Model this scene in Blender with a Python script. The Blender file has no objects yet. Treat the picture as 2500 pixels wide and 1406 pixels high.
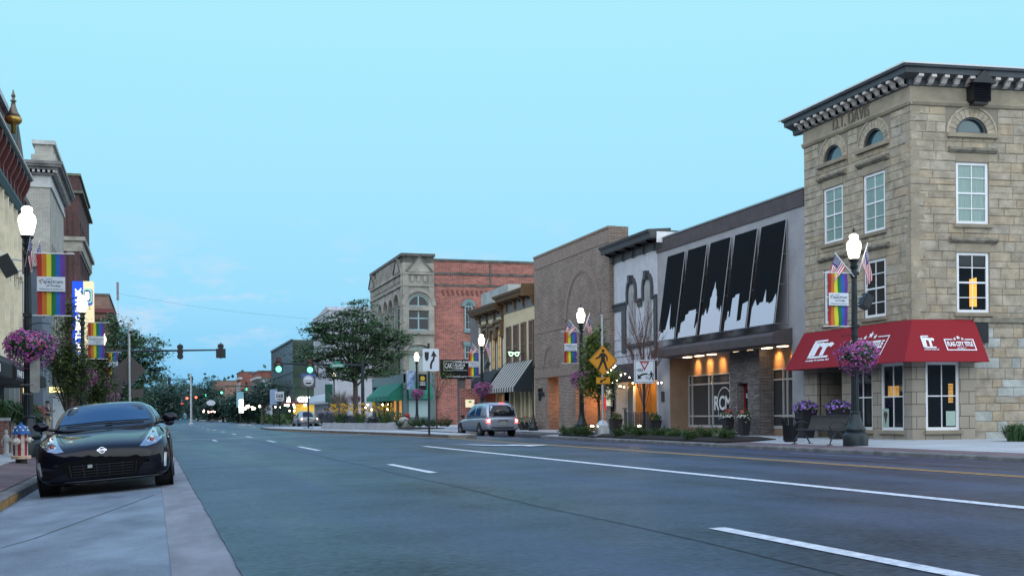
import bpy, bmesh, math, random
from mathutils import Vector, Matrix
from mathutils.bvhtree import BVHTree
R = math.radians
random.seed(7)
SC = bpy.context.scene
COL = SC.collection

#camera
FPX = 2850.0                      # focal length in pixels of a 2500 px wide frame
HY = 1013.6                       # height of the horizon on the axis
ROLL = 0.0085
TH = math.atan(875 / FPX)
CT, ST = math.cos(TH), math.sin(TH)
CR, SR = math.cos(ROLL), math.sin(ROLL)
CZ = 0.95
cd = bpy.data.cameras.new("camera")
cam = bpy.data.objects.new("camera", cd)
COL.objects.link(cam)
SC.camera = cam
cd.sensor_width = 36
cd.lens = FPX / 2500 * 36
cd.shift_y = (HY - 703) / 2500
cd.clip_start = 0.1
cd.clip_end = 6000
cam.matrix_world = (Matrix.Translation((0, 0, CZ)) @ Matrix.Rotation(-TH, 4, 'Z')
     @ Matrix.Rotation(R(90), 4, 'X') @ Matrix.Rotation(-ROLL, 4, 'Z'))
cd.dof.use_dof = True
cd.dof.focus_distance = 30
cd.dof.aperture_fstop = 9

#sky, sun, exposure
W = bpy.data.worlds.new("World")
SC.world = W
W.use_nodes = True
nt = W.node_tree
nt.nodes.clear()
def NN(t, typ, **kw):
 n = t.nodes.new(typ)
 for k, v in kw.items():
  setattr(n, k, v)
 return n
wo = NN(nt, 'ShaderNodeOutputWorld')
wb = NN(nt, 'ShaderNodeBackground')
tc = NN(nt, 'ShaderNodeTexCoord')
sep = NN(nt, 'ShaderNodeSeparateXYZ')
nt.links.new(tc.outputs['Generated'], sep.inputs[0])
rmp = NN(nt, 'ShaderNodeValToRGB')
el = rmp.color_ramp.elements
el[0].position = 0.0
el[0].color = (0.18, 0.49, 0.83, 1)
el[1].position = 1.0
el[1].color = (0.24, 0.48, 1.0, 1)
for p, c in ((0.035, (0.25, 0.62, 0.95)), (0.10, (0.34, 0.74, 1.0)), (0.19, (0.39, 0.80, 1.0)), (0.33, (0.42, 0.85, 1.0)), (0.55, (0.36, 0.64, 1.05))):
 e = el.new(p)
 e.color = (*c, 1)
nt.links.new(sep.outputs[2], rmp.inputs[0])
# faint evening clouds low over the town
mp = NN(nt, 'ShaderNodeMapping')
mp.inputs['Scale'].default_value = (9, 9, 26)
nt.links.new(tc.outputs['Generated'], mp.inputs[0])
nz = NN(nt, 'ShaderNodeTexNoise')
nz.inputs['Scale'].default_value = 1.6
nz.inputs['Detail'].default_value = 6
nz.inputs['Roughness'].default_value = 0.62
nt.links.new(mp.outputs[0], nz.inputs[0])
cr = NN(nt, 'ShaderNodeValToRGB')
cr.color_ramp.elements[0].position = 0.50
cr.color_ramp.elements[0].color = (0, 0, 0, 1)
cr.color_ramp.elements[1].position = 0.70
cr.color_ramp.elements[1].color = (1, 1, 1, 1)
nt.links.new(nz.outputs[0], cr.inputs[0])
band = NN(nt, 'ShaderNodeValToRGB')
be = band.color_ramp.elements
be[0].position = 0.035
be[0].color = (0, 0, 0, 1)
be[1].position = 0.17
be[1].color = (0, 0, 0, 1)
e = be.new(0.085)
e.color = (0.9, 0.9, 0.9, 1)
nt.links.new(sep.outputs[2], band.inputs[0])
mu = NN(nt, 'ShaderNodeMath', operation='MULTIPLY')
nt.links.new(cr.outputs[0], mu.inputs[0])
nt.links.new(band.outputs[0], mu.inputs[1])
mx = NN(nt, 'ShaderNodeMixRGB')
mx.inputs[2].default_value = (0.66, 0.77, 0.93, 1)
nt.links.new(mu.outputs[0], mx.inputs[0])
nt.links.new(rmp.outputs[0], mx.inputs[1])
# afterglow of the set sun in the west, behind the left-hand houses
gl = NN(nt, 'ShaderNodeVectorMath', operation='DOT_PRODUCT')
gl.inputs[1].default_value = Vector((-0.92, -0.30, 0.30)).normalized()
nt.links.new(tc.outputs['Generated'], gl.inputs[0])
gr = NN(nt, 'ShaderNodeMapRange')
gr.inputs[1].default_value = 0.25
gr.inputs[2].default_value = 1.0
gr.inputs[3].default_value = 0.0
gr.inputs[4].default_value = 1.0
nt.links.new(gl.outputs['Value'], gr.inputs[0])
ad = NN(nt, 'ShaderNodeMixRGB', blend_type='ADD')
ad.inputs[2].default_value = (1.12, 1.08, 1.12, 1)
nt.links.new(gr.outputs[0], ad.inputs[0])
nt.links.new(mx.outputs[0], ad.inputs[1])
gl2 = NN(nt, 'ShaderNodeVectorMath', operation='DOT_PRODUCT')
gl2.inputs[1].default_value = Vector((0.80, -0.45, 0.42)).normalized()
nt.links.new(tc.outputs['Generated'], gl2.inputs[0])
gr2 = NN(nt, 'ShaderNodeMapRange')
gr2.inputs[1].default_value = 0.34
gr2.inputs[2].default_value = 1.0
nt.links.new(gl2.outputs['Value'], gr2.inputs[0])
ad2 = NN(nt, 'ShaderNodeMixRGB', blend_type='ADD')
ad2.inputs[2].default_value = (1.35, 1.25, 1.15, 1)
nt.links.new(gr2.outputs[0], ad2.inputs[0])
nt.links.new(ad.outputs[0], ad2.inputs[1])
nt.links.new(ad2.outputs[0], wb.inputs[0])
wb.inputs[1].default_value = 1.0
nt.links.new(wb.outputs[0], wo.inputs[0])
sl = bpy.data.lights.new("sun", 'SUN')
sl.energy = 1.15
sl.angle = R(85)
sl.color = (1.0, 0.90, 0.80)
sun = bpy.data.objects.new("sun", sl)
COL.objects.link(sun)
sun.rotation_euler = Vector((0.36, 0.84, -0.40)).to_track_quat('-Z', 'Y').to_euler()
SC.view_settings.view_transform = 'Standard'
SC.view_settings.look = 'None'
SC.view_settings.exposure = 0.0
SC.view_settings.gamma = 1
SC.render.engine = 'CYCLES'
SC.cycles.use_denoising = True
SC.cycles.max_bounces = 5
SC.cycles.diffuse_bounces = 2
SC.cycles.glossy_bounces = 3
SC.cycles.transparent_max_bounces = 6
SC.cycles.sample_clamp_indirect = 1.5
SC.cycles.caustics_reflective = False
SC.cycles.caustics_refractive = False

#measuring helpers (metres)
def ray(px, py):
 a, b = px - 1250, HY - py
 return (a * CR + b * SR) / FPX, (-a * SR + b * CR) / FPX
def atD(px, py, zc):
 tx, tz = ray(px, py)
 return Vector((zc * (CT * tx + ST), zc * (CT - ST * tx), CZ + zc * tz))
def onX(px, py, X):
 tx, tz = ray(px, py)
 t = X / (CT * tx + ST)
 return t * (CT - ST * tx), CZ + t * tz
def onY(px, py, Y):
 tx, tz = ray(px, py)
 t = Y / (CT - ST * tx)
 return t * (CT * tx + ST), CZ + t * tz
def onZ(px, py, Z):
 tx, tz = ray(px, py)
 t = (Z - CZ) / tz
 return t * (CT * tx + ST), t * (CT - ST * tx)
def YX(px, X):
 return onX(px, 1015, X)[0]
def lerp_tab(tab, x):
 if x <= tab[0][0]:
  return tab[0][1]
 for (a, za), (b, zb) in zip(tab, tab[1:]):
  if x <= b:
   return za + (zb - za) * (x - a) / (b - a)
 return tab[-1][1]
ROADP = [(-1.8, -.17), (.5, 0), (4.05, .075), (7, .13), (10.2, .13), (17.5, -.15), (24, -.17)]
WALKL = [(-6, .1), (-2.9, .05), (-1.8, -.03)]
WALKR = [(17.5, -.03), (19.3, -.01), (23.5, .05), (60, .1)]
def gz(X):
 return lerp_tab(ROADP, X)
def wz(X):
 return lerp_tab(WALKL, X) if X < 0 else lerp_tab(WALKR, X)

#mesh builder
def fE(X):  return lambda u, d, z: (X - d, u, z)      # street front of the right-hand (east) row, u runs along Y
def fW(X):  return lambda u, d, z: (X + d, u, z)      # street front of the left-hand row
def fS(Y):  return lambda u, d, z: (u, Y - d, z)      # a wall facing the camera, u runs along X
class MB:
 def __init__(s, fr=None):
  s.v, s.f, s.m, s.fr, s.mi = [], [], [], fr, 0
 def P(s, p):
  s.v.append(tuple(s.fr(*p)) if s.fr else tuple(p))
  return len(s.v) - 1
 def face(s, pts):
  s.f.append([s.P(p) for p in pts]); s.m.append(s.mi)
  return s
 def box(s, a0, a1, b0, b1, c0, c1):
  i = [s.P(p) for p in ((a0, b0, c0), (a1, b0, c0), (a1, b1, c0), (a0, b1, c0), (a0, b0, c1), (a1, b0, c1), (a1, b1, c1), (a0, b1, c1))]
  for q in ((0, 3, 2, 1), (4, 5, 6, 7), (0, 1, 5, 4), (1, 2, 6, 5), (2, 3, 7, 6), (3, 0, 4, 7)):
   s.f.append([i[k] for k in q]); s.m.append(s.mi)
  return s
 def obox(s, c, size, M):
  """box of given size centred on c, turned by 3x3 matrix M"""
  hx, hy, hz = size[0] / 2, size[1] / 2, size[2] / 2
  i = []
  for dz in (-hz, hz):
   for dx, dy in ((-hx, -hy), (hx, -hy), (hx, hy), (-hx, hy)):
    i.append(s.P(Vector(c) + M @ Vector((dx, dy, dz))))
  for q in ((0, 3, 2, 1), (4, 5, 6, 7), (0, 1, 5, 4), (1, 2, 6, 5), (2, 3, 7, 6), (3, 0, 4, 7)):
   s.f.append([i[k] for k in q]); s.m.append(s.mi)
  return s
 def prism(s, poly, d0, d1):
  """2-D outline in (u, z) given depth from d0 to d1"""
  n = len(poly)
  a = [s.P((u, d0, z)) for u, z in poly]
  b = [s.P((u, d1, z)) for u, z in poly]
  s.f.append(a); s.m.append(s.mi)
  s.f.append(b[::-1]); s.m.append(s.mi)
  for k in range(n):
   s.f.append([a[k], a[(k + 1) % n], b[(k + 1) % n], b[k]]); s.m.append(s.mi)
  return s
 def sweep(s, prof, u0, u1):
  """profile in (d, z) run along u from u0 to u1"""
  n = len(prof)
  a = [s.P((u0, d, z)) for d, z in prof]
  b = [s.P((u1, d, z)) for d, z in prof]
  s.f.append(a); s.m.append(s.mi)
  s.f.append(b[::-1]); s.m.append(s.mi)
  for k in range(n):
   s.f.append([a[k], a[(k + 1) % n], b[(k + 1) % n], b[k]]); s.m.append(s.mi)
  return s
 def rings(s, rings, cap=True, close=True):
  idx = [[s.P(p) for p in r] for r in rings]
  n = len(idx[0])
  for r0, r1 in zip(idx, idx[1:]):
   for k in range(n if close else n - 1):
    s.f.append([r0[k], r0[(k + 1) % n], r1[(k + 1) % n], r1[k]]); s.m.append(s.mi)
  if cap:
   s.f.append(idx[0][::-1]); s.m.append(s.mi)
   s.f.append(idx[-1]); s.m.append(s.mi)
  return s
 def lathe(s, prof, c=(0, 0, 0), n=16, axis=None, sq=None):
  rs = []
  for r, z in prof:
   ring = []
   for k in range(n):
    a = 2 * math.pi * (k + .5) / n
    p = Vector((r * math.cos(a), r * math.sin(a), z))
    if axis is not None:
     p = axis @ p
    ring.append(Vector(c) + p)
   rs.append(ring)
  return s.rings(rs)
 def tube(s, path, r, n=6):
  path = [Vector(p) for p in path]
  rr = r if isinstance(r, (list, tuple)) else [r] * len(path)
  rs = []
  up = Vector((0, 0, 1))
  for i, p in enumerate(path):
   t = (path[min(i + 1, len(path) - 1)] - path[max(i - 1, 0)]).normalized()
   a = t.cross(up if abs(t.z) < .95 else Vector((1, 0, 0))).normalized()
   b = t.cross(a).normalized()
   rs.append([p + (a * math.cos(2 * math.pi * k / n) + b * math.sin(2 * math.pi * k / n)) * rr[i] for k in range(n)])
  return s.rings(rs)
 def ball(s, c, r, n=10, m=6):
  c = Vector(c)
  if not isinstance(r, (tuple, list)):
   r = (r, r, r)
  prof = [(math.sin(math.pi * j / m), -math.cos(math.pi * j / m)) for j in range(m + 1)]
  rs = [[c + Vector((max(q, .02) * r[0] * math.cos(2 * math.pi * k / n), max(q, .02) * r[1] * math.sin(2 * math.pi * k / n), z * r[2])) for k in range(n)] for q, z in prof]
  return s.rings(rs)
 def wall(s, u0, u1, z0, z1, holes=(), d=0.0, reveal=.2, edge=True):
  """wall sheet with openings; a hole is (ua, ub, za, zb) or (ua, ub, za, zspring, 'arch', rise)"""
  hs = []
  for h in holes:
   hs.append((h[0], h[1], h[2], h[3] + (h[5] if len(h) > 4 else 0)))
  us = sorted(set([u0, u1] + [min(max(x, u0), u1) for h in hs for x in h[:2]]))
  zs = sorted(set([z0, z1] + [min(max(x, z0), z1) for h in hs for x in h[2:]]))
  for a, b in zip(us, us[1:]):
   for e, g in zip(zs, zs[1:]):
    mu_, mz_ = (a + b) / 2, (e + g) / 2
    if b - a < 1e-5 or g - e < 1e-5 or any(h[0] < mu_ < h[1] and h[2] < mz_ < h[3] for h in hs):
     continue
    s.face([(a, d, e), (b, d, e), (b, d, g), (a, d, g)])
  for h, q in zip(holes, hs):
   a, b, e, g = q
   if len(h) > 4:
    N = 10
    sp, rise = h[3], h[5]
    mid, hw = (a + b) / 2, (b - a) / 2
    arc = [(mid - hw * math.cos(math.pi * k / N), sp + rise * math.sin(math.pi * k / N)) for k in range(N + 1)]
    s.face([(a, d, g)] + [(x, d, z) for x, z in arc[:N // 2 + 1]])
    s.face([(b, d, g)] + [(x, d, z) for x, z in arc[N // 2:][::-1]])
    for (x, z), (x2, z2) in zip(arc, arc[1:]):
     s.face([(x, d, z), (x2, d, z2), (x2, d - reveal, z2), (x, d - reveal, z)])
    g = sp
   else:
    s.face([(a, d, g), (b, d, g), (b, d - reveal, g), (a, d - reveal, g)])
   s.face([(a, d, e), (a, d, g), (a, d - reveal, g), (a, d - reveal, e)])
   s.face([(b, d, e), (b, d, g), (b, d - reveal, g), (b, d - reveal, e)])
   s.face([(a, d, e), (b, d, e), (b, d - reveal, e), (a, d - reveal, e)])
  if edge:
   for a in (u0, u1):
    s.face([(a, d, z0), (a, d, z1), (a, d - reveal - .05, z1), (a, d - reveal - .05, z0)])
   s.face([(u0, d, z1), (u1, d, z1), (u1, d - reveal - .05, z1), (u0, d - reveal - .05, z1)])
  return s
 def arch_ring(s, mid, sp, r0, r1, d0, d1, rise=1.0, N=14, a0=0.0, a1=math.pi):
  """flat ring segment round an arch"""
  for k in range(N):
   A, B = a0 + (a1 - a0) * k / N, a0 + (a1 - a0) * (k + 1) / N
   q = [(mid - r0 * math.cos(A), sp + r0 * rise * math.sin(A)), (mid - r1 * math.cos(A), sp + r1 * rise * math.sin(A)),
    (mid - r1 * math.cos(B), sp + r1 * rise * math.sin(B)), (mid - r0 * math.cos(B), sp + r0 * rise * math.sin(B))]
   s.prism(q, d0, d1)
  return s
 def build(s, name, mat, parent=None, smooth=False, normals=True):
  me = bpy.data.meshes.new(name)
  off = Vector((0, 0, 0))
  p = parent
  while p is not None:
   off = off + p.location
   p = p.parent
  if getattr(s, 'local', False):
   off = Vector((0, 0, 0))
  me.from_pydata([tuple(Vector(q) - off) for q in s.v], [], s.f)
  for m in (mat if isinstance(mat, (list, tuple)) else [mat]):
   me.materials.append(m)
  me.polygons.foreach_set('material_index', s.m)
  if normals:
   b = bmesh.new()
   b.from_mesh(me)
   bmesh.ops.recalc_face_normals(b, faces=b.faces)
   b.to_mesh(me)
   b.free()
  if smooth:
   me.polygons.foreach_set('use_smooth', [True] * len(me.polygons))
  me.update()
  o = bpy.data.objects.new(name, me)
  COL.objects.link(o)
  o.parent = parent
  return o
def LB(fr=None):
 m = MB(fr)
 m.local = True
 return m

def autosmooth(o, ang=35):
 m = o.modifiers.new('e', 'EDGE_SPLIT')
 m.split_angle = R(ang)
 return o

#scene graph
def tag(o, label, cat, group=None, kind=None):
 o['label'] = label
 o['category'] = cat
 if group:
  o['group'] = group
 if kind:
  o['kind'] = kind
 return o
def thing(name, label, cat, loc=(0, 0, 0), rz=0, group=None):
 o = bpy.data.objects.new(name, None)
 o.empty_display_size = .3
 COL.objects.link(o)
 o.location = loc
 o.rotation_euler = (0, 0, rz)
 return tag(o, label, cat, group)
def struct(o, kind='structure'):
 o['kind'] = kind
 return o
def kids(o):
 return [c for c in bpy.data.objects if c.parent == o]
KIDS = {}
def dup(root, loc, rz=0, label=None, scale=None):
 if root not in KIDS:
  KIDS[root] = [(c, kids(c)) for c in kids(root)]
 r = root.copy()
 COL.objects.link(r)
 r.location = loc
 r.rotation_euler = (0, 0, rz)
 if scale:
  r.scale = (scale,) * 3 if not isinstance(scale, tuple) else scale
 if label:
  r['label'] = label
 for c, gs in KIDS[root]:
  d = c.copy()
  COL.objects.link(d)
  d.parent = r
  for g in gs:
   e = g.copy()
   COL.objects.link(e)
   e.parent = d
 return r

#materials
MATS = {}
def mat(name, col, rough=.6, metal=0, spec=.5, noise=None, bump=None, emit=None, coat=0, streak=None, col2=None):
 """noise=(scale, amount 0-1), bump=(scale, strength), emit=(colour, strength)"""
 if name in MATS:
  return MATS[name]
 m = bpy.data.materials.new(name)
 m.use_nodes = True
 t = m.node_tree
 b = t.nodes['Principled BSDF']
 b.inputs['Base Color'].default_value = (*col, 1)
 b.inputs['Roughness'].default_value = rough
 b.inputs['Metallic'].default_value = metal
 b.inputs['Specular IOR Level'].default_value = spec
 if coat:
  b.inputs['Coat Weight'].default_value = coat
  b.inputs['Coat Roughness'].default_value = .03
 if noise or bump or streak:
  ge = NN(t, 'ShaderNodeNewGeometry')
 if noise:
  n = NN(t, 'ShaderNodeTexNoise')
  n.inputs['Scale'].default_value = noise[0]
  n.inputs['Detail'].default_value = 5
  n.inputs['Roughness'].default_value = .6
  src = ge.outputs['Position']
  if streak:
   mp_ = NN(t, 'ShaderNodeMapping')
   mp_.inputs['Scale'].default_value = streak
   t.links.new(src, mp_.inputs[0])
   src = mp_.outputs[0]
  t.links.new(src, n.inputs[0])
  r_ = NN(t, 'ShaderNodeValToRGB')
  a = noise[1]
  c2 = col2 or tuple(min(1, x * (1 + a)) for x in col)
  r_.color_ramp.elements[0].position = .3
  r_.color_ramp.elements[1].position = .7
  r_.color_ramp.elements[0].color = (*(x * (1 - a) for x in col), 1)
  r_.color_ramp.elements[1].color = (*c2, 1)
  t.links.new(n.outputs[0], r_.inputs[0])
  t.links.new(r_.outputs[0], b.inputs['Base Color'])
 if bump:
  n2 = NN(t, 'ShaderNodeTexNoise')
  n2.inputs['Scale'].default_value = bump[0]
  n2.inputs['Detail'].default_value = 4
  t.links.new(ge.outputs['Position'], n2.inputs[0])
  bp = NN(t, 'ShaderNodeBump')
  bp.inputs['Strength'].default_value = bump[1]
  bp.inputs['Distance'].default_value = .03
  t.links.new(n2.outputs[0], bp.inputs['Height'])
  t.links.new(bp.outputs[0], b.inputs['Normal'])
 if emit:
  b.inputs['Emission Color'].default_value = (*emit[0], 1)
  b.inputs['Emission Strength'].default_value = emit[1]
 MATS[name] = m
 return m
def brick(name, c1, c2, mortar, bw=.22, bh=.075, ms=.012, rough=.85, bump=.5, stain=.25, off=.5, sc=1.0, bias=0.0):
 if name in MATS:
  return MATS[name]
 m = bpy.data.materials.new(name)
 m.use_nodes = True
 t = m.node_tree
 b = t.nodes['Principled BSDF']
 b.inputs['Roughness'].default_value = rough
 b.inputs['Specular IOR Level'].default_value = .25
 ge = NN(t, 'ShaderNodeNewGeometry')
 sp = NN(t, 'ShaderNodeSeparateXYZ')
 t.links.new(ge.outputs['Position'], sp.inputs[0])
 sn = NN(t, 'ShaderNodeSeparateXYZ')
 t.links.new(ge.outputs['True Normal'], sn.inputs[0])
 ab = NN(t, 'ShaderNodeMath', operation='ABSOLUTE')
 t.links.new(sn.outputs[0], ab.inputs[0])
 gt = NN(t, 'ShaderNodeMath', operation='GREATER_THAN')
 gt.inputs[1].default_value = .6
 t.links.new(ab.outputs[0], gt.inputs[0])
 mxx = NN(t, 'ShaderNodeMix')
 t.links.new(gt.outputs[0], mxx.inputs[0])
 t.links.new(sp.outputs[0], mxx.inputs[2])
 t.links.new(sp.outputs[1], mxx.inputs[3])
 az = NN(t, 'ShaderNodeMath', operation='ABSOLUTE')
 t.links.new(sn.outputs[2], az.inputs[0])
 gz_ = NN(t, 'ShaderNodeMath', operation='GREATER_THAN')
 gz_.inputs[1].default_value = .7
 t.links.new(az.outputs[0], gz_.inputs[0])
 mz = NN(t, 'ShaderNodeMix')
 t.links.new(gz_.outputs[0], mz.inputs[0])
 t.links.new(sp.outputs[2], mz.inputs[2])
 t.links.new(sp.outputs[1], mz.inputs[3])
 cb = NN(t, 'ShaderNodeCombineXYZ')
 t.links.new(mxx.outputs[0], cb.inputs[0])
 t.links.new(mz.outputs[0], cb.inputs[1])
 br = NN(t, 'ShaderNodeTexBrick')
 br.offset = off
 br.inputs['Color1'].default_value = (*c1, 1)
 br.inputs['Color2'].default_value = (*c2, 1)
 br.inputs['Mortar'].default_value = (*mortar, 1)
 br.inputs['Scale'].default_value = sc
 br.inputs['Mortar Size'].default_value = ms
 br.inputs['Mortar Smooth'].default_value = .2
 br.inputs['Bias'].default_value = bias
 br.inputs['Brick Width'].default_value = bw
 br.inputs['Row Height'].default_value = bh
 t.links.new(cb.outputs[0], br.inputs[0])
 n = NN(t, 'ShaderNodeTexNoise')
 n.inputs['Scale'].default_value = .7
 n.inputs['Detail'].default_value = 6
 t.links.new(ge.outputs['Position'], n.inputs[0])
 r_ = NN(t, 'ShaderNodeMapRange')
 r_.inputs[1].default_value = .3
 r_.inputs[2].default_value = .7
 r_.inputs[3].default_value = 1 - stain
 r_.inputs[4].default_value = 1 + stain * .6
 t.links.new(n.outputs[0], r_.inputs[0])
 ml = NN(t, 'ShaderNodeMixRGB', blend_type='MULTIPLY')
 ml.inputs[0].default_value = 1
 t.links.new(br.outputs[0], ml.inputs[1])
 t.links.new(r_.outputs[0], ml.inputs[2])
 t.links.new(ml.outputs[0], b.inputs['Base Color'])
 bp = NN(t, 'ShaderNodeBump')
 bp.invert = True
 bp.inputs['Strength'].default_value = bump
 bp.inputs['Distance'].default_value = .01
 t.links.new(br.outputs['Fac'], bp.inputs['Height'])
 t.links.new(bp.outputs[0], b.inputs['Normal'])
 MATS[name] = m
 return m

M_black = mat('black_metal', (.012, .014, .018), .38, .2, noise=(6, .3))
M_dkgreen = mat('dark_green_metal', (.012, .022, .026), .4, .3, noise=(5, .3))
M_white = mat('white_paint', (.78, .79, .80), .5, noise=(3, .06))
M_glass = mat('dark_glass', (.008, .011, .014), .04, 0, .45)
M_glassb = mat('blue_glass', (.03, .07, .09), .03, 0, 1.0, coat=.4)
M_curt = mat('curtained_glass', (.17, .27, .24), .3, 0, .8, noise=(5, .25), streak=(9, 9, .4), coat=.7)
M_steel = mat('galvanised_steel', (.45, .48, .50), .38, .7, noise=(9, .2))
M_chrome = mat('chrome', (.75, .77, .8), .12, 1)
M_rubber = mat('tyre_rubber', (.018, .018, .019), .8, noise=(30, .3))
M_lamp = mat('lamp_globe_light', (1, .95, .85), .4, emit=((1.0, .82, .58), 6))
M_bulb = mat('bulb_light', (1, .9, .7), .4, emit=((1.0, .82, .56), 22))
M_warmlit = mat('warm_lit_room', (.5, .25, .08), .7, noise=(2.2, .7), emit=((1.0, .42, .10), .55))
M_conc = mat('pale_concrete', (.36, .37, .37), .85, noise=(1.3, .22), bump=(25, .25))
M_mulch = mat('dark_mulch', (.018, .014, .012), .95, noise=(22, .5), bump=(40, .9))

FONT_CACHE = {}
def text_mesh(body, bold=0.0, shear=0.0, spacing=1.0, extrude=.02):
 key = (body, bold, shear, spacing)
 if key in FONT_CACHE:
  return FONT_CACHE[key]
 c = bpy.data.curves.new('t', 'FONT')
 c.body = body
 c.size = 1
 c.offset = bold
 c.shear = shear
 c.space_character = spacing
 c.extrude = extrude
 c.resolution_u = 3
 o = bpy.data.objects.new('t', c)
 COL.objects.link(o)
 me = bpy.data.meshes.new_from_object(o)
 vs = [v.co.copy() for v in me.vertices]
 fs = [list(p.vertices) for p in me.polygons]
 bpy.data.objects.remove(o)
 bpy.data.curves.remove(c)
 bpy.data.meshes.remove(me)
 FONT_CACHE[key] = (vs, fs)
 return vs, fs
def text_into(mb, body, o, right, up, w, h, bold=0.0, shear=0.0, spacing=1.0, thick=.01):
 """letters fitted into a box of width w and height h; o is the lower left corner"""
 vs, fs = text_mesh(body, bold, shear, spacing)
 x0, x1 = min(v.x for v in vs), max(v.x for v in vs)
 y0, y1 = min(v.y for v in vs), max(v.y for v in vs)
 o, right, up = Vector(o), Vector(right).normalized(), Vector(up).normalized()
 nn = right.cross(up)
 base = len(mb.v)
 for v in vs:
  mb.v.append(tuple(o + right * ((v.x - x0) / (x1 - x0) * w) + up * ((v.y - y0) / (y1 - y0) * h) + nn * (v.z / .02 * thick * .5 + thick * .5)))
 for f in fs:
  mb.f.append([base + k for k in f]); mb.m.append(mb.mi)
 return mb
def disc(mb, c, right, up, r, n=18, thick=.01, r2=None):
 """flat disc (or ring when r2 given) with thickness, facing right x up"""
 c, right, up = Vector(c), Vector(right).normalized(), Vector(up).normalized()
 nn = right.cross(up)
 if r2 is None:
  mb.rings([[c + nn * d + right * (r * math.cos(2 * math.pi * k / n)) + up * (r * math.sin(2 * math.pi * k / n)) for k in range(n)] for d in (0, thick)])
 else:
  rs = []
  for rr, d in ((r, 0), (r, thick), (r2, thick), (r2, 0), (r, 0)):
   rs.append([c + nn * d + right * (rr * math.cos(2 * math.pi * k / n)) + up * (rr * math.sin(2 * math.pi * k / n)) for k in range(n)])
  mb.rings(rs, cap=False)
def poly3(mb, pts2, o, right, up, thick=.01, off=0.0):
 """2-D outline laid on a plane through o and given thickness"""
 o, right, up = Vector(o), Vector(right), Vector(up)
 nn = right.normalized().cross(up.normalized())
 a = [o + right * x + up * y + nn * off for x, y in pts2]
 mb.rings([a, [p + nn * thick for p in a]])
# ================================================================ SETTING: ground, road, pavements
def asphalt_mat():
 m = bpy.data.materials.new('asphalt')
 m.use_nodes = True
 t = m.node_tree
 b = t.nodes['Principled BSDF']
 ge = NN(t, 'ShaderNodeNewGeometry')
 mp_ = NN(t, 'ShaderNodeMapping')
 mp_.inputs['Scale'].default_value = (.62, .045, 1)
 t.links.new(ge.outputs['Position'], mp_.inputs[0])
 n1 = NN(t, 'ShaderNodeTexNoise')
 n1.inputs['Scale'].default_value = 1
 n1.inputs['Detail'].default_value = 5
 t.links.new(mp_.outputs[0], n1.inputs[0])
 n2 = NN(t, 'ShaderNodeTexNoise')
 n2.inputs['Scale'].default_value = 18
 n2.inputs['Detail'].default_value = 3
 t.links.new(ge.outputs['Position'], n2.inputs[0])
 n3 = NN(t, 'ShaderNodeTexNoise')
 n3.inputs['Scale'].default_value = .55
 n3.inputs['Detail'].default_value = 7
 n3.inputs['Roughness'].default_value = .65
 t.links.new(ge.outputs['Position'], n3.inputs[0])
 s1 = NN(t, 'ShaderNodeMath', operation='MULTIPLY_ADD')
 t.links.new(n1.outputs[0], s1.inputs[0])
 s1.inputs[1].default_value = 1.8
 t.links.new(n3.outputs[0], s1.inputs[2])
 s2 = NN(t, 'ShaderNodeMath', operation='MULTIPLY_ADD')
 t.links.new(n2.outputs[0], s2.inputs[0])
 s2.inputs[1].default_value = .8
 t.links.new(s1.outputs[0], s2.inputs[2])
 r_ = NN(t, 'ShaderNodeValToRGB')
 r_.color_ramp.elements[0].position = .42
 r_.color_ramp.elements[0].color = (.009, .014, .030, 1)
 r_.color_ramp.elements[1].position = .58
 r_.color_ramp.elements[1].color = (.040, .057, .108, 1)
 dv = NN(t, 'ShaderNodeMath', operation='MULTIPLY')
 dv.inputs[1].default_value = .278
 t.links.new(s2.outputs[0], dv.inputs[0])
 t.links.new(dv.outputs[0], r_.inputs[0])
 t.links.new(r_.outputs[0], b.inputs['Base Color'])
 sp_ = NN(t, 'ShaderNodeMapRange')
 sp_.inputs[1].default_value = .36
 sp_.inputs[2].default_value = .64
 sp_.inputs[3].default_value = .02
 sp_.inputs[4].default_value = .42
 t.links.new(dv.outputs[0], sp_.inputs[0])
 t.links.new(sp_.outputs[0], b.inputs['Specular IOR Level'])
 rr = NN(t, 'ShaderNodeMapRange')
 rr.inputs[1].default_value = .35
 rr.inputs[2].default_value = .65
 rr.inputs[3].default_value = .33
 rr.inputs[4].default_value = .52
 t.links.new(n1.outputs[0], rr.inputs[0])
 t.links.new(rr.outputs[0], b.inputs['Roughness'])
 bp = NN(t, 'ShaderNodeBump')
 bp.inputs['Strength'].default_value = .4
 bp.inputs['Distance'].default_value = .01
 t.links.new(n2.outputs[0], bp.inputs['Height'])
 t.links.new(bp.outputs[0], b.inputs['Normal'])
 return m
M_asph = asphalt_mat()
M_lane = mat('gutter_concrete', (.20, .25, .30), .62, noise=(.9, .34), bump=(35, .3), streak=(1.6, .8, 1))
M_walk = mat('pavement_concrete', (.40, .43, .44), .75, noise=(.7, .14), bump=(40, .15))
M_kerb = mat('kerb_stone', (.16, .16, .155), .8, noise=(2.3, .45), bump=(14, .6))
M_pave = brick('paving_brick', (.16, .12, .13), (.21, .15, .155), (.09, .085, .09), .21, .105, .008, .8, .5, .3)
M_paint = mat('road_paint', (.62, .66, .70), .6, noise=(16, .34))
M_yel = mat('yellow_road_paint', (.46, .27, .08), .65, noise=(9, .35))
M_joint = mat('joint_dirt', (.035, .035, .038), .9)
M_dirt = mat('ground_cover', (.07, .085, .06), .95, noise=(.2, .3))

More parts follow.
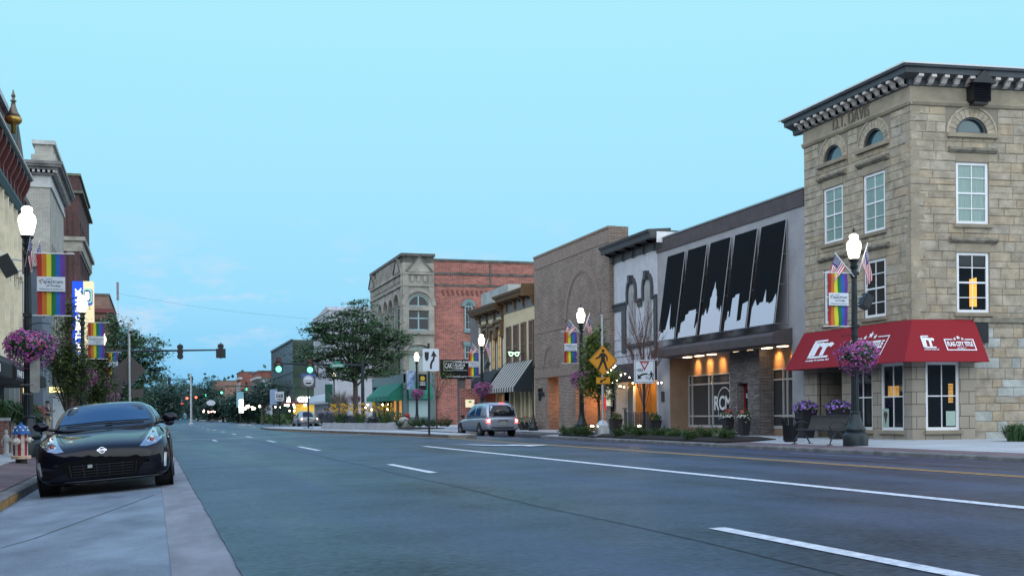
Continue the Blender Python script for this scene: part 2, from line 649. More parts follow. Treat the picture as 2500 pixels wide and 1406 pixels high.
o = MB().box(-900, 900, -60, 1600, -1.4, -.45).build('ground', M_dirt)
struct(o)
XBR = [x for x, _ in ROADP]
def sheet(x0, x1, y0, y1, f, lift, mb=None, step=None):
 xs = sorted(set([x0, x1] + [x for x in XBR + [-6, -2.9, 19.3, 23.5] if x0 < x < x1]))
 mb = mb or MB()
 for a, b in zip(xs, xs[1:]):
  mb.face([(a, y0, f(a) + lift), (b, y0, f(b) + lift), (b, y1, f(b) + lift), (a, y1, f(a) + lift)])
 return mb
RY0, RY1 = 52.5, 69.5        # recessed parking bay in the right-hand kerb
IY0, IY1 = 131.0, 149.0      # the crossing street
AL = .012
# concrete parking lane on the left
m = sheet(-1.8, 1.2, -12, 520, gz, 0)
struct(m.build('parking_lane', M_lane))
m = sheet(.10, .56, -12, 60, gz, .004)  # warm light along the asphalt edge, put into this strip's colour
struct(m.build('lane_edge_glow', mat('glow_tinted_concrete', (.225, .235, .26), .7, noise=(1.1, .35), streak=(2, .6, 1))))
# asphalt with its ragged edge against the concrete
m = MB()
ys = [-12 + .35 * k for k in range(200)] + [58 + 3 * k for k in range(24)] + [IY0, 520]
ex = [.50 + random.uniform(-.007, .007) for y in ys]
for (y0, e0), (y1, e1) in zip(zip(ys, ex), zip(ys[1:], ex[1:])):
 m.face([(e0, y0, gz(.5) + AL), (1.3, y0, gz(1.3) + AL), (1.3, y1, gz(1.3) + AL), (e1, y1, gz(.5) + AL)])
 m.face([(e0, y0, gz(.5) + AL), (e1, y1, gz(.5) + AL), (e1, y1, -.02), (e0, y0, -.02)])
sheet(1.3, 17.52, -12, 520, gz, AL, m)
sheet(17.52, 20.32, RY0 - 1, RY1 + 1, gz, AL, m)
sheet(17.52, 90, IY0, IY1, gz, AL, m)
m.face([(-90, IY0, -.17), (-1.8, IY0, -.17), (-1.8, IY1, -.17), (-90, IY1, -.17)])
struct(m.build('road', M_asph))

# road markings
def mark(x0, x1, y0, y1, mb):
 return sheet(x0, x1, y0, y1, gz, AL + .005, mb)
m = MB()
yw = onZ(1040, 1089, .14)[1]
mark(6.86, 7.02, 6, yw, m)
for pa, pb in (((1745, 1293), (2420, 1424)), ((945, 1135), (1065, 1156)), ((735, 1091), (783, 1101))):
 ya, yb = onZ(*pa, gz(4.05))[1], onZ(*pb, gz(4.05))[1]
 mark(3.98, 4.12, min(ya, yb), max(ya, yb), m)
y0 = onZ(735, 1091, .08)[1]
for k in range(1, 16):
 mark(3.98, 4.12, y0 + 10.2 * k - 3.2, y0 + 10.2 * k, m)
ys_ = onZ(535, 1075.8, .03)[1]
mark(2.25, 2.36, ys_ - 2, ys_ + 1.2, m)
mark(.9, 9.2, 51.2, 51.5, m)                       # thin line across the lanes
mark(10.5, 17.3, 49.0, 49.25, m)
mark(10.8, 17.3, 45.8, 46.0, m)
ya, yb = onZ(1965, 1107, -.07)[1], onZ(2200, 1122, -.07)[1]
mark(15.1, 15.2, min(ya, yb), max(ya, yb), m)
mark(15.1, 15.2, 40, 43.5, m)
mark(.9, 17.3, IY0 - 3.2, IY0 - 2.7, m)
# turn arrow
ar = [(7.75, 30.9), (8.15, 30.75), (8.55, 29.3), (9.15, 28.9), (9.15, 28.3), (10.0, 29.2), (9.15, 30.4), (9.15, 29.75), (8.85, 29.9), (8.35, 31.1)]
m.f.append([m.P((x, y, gz(x) + AL + .02)) for x, y in ar]); m.m.append(0)
struct(m.build('road_marking', M_paint))
m = MB()
y1 = onZ(1130, 1073, .13)[1]
for x in (10.12, 10.36):
 mark(x - .055, x + .055, 8, y1, m)
# the double line splays round the traffic island
for s_ in (0, .24):
 pts = [(10.2, y1), (9.75, 44), (8.6, 56), (7.3, 72)]
 for (xa, ya), (xb, yb) in zip(pts, pts[1:]):
  m.face([(xa - s_ - .05, ya, .16), (xa - s_ + .05, ya, .16), (xb - s_ + .05, yb, .16), (xb - s_ - .05, yb, .16)])
struct(m.build('yellow_road_marking', M_yel))

# left pavement
def kerb_line(pts, h0, h1, w, name, side=1):
 m = MB()
 for (xa, ya), (xb, yb) in zip(pts, pts[1:]):
  L = math.hypot(xb - xa, yb - ya)
  n = max(1, int(L / 2.6))
  dx, dy = (xb - xa) / L, (yb - ya) / L
  nx, ny = -dy * side, dx * side
  for k in range(n):
   a, b = k / n * L + .008, (k + 1) / n * L - .008
   p = [(xa + dx * a, ya + dy * a), (xa + dx * b, ya + dy * b)]
   rs = []
   for x, y in p:
    z0, z1 = h0(x) if callable(h0) else h0, h1(x) if callable(h1) else h1
    rs.append([(x, y, z0), (x + nx * .015, y + ny * .015, z1 - .03), (x + nx * .045, y + ny * .045, z1), (x + nx * w, y + ny * w, z1), (x + nx * w, y + ny * w, z0)])
   m.rings(rs)
 return struct(m.build(name, M_kerb))
kerb_line([(-1.8, -12), (-1.8, IY0)], -.3, -.03, .18, 'left_kerb', 1)
m = sheet(-2.9, -1.98, -12, IY0, wz, -.004)
struct(m.build('left_brick_strip', M_pave))
m = sheet(-14, -2.9, -12, IY0, wz, 0)
struct(m.build('left_pavement', M_walk))
m = sheet(-14, -1.8, IY1, 520, wz, 0)
struct(m.build('far_left_pavement', M_walk))
# crosswalk bulb on the left
m = MB().box(-1.81, .25, 47, 57, -.3, .02)
struct(m.build('left_kerb_extension', M_walk))
# right pavement
kerb_line([(17.5, -12), (17.5, RY0), (18.2, RY0 + 1.2), (20.3, RY0 + 1.8), (20.3, RY1 - 1.8), (18.2, RY1 - 1.2), (17.5, RY1), (17.5, IY0)], -.3, -.025, .2, 'right_kerb', -1)
m = MB()
sheet(17.69, 18.9, -12, 35, wz, -.004, m)
m.face([(18.9, -12, wz(18.9) - .004), (19.0, -12, wz(19) - .004), (19.0, 35, wz(19.0) - .004), (18.9, 35, wz(18.9) - .004)])
struct(m.build('right_brick_strip', M_pave))
m = MB()
sheet(19.0, 23.6, -12, 35, wz, 0, m)
sheet(17.69, 23.6, 35, RY0, wz, 0, m)
sheet(20.49, 23.6, RY0, RY1, wz, 0, m)
m.face([(17.7, RY0, wz(17.7)), (20.5, RY0, wz(20.5)), (20.5, RY0 + 1.8, wz(20.5)), (18.3, RY0 + 1.2, wz(18.3))])
m.face([(18.3, RY1 - 1.2, wz(18.3)), (20.5, RY1 - 1.8, wz(20.5)), (20.5, RY1, wz(20.5)), (17.7, RY1, wz(17.7))])
sheet(17.69, 23.6, RY1, IY0, wz, 0, m)
sheet(23.6, 60, -12, 36, wz, 0, m)
sheet(23.6, 60, 84, IY0, wz, 0, m)
sheet(17.5, 60, IY1, 520, wz, 0, m)
struct(m.build('right_pavement', M_walk))
kerb_line([(17.5, IY1), (17.5, 520)], -.3, .02, .2, 'far_right_kerb', -1)
# expansion joints and cracks
m = MB()
for y in (-2, 1, 4, 7, 10, 13.2, 16.4, 19.6, 22.8, 26, 30, 34):
 sheet(-14, -2.9, y, y + .02, wz, .003, m)
for y in range(20, 36, 3):
 sheet(19.0, 23.4, y, y + .03, wz, .003, m)
pts = [onZ(375, 1224, -.12), onZ(255, 1262, -.12), onZ(165, 1290, -.12), onZ(80, 1320, -.13), onZ(0, 1338, -.13)]
for (xa, ya), (xb, yb) in zip(pts, pts[1:]):
 m.face([(xa, ya, gz(xa) + .004), (xa + .012, ya, gz(xa) + .004), (xb + .012, yb, gz(xb) + .004), (xb, yb, gz(xb) + .004)])
random.seed(3)
x = .57
for k in range(60):
 y = -4 + k * .9
 pass
struct(m.build('pavement_joint', M_joint))
m = MB()
px_ = None
for k in range(44):                                # long sealed seam in the asphalt
 y = 1.5 + k * 1.15
 x = 3.55 + .03 * math.sin(y)
 if px_:
  m.face([(px_[0] - .007, px_[1], gz(px_[0]) + AL + .004), (px_[0] + .007, px_[1], gz(px_[0]) + AL + .004), (x + .007, y, gz(x) + AL + .004), (x - .007, y, gz(x) + AL + .004)])
 px_ = (x, y)
struct(m.build('road_seam', mat('seam_tar', (.014, .018, .026), .6)))
m = MB()
m.face([(-1.793, 14.6, -.16), (-1.793, 17.2, -.16), (-1.775, 17.2, -.05), (-1.775, 14.6, -.05)])  # orange reflection on the kerb face, painted as a coloured sheet
struct(m.build('painted_kerb_reflection', mat('kerb_reflection_orange', (.30, .16, .04), .8, noise=(8, .6))))

# traffic island in the middle
isl = [(10.3, 41.5), (10.9, 41.2), (11.5, 42.0), (11.7, 60), (11.6, 84), (7.2, 84), (7.0, 76), (8.2, 62), (9.5, 50)]
m = MB()
m.rings([[(x, y, 0.0) for x, y in isl], [(x, y, .235) for x, y in isl], [(x * .985 + .155, y * .998 + .13, .26) for x, y in isl]])
struct(m.build('traffic_island', mat('island_kerb', (.17, .155, .13), .85, noise=(2, .35), bump=(18, .5))))
m = MB()
m.rings([[(x * .97 + .31, y * .996 + .26, z) for x, y in isl] for z in (.2, .268)])
struct(m.build('island_top', M_walk))
# planting bed behind the right-hand kerb
bed = [(17.85, 34.9), (19.2, 35.2), (20.9, 36.5), (20.8, 44), (20.4, 51.2), (18.0, 51.3)]
m = MB()
m.rings([[(x, y, -.05) for x, y in bed], [(x, y, .045) for x, y in bed], [(19.2 + (x - 19.2) * .75, 43 + (y - 43) * .93, .13) for x, y in bed]])
struct(m.build('planting_bed', M_mulch))
bed2 = [(17.9, 84), (20.6, 84), (20.6, 98), (17.9, 98)]
m = MB()
m.rings([[(x, y, -.05) for x, y in bed2], [(x, y, .07) for x, y in bed2]])
struct(m.build('far_planting_bed', M_mulch))
# ================================================================ RIGHT-HAND ROW OF BUILDINGS
XF = 23.5
def E(px, py, X=XF):
 return onX(px, py, X)
def win(parent, fr, u0, u1, z0, z1, d=-.08, nx=2, nz=4, fm=None, gm=None, fw=.09, bar=.028, rail=None, dep=.07, arch=0, name='window', lit=None):
 """a window: frame with glazing bars, and its pane as a sub-part"""
 fm = fm or M_white
 gm = gm or M_glass
 if u0 > u1:
  u0, u1 = u1, u0
 m = MB(fr)
 m.box(u0, u0 + fw, d - dep, d, z0, z1).box(u1 - fw, u1, d - dep, d, z0, z1)
 m.box(u0 + fw, u1 - fw, d - dep, d, z0, z0 + fw)
 if not arch:
  m.box(u0 + fw, u1 - fw, d - dep, d, z1 - fw, z1)
 else:
  mid, hw = (u0 + u1) / 2, (u1 - u0) / 2
  m.arch_ring(mid, z1, hw - fw, hw, d - dep, d, rise=arch / hw, N=12)
 for k in range(1, nx):
  u = u0 + (u1 - u0) * k / nx
  m.box(u - bar / 2, u + bar / 2, d - dep * .7, d - .012, z0 + fw, z1 - (0 if arch else fw) + (arch * .92 if arch else 0))
 for k in range(1, nz):
  z = z0 + (z1 - z0) * k / nz
  b = rail if (rail and k == nz // 2) else bar
  m.box(u0 + fw, u1 - fw, d - dep * .8, d - .009, z - b / 2, z + b / 2)
 if arch:
  m.box(u0 + fw, u1 - fw, d - dep * .8, d - .004, z1 - .05, z1 + .05)
 w = m.build(name, fm, parent)
 g = MB(fr)
 dd = d - dep * .6
 if arch:
  mid, hw = (u0 + u1) / 2, (u1 - u0) / 2
  arc = [(mid - (hw - .02) * math.cos(math.pi * k / 14), z1 + (arch - .02) * math.sin(math.pi * k / 14)) for k in range(15)]
  g.prism([(u0 + .02, z0 + .02)] + arc + [(u1 - .02, z0 + .02)], dd - .01, dd)
 else:
  g.box(u0 + .02, u1 - .02, dd - .01, dd, z0 + .02, z1 - .02)
 g.build('pane', gm, w)
 return w

#1. rock-faced stone corner building
STN = [(.345, .292, .22), (.36, .31, .24), (.325, .28, .212), (.375, .325, .248), (.365, .297, .21), (.34, .30, .24), (.385, .325, .235)]
M_st = [mat('sandstone_%d' % i, c, .9, spec=.25, noise=(2.6, .26), bump=(16, .9), col2=tuple(x * 1.35 for x in c)) for i, c in enumerate(STN)]
M_st.append(mat('whitewashed_stone', (.40, .42, .39), .9, noise=(2.5, .3), bump=(16, .6)))
M_dress = mat('dressed_sandstone', (.345, .30, .23), .85, spec=.25, noise=(1.6, .3), bump=(30, .3), col2=(.39, .33, .24))
M_lint = mat('weathered_lintel_stone', (.22, .20, .155), .9, noise=(4, .5), bump=(20, .5))
M_mort = mat('dark_mortar', (.25, .215, .17), .95)
M_crn = mat('dark_cornice_paint', (.055, .065, .075), .5, noise=(2, .3))
M_brk = mat('cornice_bracket_paint', (.55, .50, .46), .6, noise=(4, .2))
M_stair = mat('dark_stone_grime', (.12, .105, .09), .9)
Y0 = onX(2226, 640, XF)[0]
Y1 = YX(1968, XF)
PHI = R(6)
SD = Vector((math.cos(PHI), -math.sin(PHI), 0))
SNn = Vector((-math.sin(PHI), -math.cos(PHI), 0))
CC = Vector((XF, Y0, 0))
def fSK(u, d, z):
 p = CC + SD * u + SNn * d
 return (p.x, p.y, z)
def onP(px, py, P, n):
 tx, tz = ray(px, py)
 v = Vector((CT * tx + ST, CT - ST * tx, tz))
 o_ = Vector((0, 0, CZ))
 t = (P - o_).dot(n) / v.dot(n)
 return o_ + v * t
def Sk(px, py):
 p = onP(px, py, CC, SNn)
 return (p - CC).dot(SD), p.z
FE = fE(XF)
ZB = -.05
zt = E(2222, 206)[1]
stone = thing('stone_corner_building', 'three-storey tan rock-faced stone corner building with dark bracketed eaves and red awning', 'building', (XF, Y0, 0))
def ashlar(m, u0, u1, z0, z1, holes, row=.27, seed=1, lens=(.35, .95), smooth=False, pal=None):
 rnd = random.Random(seed)
 zr = sorted(set([z0, z1] + [z for h in holes for z in h[2:4] if z0 < z < z1]))
 zz = [zr[0]]
 for a, b in zip(zr, zr[1:]):
  n = max(1, round((b - a) / row))
  cuts = [rnd.uniform(.72, 1.28) for _ in range(n)]
  t = sum(cuts)
  z = a
  for c in cuts:
   z += c / t * (b - a)
   zz.append(z)
 for a, b in zip(zz, zz[1:]):
  if b - a < .02:
   continue
  mid = (a + b) / 2
  cut = sorted((h[0], h[1]) for h in holes if h[2] < mid < h[3])
  spans, u = [], u0
  for h0, h1 in cut:
   if h0 > u:
    spans.append((u, h0))
   u = max(u, h1)
  if u < u1:
   spans.append((u, u1))
  for s0, s1 in spans:
   u = s0
   while u < s1 - .01:
    L = rnd.uniform(*lens)
    if s1 - (u + L) < .25:
     L = s1 - u
    g = .006
    x0, x1, y0, y1 = u + g, u + L - g, a + g, b - g
    m.mi = rnd.choice(pal or range(7))
    bul = rnd.uniform(.008, .022) if not smooth else .008
    k = .022
    j = lambda: rnd.uniform(-.015, .015) if not smooth else 0
    fr_ = [m.P((x0, .0, y0)), m.P((x1, .0, y0)), m.P((x1, .0, y1)), m.P((x0, .0, y1))]
    if x1 - x0 > .12 and not smooth:
     xm = (x0 + x1) / 2 + rnd.uniform(-.08, .08) * (x1 - x0)
     i_ = [m.P((x0 + k, bul * rnd.uniform(.5, 1.2), y0 + k)), m.P((xm, bul * rnd.uniform(.7, 1.6), y0 + k + abs(j()))), m.P((x1 - k, bul * rnd.uniform(.5, 1.2), y0 + k)),
      m.P((x1 - k, bul * rnd.uniform(.5, 1.2), y1 - k)), m.P((xm + j(), bul * rnd.uniform(.7, 1.6), y1 - k)), m.P((x0 + k, bul * rnd.uniform(.5, 1.2), y1 - k))]
     for q in ([i_[0], i_[1], i_[4], i_[5]], [i_[1], i_[2], i_[3], i_[4]], [fr_[0], fr_[1], i_[2], i_[1], i_[0]], [fr_[1], fr_[2], i_[3], i_[2]], [fr_[2], fr_[3], i_[5], i_[4], i_[3]], [fr_[3], fr_[0], i_[0], i_[5]]):
      m.f.append(q); m.m.append(m.mi)
    else:
     i_ = [m.P((x0 + k, bul, y0 + k)), m.P((x1 - k, bul, y0 + k)), m.P((x1 - k, bul, y1 - k)), m.P((x0 + k, bul, y1 - k))]
     for q in (i_, [fr_[0], fr_[1], i_[1], i_[0]], [fr_[1], fr_[2], i_[2], i_[1]], [fr_[2], fr_[3], i_[3], i_[2]], [fr_[3], fr_[0], i_[0], i_[3]]):
      m.f.append(q); m.m.append(m.mi)
    u += L
 m.mi = 0
# openings: street front
wE = []
for pl, pr, ct, cb in ((2014, 2060, 455.5, 591), (2111.5, 2163, 421, 566), (2018, 2062, 655, 787), (2115, 2165, 632, 774)):
 pm = (pl + pr) / 2
 a, b = YX(pr, XF), YX(pl, XF)
 wE.append((a, b, E(pm, cb)[1], E(pm, ct)[1]))
zu = ((wE[0][2] + wE[1][2]) / 2, (wE[0][3] + wE[1][3]) / 2)
zl = ((wE[2][2] + wE[3][2]) / 2, (wE[2][3] + wE[3][3]) / 2)
ww = (wE[0][1] - wE[0][0] + wE[1][1] - wE[1][0]) / 4
cE = ((wE[0][0] + wE[0][1] + wE[2][0] + wE[2][1]) / 4, (wE[1][0] + wE[1][1] + wE[3][0] + wE[3][1]) / 4)
lun_z = (E(2038, 391)[1] + E(2137, 354.6)[1]) / 2
zbelt = E(2224, 249)[1]
zaw = E(2226, 780)[1]           # top of the red awning
holesE = []
for c in cE:
 holesE += [(c - ww, c + ww, zu[0], zu[1]), (c - ww, c + ww, zl[0], zl[1])]
lunE = [(c - ww, c + ww, lun_z, lun_z, 'arch', ww * .95) for c in cE]
# south side
sW = []
for pl, pr, t_, b_ in ((2333.5, 2413.5, 399, 548), (2336, 2415, 617, 763)):
 u0_, z1_ = Sk(pl, t_)
 u1_, z0_ = Sk(pr, b_ + 1)
 sW.append((u0_, u1_))
us0, us1 = (sW[0][0] + sW[1][0]) / 2, (sW[0][1] + sW[1][1]) / 2
UE = 12.0
holesS = [(us0, us1, zu[0], zu[1]), (us0, us1, zl[0], zl[1])]
lz = Sk(2372, 327)[1]
lunS = [(us0, us1, lun_z, lun_z, 'arch', (us1 - us0) / 2 * .95)]
m = MB(FE)
m.wall(Y0, Y1, zaw - .3, zt, [h for h in holesE] + lunE, d=-.01, reveal=.22, edge=False)
m.fr = fSK
m.wall(0, UE, zaw - .3, zt, holesS + lunS, d=-.01, reveal=.22, edge=False)
m.wall(1.5, UE, ZB, zaw - .3, [], d=-.01, reveal=.1, edge=False)
m.fr = None
c_ = [fSK(.26, -.27, 0), fSK(UE, -.27, 0), (XF + 14, Y1 + .0, 0), (XF + .27, Y1, 0)]
for z0_, z1_ in ((zaw - .3, zt + .15),):
 m.rings([[(p[0], p[1], z) for p in c_] for z in (z0_, z1_)])
m.build('backing_wall', M_mort, stone)
m = MB(FE)
big = [(h[0] - .02, h[1] + .02, h[2] - .02, h[3] + .02) for h in holesE]
for c in cE:
 big.append((c - ww - .36, c + ww + .36, lun_z, lun_z + ww + .38))
ashlar(m, Y0, Y1, zaw - .25, zbelt - .1, big, seed=4)
m.fr = fSK
bigS = [(h[0] - .02, h[1] + .02, h[2] - .02, h[3] + .02) for h in holesS]
hw = (us1 - us0) / 2
bigS.append((us0 - .36, us1 + .36, lun_z, lun_z + hw + .38))
ashlar(m, 0, UE, zaw - .25, zbelt - .1, bigS, seed=9)
ashlar(m, (onP(2378, 960, CC, SNn) - CC).dot(SD), UE, ZB + .02, zaw - .25, [], seed=12, row=.31, lens=(.3, .95), pal=(1, 3, 4, 5, 7, 7))
m.build('wall', M_st, stone)
# dressed quoins at the corner
m = MB(None)
m.fr = FE
k, z = 0, zaw - .25
while z < zbelt - .15:
 h = .29
 L, L2 = (.52, .30) if k % 2 else (.30, .52)
 m.fr = FE
 m.box(Y0 - .0, Y0 + L - .012, -.02, .016, z + .008, z + h - .008)
 m.fr = fSK
 m.box(-.03, L2 - .012, -.02, .017, z + .01, z + h - .01)
 z += h
 k += 1
m.build('quoin', M_dress, stone)
# frieze, belt course
m = MB(FE)
m.box(Y0, Y1, -.02, .03, zbelt + .08, zt)
m.sweep([(0, zbelt - .1), (.06, zbelt - .08), (.11, zbelt + .0), (.11, zbelt + .07), (0, zbelt + .1)], Y0 - .1, Y1)
m.fr = fSK
m.box(-.03, UE, -.02, .03, zbelt + .08, zt)
m.sweep([(0, zbelt - .1), (.06, zbelt - .08), (.11, zbelt + .0), (.11, zbelt + .07), (0, zbelt + .1)], -.1, UE)
m.build('frieze', M_dress, stone)
# carved name in the frieze
m = MB()
pa, pb = E(2042, 300), E(2130, 262)
zc_ = (zbelt + .1 + zt) / 2
text_into(m, 'D.T. DAVIS', (XF - .034, YX(2042, XF), zc_ - .27), (0, -1, 0), (0, 0, 1), YX(2042, XF) - YX(2131, XF), .5, bold=.02, thick=.03)
m.build('lettering', mat('carved_shadow_stone', (.15, .13, .10), .9), stone)
# arch rings and lunettes
rnd = random.Random(5)
for fr_, cc, w_ in ((FE, cE[0], ww), (FE, cE[1], ww), (fSK, (us0 + us1) / 2, hw)):
 m = MB(fr_)
 N = 13
 for k in range(N):
  A, B = math.pi * k / N + .012, math.pi * (k + 1) / N - .012
  m.mi = rnd.choice([1, 3, 4, 6])
  q = [(cc - w_ * math.cos(A), lun_z + w_ * .95 * math.sin(A)), (cc - (w_ + .28) * math.cos(A), lun_z + (w_ + .26) * math.sin(A)),
   (cc - (w_ + .28) * math.cos(B), lun_z + (w_ + .26) * math.sin(B)), (cc - w_ * math.cos(B), lun_z + w_ * .95 * math.sin(B))]
  m.prism(q, -.05, .012)
 m.mi = 3
 m.arch_ring(cc, lun_z, w_ + .27, w_ + .34, -.02, .035, N=16)
 m.build('arch_surround', M_st, stone)
for fr_, cc, w_ in ((FE, cE[0], ww), (FE, cE[1], ww), (fSK, (us0 + us1) / 2, hw)):
 m = MB(fr_)
 m.arch_ring(cc, lun_z + .07, w_ - .11, w_, -.19, -.05, rise=.9, N=14)
 m.box(cc - w_, cc + w_, -.19, -.05, lun_z, lun_z + .07)
 w = m.build('lunette_window', M_crn, stone)
 g = MB(fr_)
 g.prism([(cc - (w_ - .05) * math.cos(math.pi * k / 12), lun_z + .06 + (w_ - .05) * .9 * math.sin(math.pi * k / 12)) for k in range(13)], -.17, -.15)
 g.build('pane', M_glassb, w)
 m = MB(fr_)
 m.sweep([(0, lun_z - .13), (.13, lun_z - .13), (.15, lun_z), (0, lun_z + .01)], cc - w_ - .34, cc + w_ + .34)
 m.build('sill', M_dress, stone)
 for zz_ in (zu, zl):
  m = MB(fr_)
  m.sweep([(0, zz_[0] - .14), (.10, zz_[0] - .13), (.12, zz_[0] - .02), (0, zz_[0])], cc - w_ - .12, cc + w_ + .12)
  m.build('sill', M_dress, stone)
  m = MB(fr_)
  m.sweep([(0, zz_[1] + .30), (.08, zz_[1] + .31), (.16, zz_[1] + .38), (.16, zz_[1] + .45), (0, zz_[1] + .50)], cc - w_ - .28, cc + w_ + .28)
  m.build('lintel', M_lint, stone)
  m = MB(fr_)
  m.box(cc - w_ - .04, cc + w_ + .04, -.01, .03, zz_[1] + .01, zz_[1] + .30)
  m.build('lintel', M_dress, stone)
for c in cE:
 win(stone, FE, c - ww, c + ww, zu[0], zu[1], d=-.03, gm=M_curt, rail=.055)
 win(stone, FE, c - ww, c + ww, zl[0], zl[1], d=-.03, gm=M_glass, rail=.055)
win(stone, fSK, us0, us1, zu[0], zu[1], d=-.03, gm=M_curt, rail=.055)
w = win(stone, fSK, us0, us1, zl[0], zl[1], d=-.03, gm=M_glass, rail=.055)
ua, za = Sk(2370, 748)
ub, zb = Sk(2387, 677)
m = MB(fSK)
m.prism([(ua, za), (ub, za), (ub, zb), (ua, zb - .06)], -.072, -.066)
m.build('lit_doorway', mat('lit_yellow_wall', (.8, .4, .05), .7, emit=((1.0, .38, .03), .75)), w)
# cornice
co = .50
cs, ce = zt + .02, zt + .50
pr_ = [(.0, cs - .08), (.10, cs - .06), (.12, cs + .10), (co - .12, cs + .20), (co - .02, cs + .22), (co, cs + .38), (co + .10, ce - .08), (co + .12, ce), (-.3, ce + .06), (-.3, cs)]
m = MB()
def mitre(prof, u_near, u_far, UEs):
 """cornice profile run round the skewed corner: street front to side"""
 ra, rb, rc = [], [], []
 for d, z in prof:
  ra.append((XF - d, Y1 + u_far, z))
  # corner: intersection of the two offset lines
  y = Y0
  p1 = Vector((XF - d, 0)); 
  q0 = CC + SNn * d
  t = (XF - d - q0.x) / SD.x
  rb.append((XF - d, q0.y + SD.y * t, z))
  e_ = CC + SD * UEs + SNn * d
  rc.append((e_.x, e_.y, z))
 return [ra, rb, rc]
m.rings(mitre(pr_, 0, .6, UE))
m.build('cornice', M_crn, stone)
m = MB()
m.rings(mitre([(co + .10, ce - .015), (co + .145, ce - .015), (co + .145, ce + .035), (co + .10, ce + .045)], 0, .78, UE))
m.build('gutter_edge', mat('pale_drip_edge', (.6, .62, .62), .5), stone)
br_me = None
def bracket(fr_, u, w=.17):
 m = MB(fr_)
 m.prism([(u, cs + .18), (u + w, cs + .18), (u + w, cs - .02), (u, cs - .02)], .1, .2)
 m.fr = lambda a, b, c: fr_(a, b, c)
 m.sweep([(.1, cs - .06), (.24, cs - .02), (co - .16, cs + .10), (co - .04, cs + .12), (co - .04, cs + .205), (.1, cs + .19)], u, u + w)
 m.build('bracket', M_brk, stone)
n = 15
for k in range(n):
 bracket(FE, Y0 + .05 + (Y1 - Y0 - .3) * k / (n - 1))
u = .05
while u < UE - .4:
 bracket(fSK, u)
 u += .455
# small louvred bell-vent under the eaves
ul, zl_ = Sk(2353, 257)
ur, zu_ = Sk(2406, 215)
m = MB(fSK)
m.box(ul + .08, ur - .08, 0, .42, zl_ + .05, zu_)
nL = 9
for k in range(nL):
 z = zl_ + .07 + (zu_ - zl_ - .1) * k / nL
 m.sweep([(.42, z), (.48, z), (.43, z + .06), (.42, z + .06)], ul + .10, ur - .10)
m.prism([(ul - .04, zu_), (ur + .04, zu_), ((ul + ur) / 2, zu_ + .42)], -.0, .56)
m.box(ul + .14, ur - .14, 0, .36, zl_ - .04, zl_ + .05)
m.build('louvre_vent', M_black, stone)
# ground floor
M_tan = brick('tan_block', (.33, .29, .235), (.375, .33, .27), (.10, .085, .07), .62, .40, .012, .85, .6, .18)
PR = .10
fG = fE(XF - PR)
gx = lambda px: YX(px, XF - PR)
zg_t = zaw - .2
zs2, ze2 = E(2178, 1050, XF - PR)[1], zaw - 1.25
zdo = E(2026, 905, XF - PR)[1]
d0, d1 = gx(2056), gx(1995)
w1 = (gx(2130), gx(2078))
w2 = (gx(2206), gx(2150))
ztopw = E(2178, 886, XF - PR)[1]
yc0 = Y0 - PR
m = MB(fG)
m.wall(yc0, Y1 - .02, ZB - .1, zg_t, [(d0, d1, ZB - .1, ztopw), (w1[0], w1[1], zs2, ztopw), (w2[0], w2[1], zs2, ztopw)], reveal=.16, edge=False)
def fGS(u, d, z):
 return fSK(u, d + PR, z)
u3 = []
for px in (2260, 2343, 2380):
 p = onP(px, 960, CC + SNn * PR, SNn)
 u3.append((p - CC).dot(SD))
m.fr = fGS
m.wall(-PR, u3[2], ZB - .1, zg_t, [(u3[0], u3[1], zs2, ztopw)], reveal=.16, edge=True)
m.fr = FE
m.box(d0, d1, -2.4, -2.3, ZB, ztopw)          # back of the entrance lobby
m.box(d1, d1 + .1, -2.4, -.02, ZB, ztopw).box(d0 - .1, d0, -2.4, -.02, ZB, ztopw)
m.build('ground_floor_wall', M_tan, stone)
m = MB(fG)
m.box(d0 + .5, d1 - .5, -2.2, -2.15, ZB, ZB + 2.3)
m.build('entrance_door', M_glass, stone)
win(stone, fG, w1[0], w1[1], zs2, ztopw, d=-.05, nx=2, nz=2, fw=.10, rail=.04)
w = win(stone, fG, w2[0], w2[1], zs2, ztopw, d=-.05, nx=2, nz=2, fw=.10, rail=.04)
w3 = win(stone, fGS, u3[0], u3[1], zs2, ztopw, d=-.05, nx=2, nz=2, fw=.10, rail=.04)
def blindglow(parent, fr_, u0, u1, z0, z1, d, n=14):
 m = MB(fr_)
 for k in range(n):
  z = z0 + (z1 - z0) * k / n
  m.box(u0, u1, d, d + .004, z, z + (z1 - z0) / n * .62)
 m.build('lit_blind', mat('warm_lit_blind', (.8, .4, .1), .6, noise=(3.3, .8), emit=((1.0, .40, .08), .45)), parent)
blindglow(w, fG, w2[0] + .35, w2[0] + .95, zs2 + 1.1, ztopw - .75, -.088)
blindglow(w3, fGS, (u3[0] + u3[1]) / 2 + .25, (u3[0] + u3[1]) / 2 + .42, zs2 + .9, ztopw - .7, -.088)
for fr_, a, b in ((fG, w1[0], w1[1]), (fG, w2[0], w2[1]), (fGS, u3[0], u3[1])):
 m = MB(fr_)
 m.sweep([(0, zs2 - .13), (.10, zs2 - .12), (.12, zs2 - .01), (0, zs2)], a - .06, b + .06)
 m.build('sill', M_dress, stone)
 m = MB(fr_)
 m.box(a - .02, b + .02, .0, .05, ztopw, ztopw + .22)
 m.build('window_head', mat('grey_trim', (.34, .38, .38), .6), stone)
m = MB(fG)
ya, za = E(2160, 1022, XF - PR)
m.box(ya - .17, ya + .17, -.046, -.04, za - .28, za + .34)
m.build('window_poster', mat('pale_green_paper', (.35, .48, .42), .6), w)
m = MB(fG)
m.lathe([(.1, 0), (.1, .012)], (0, 0, 0))
m = MB()
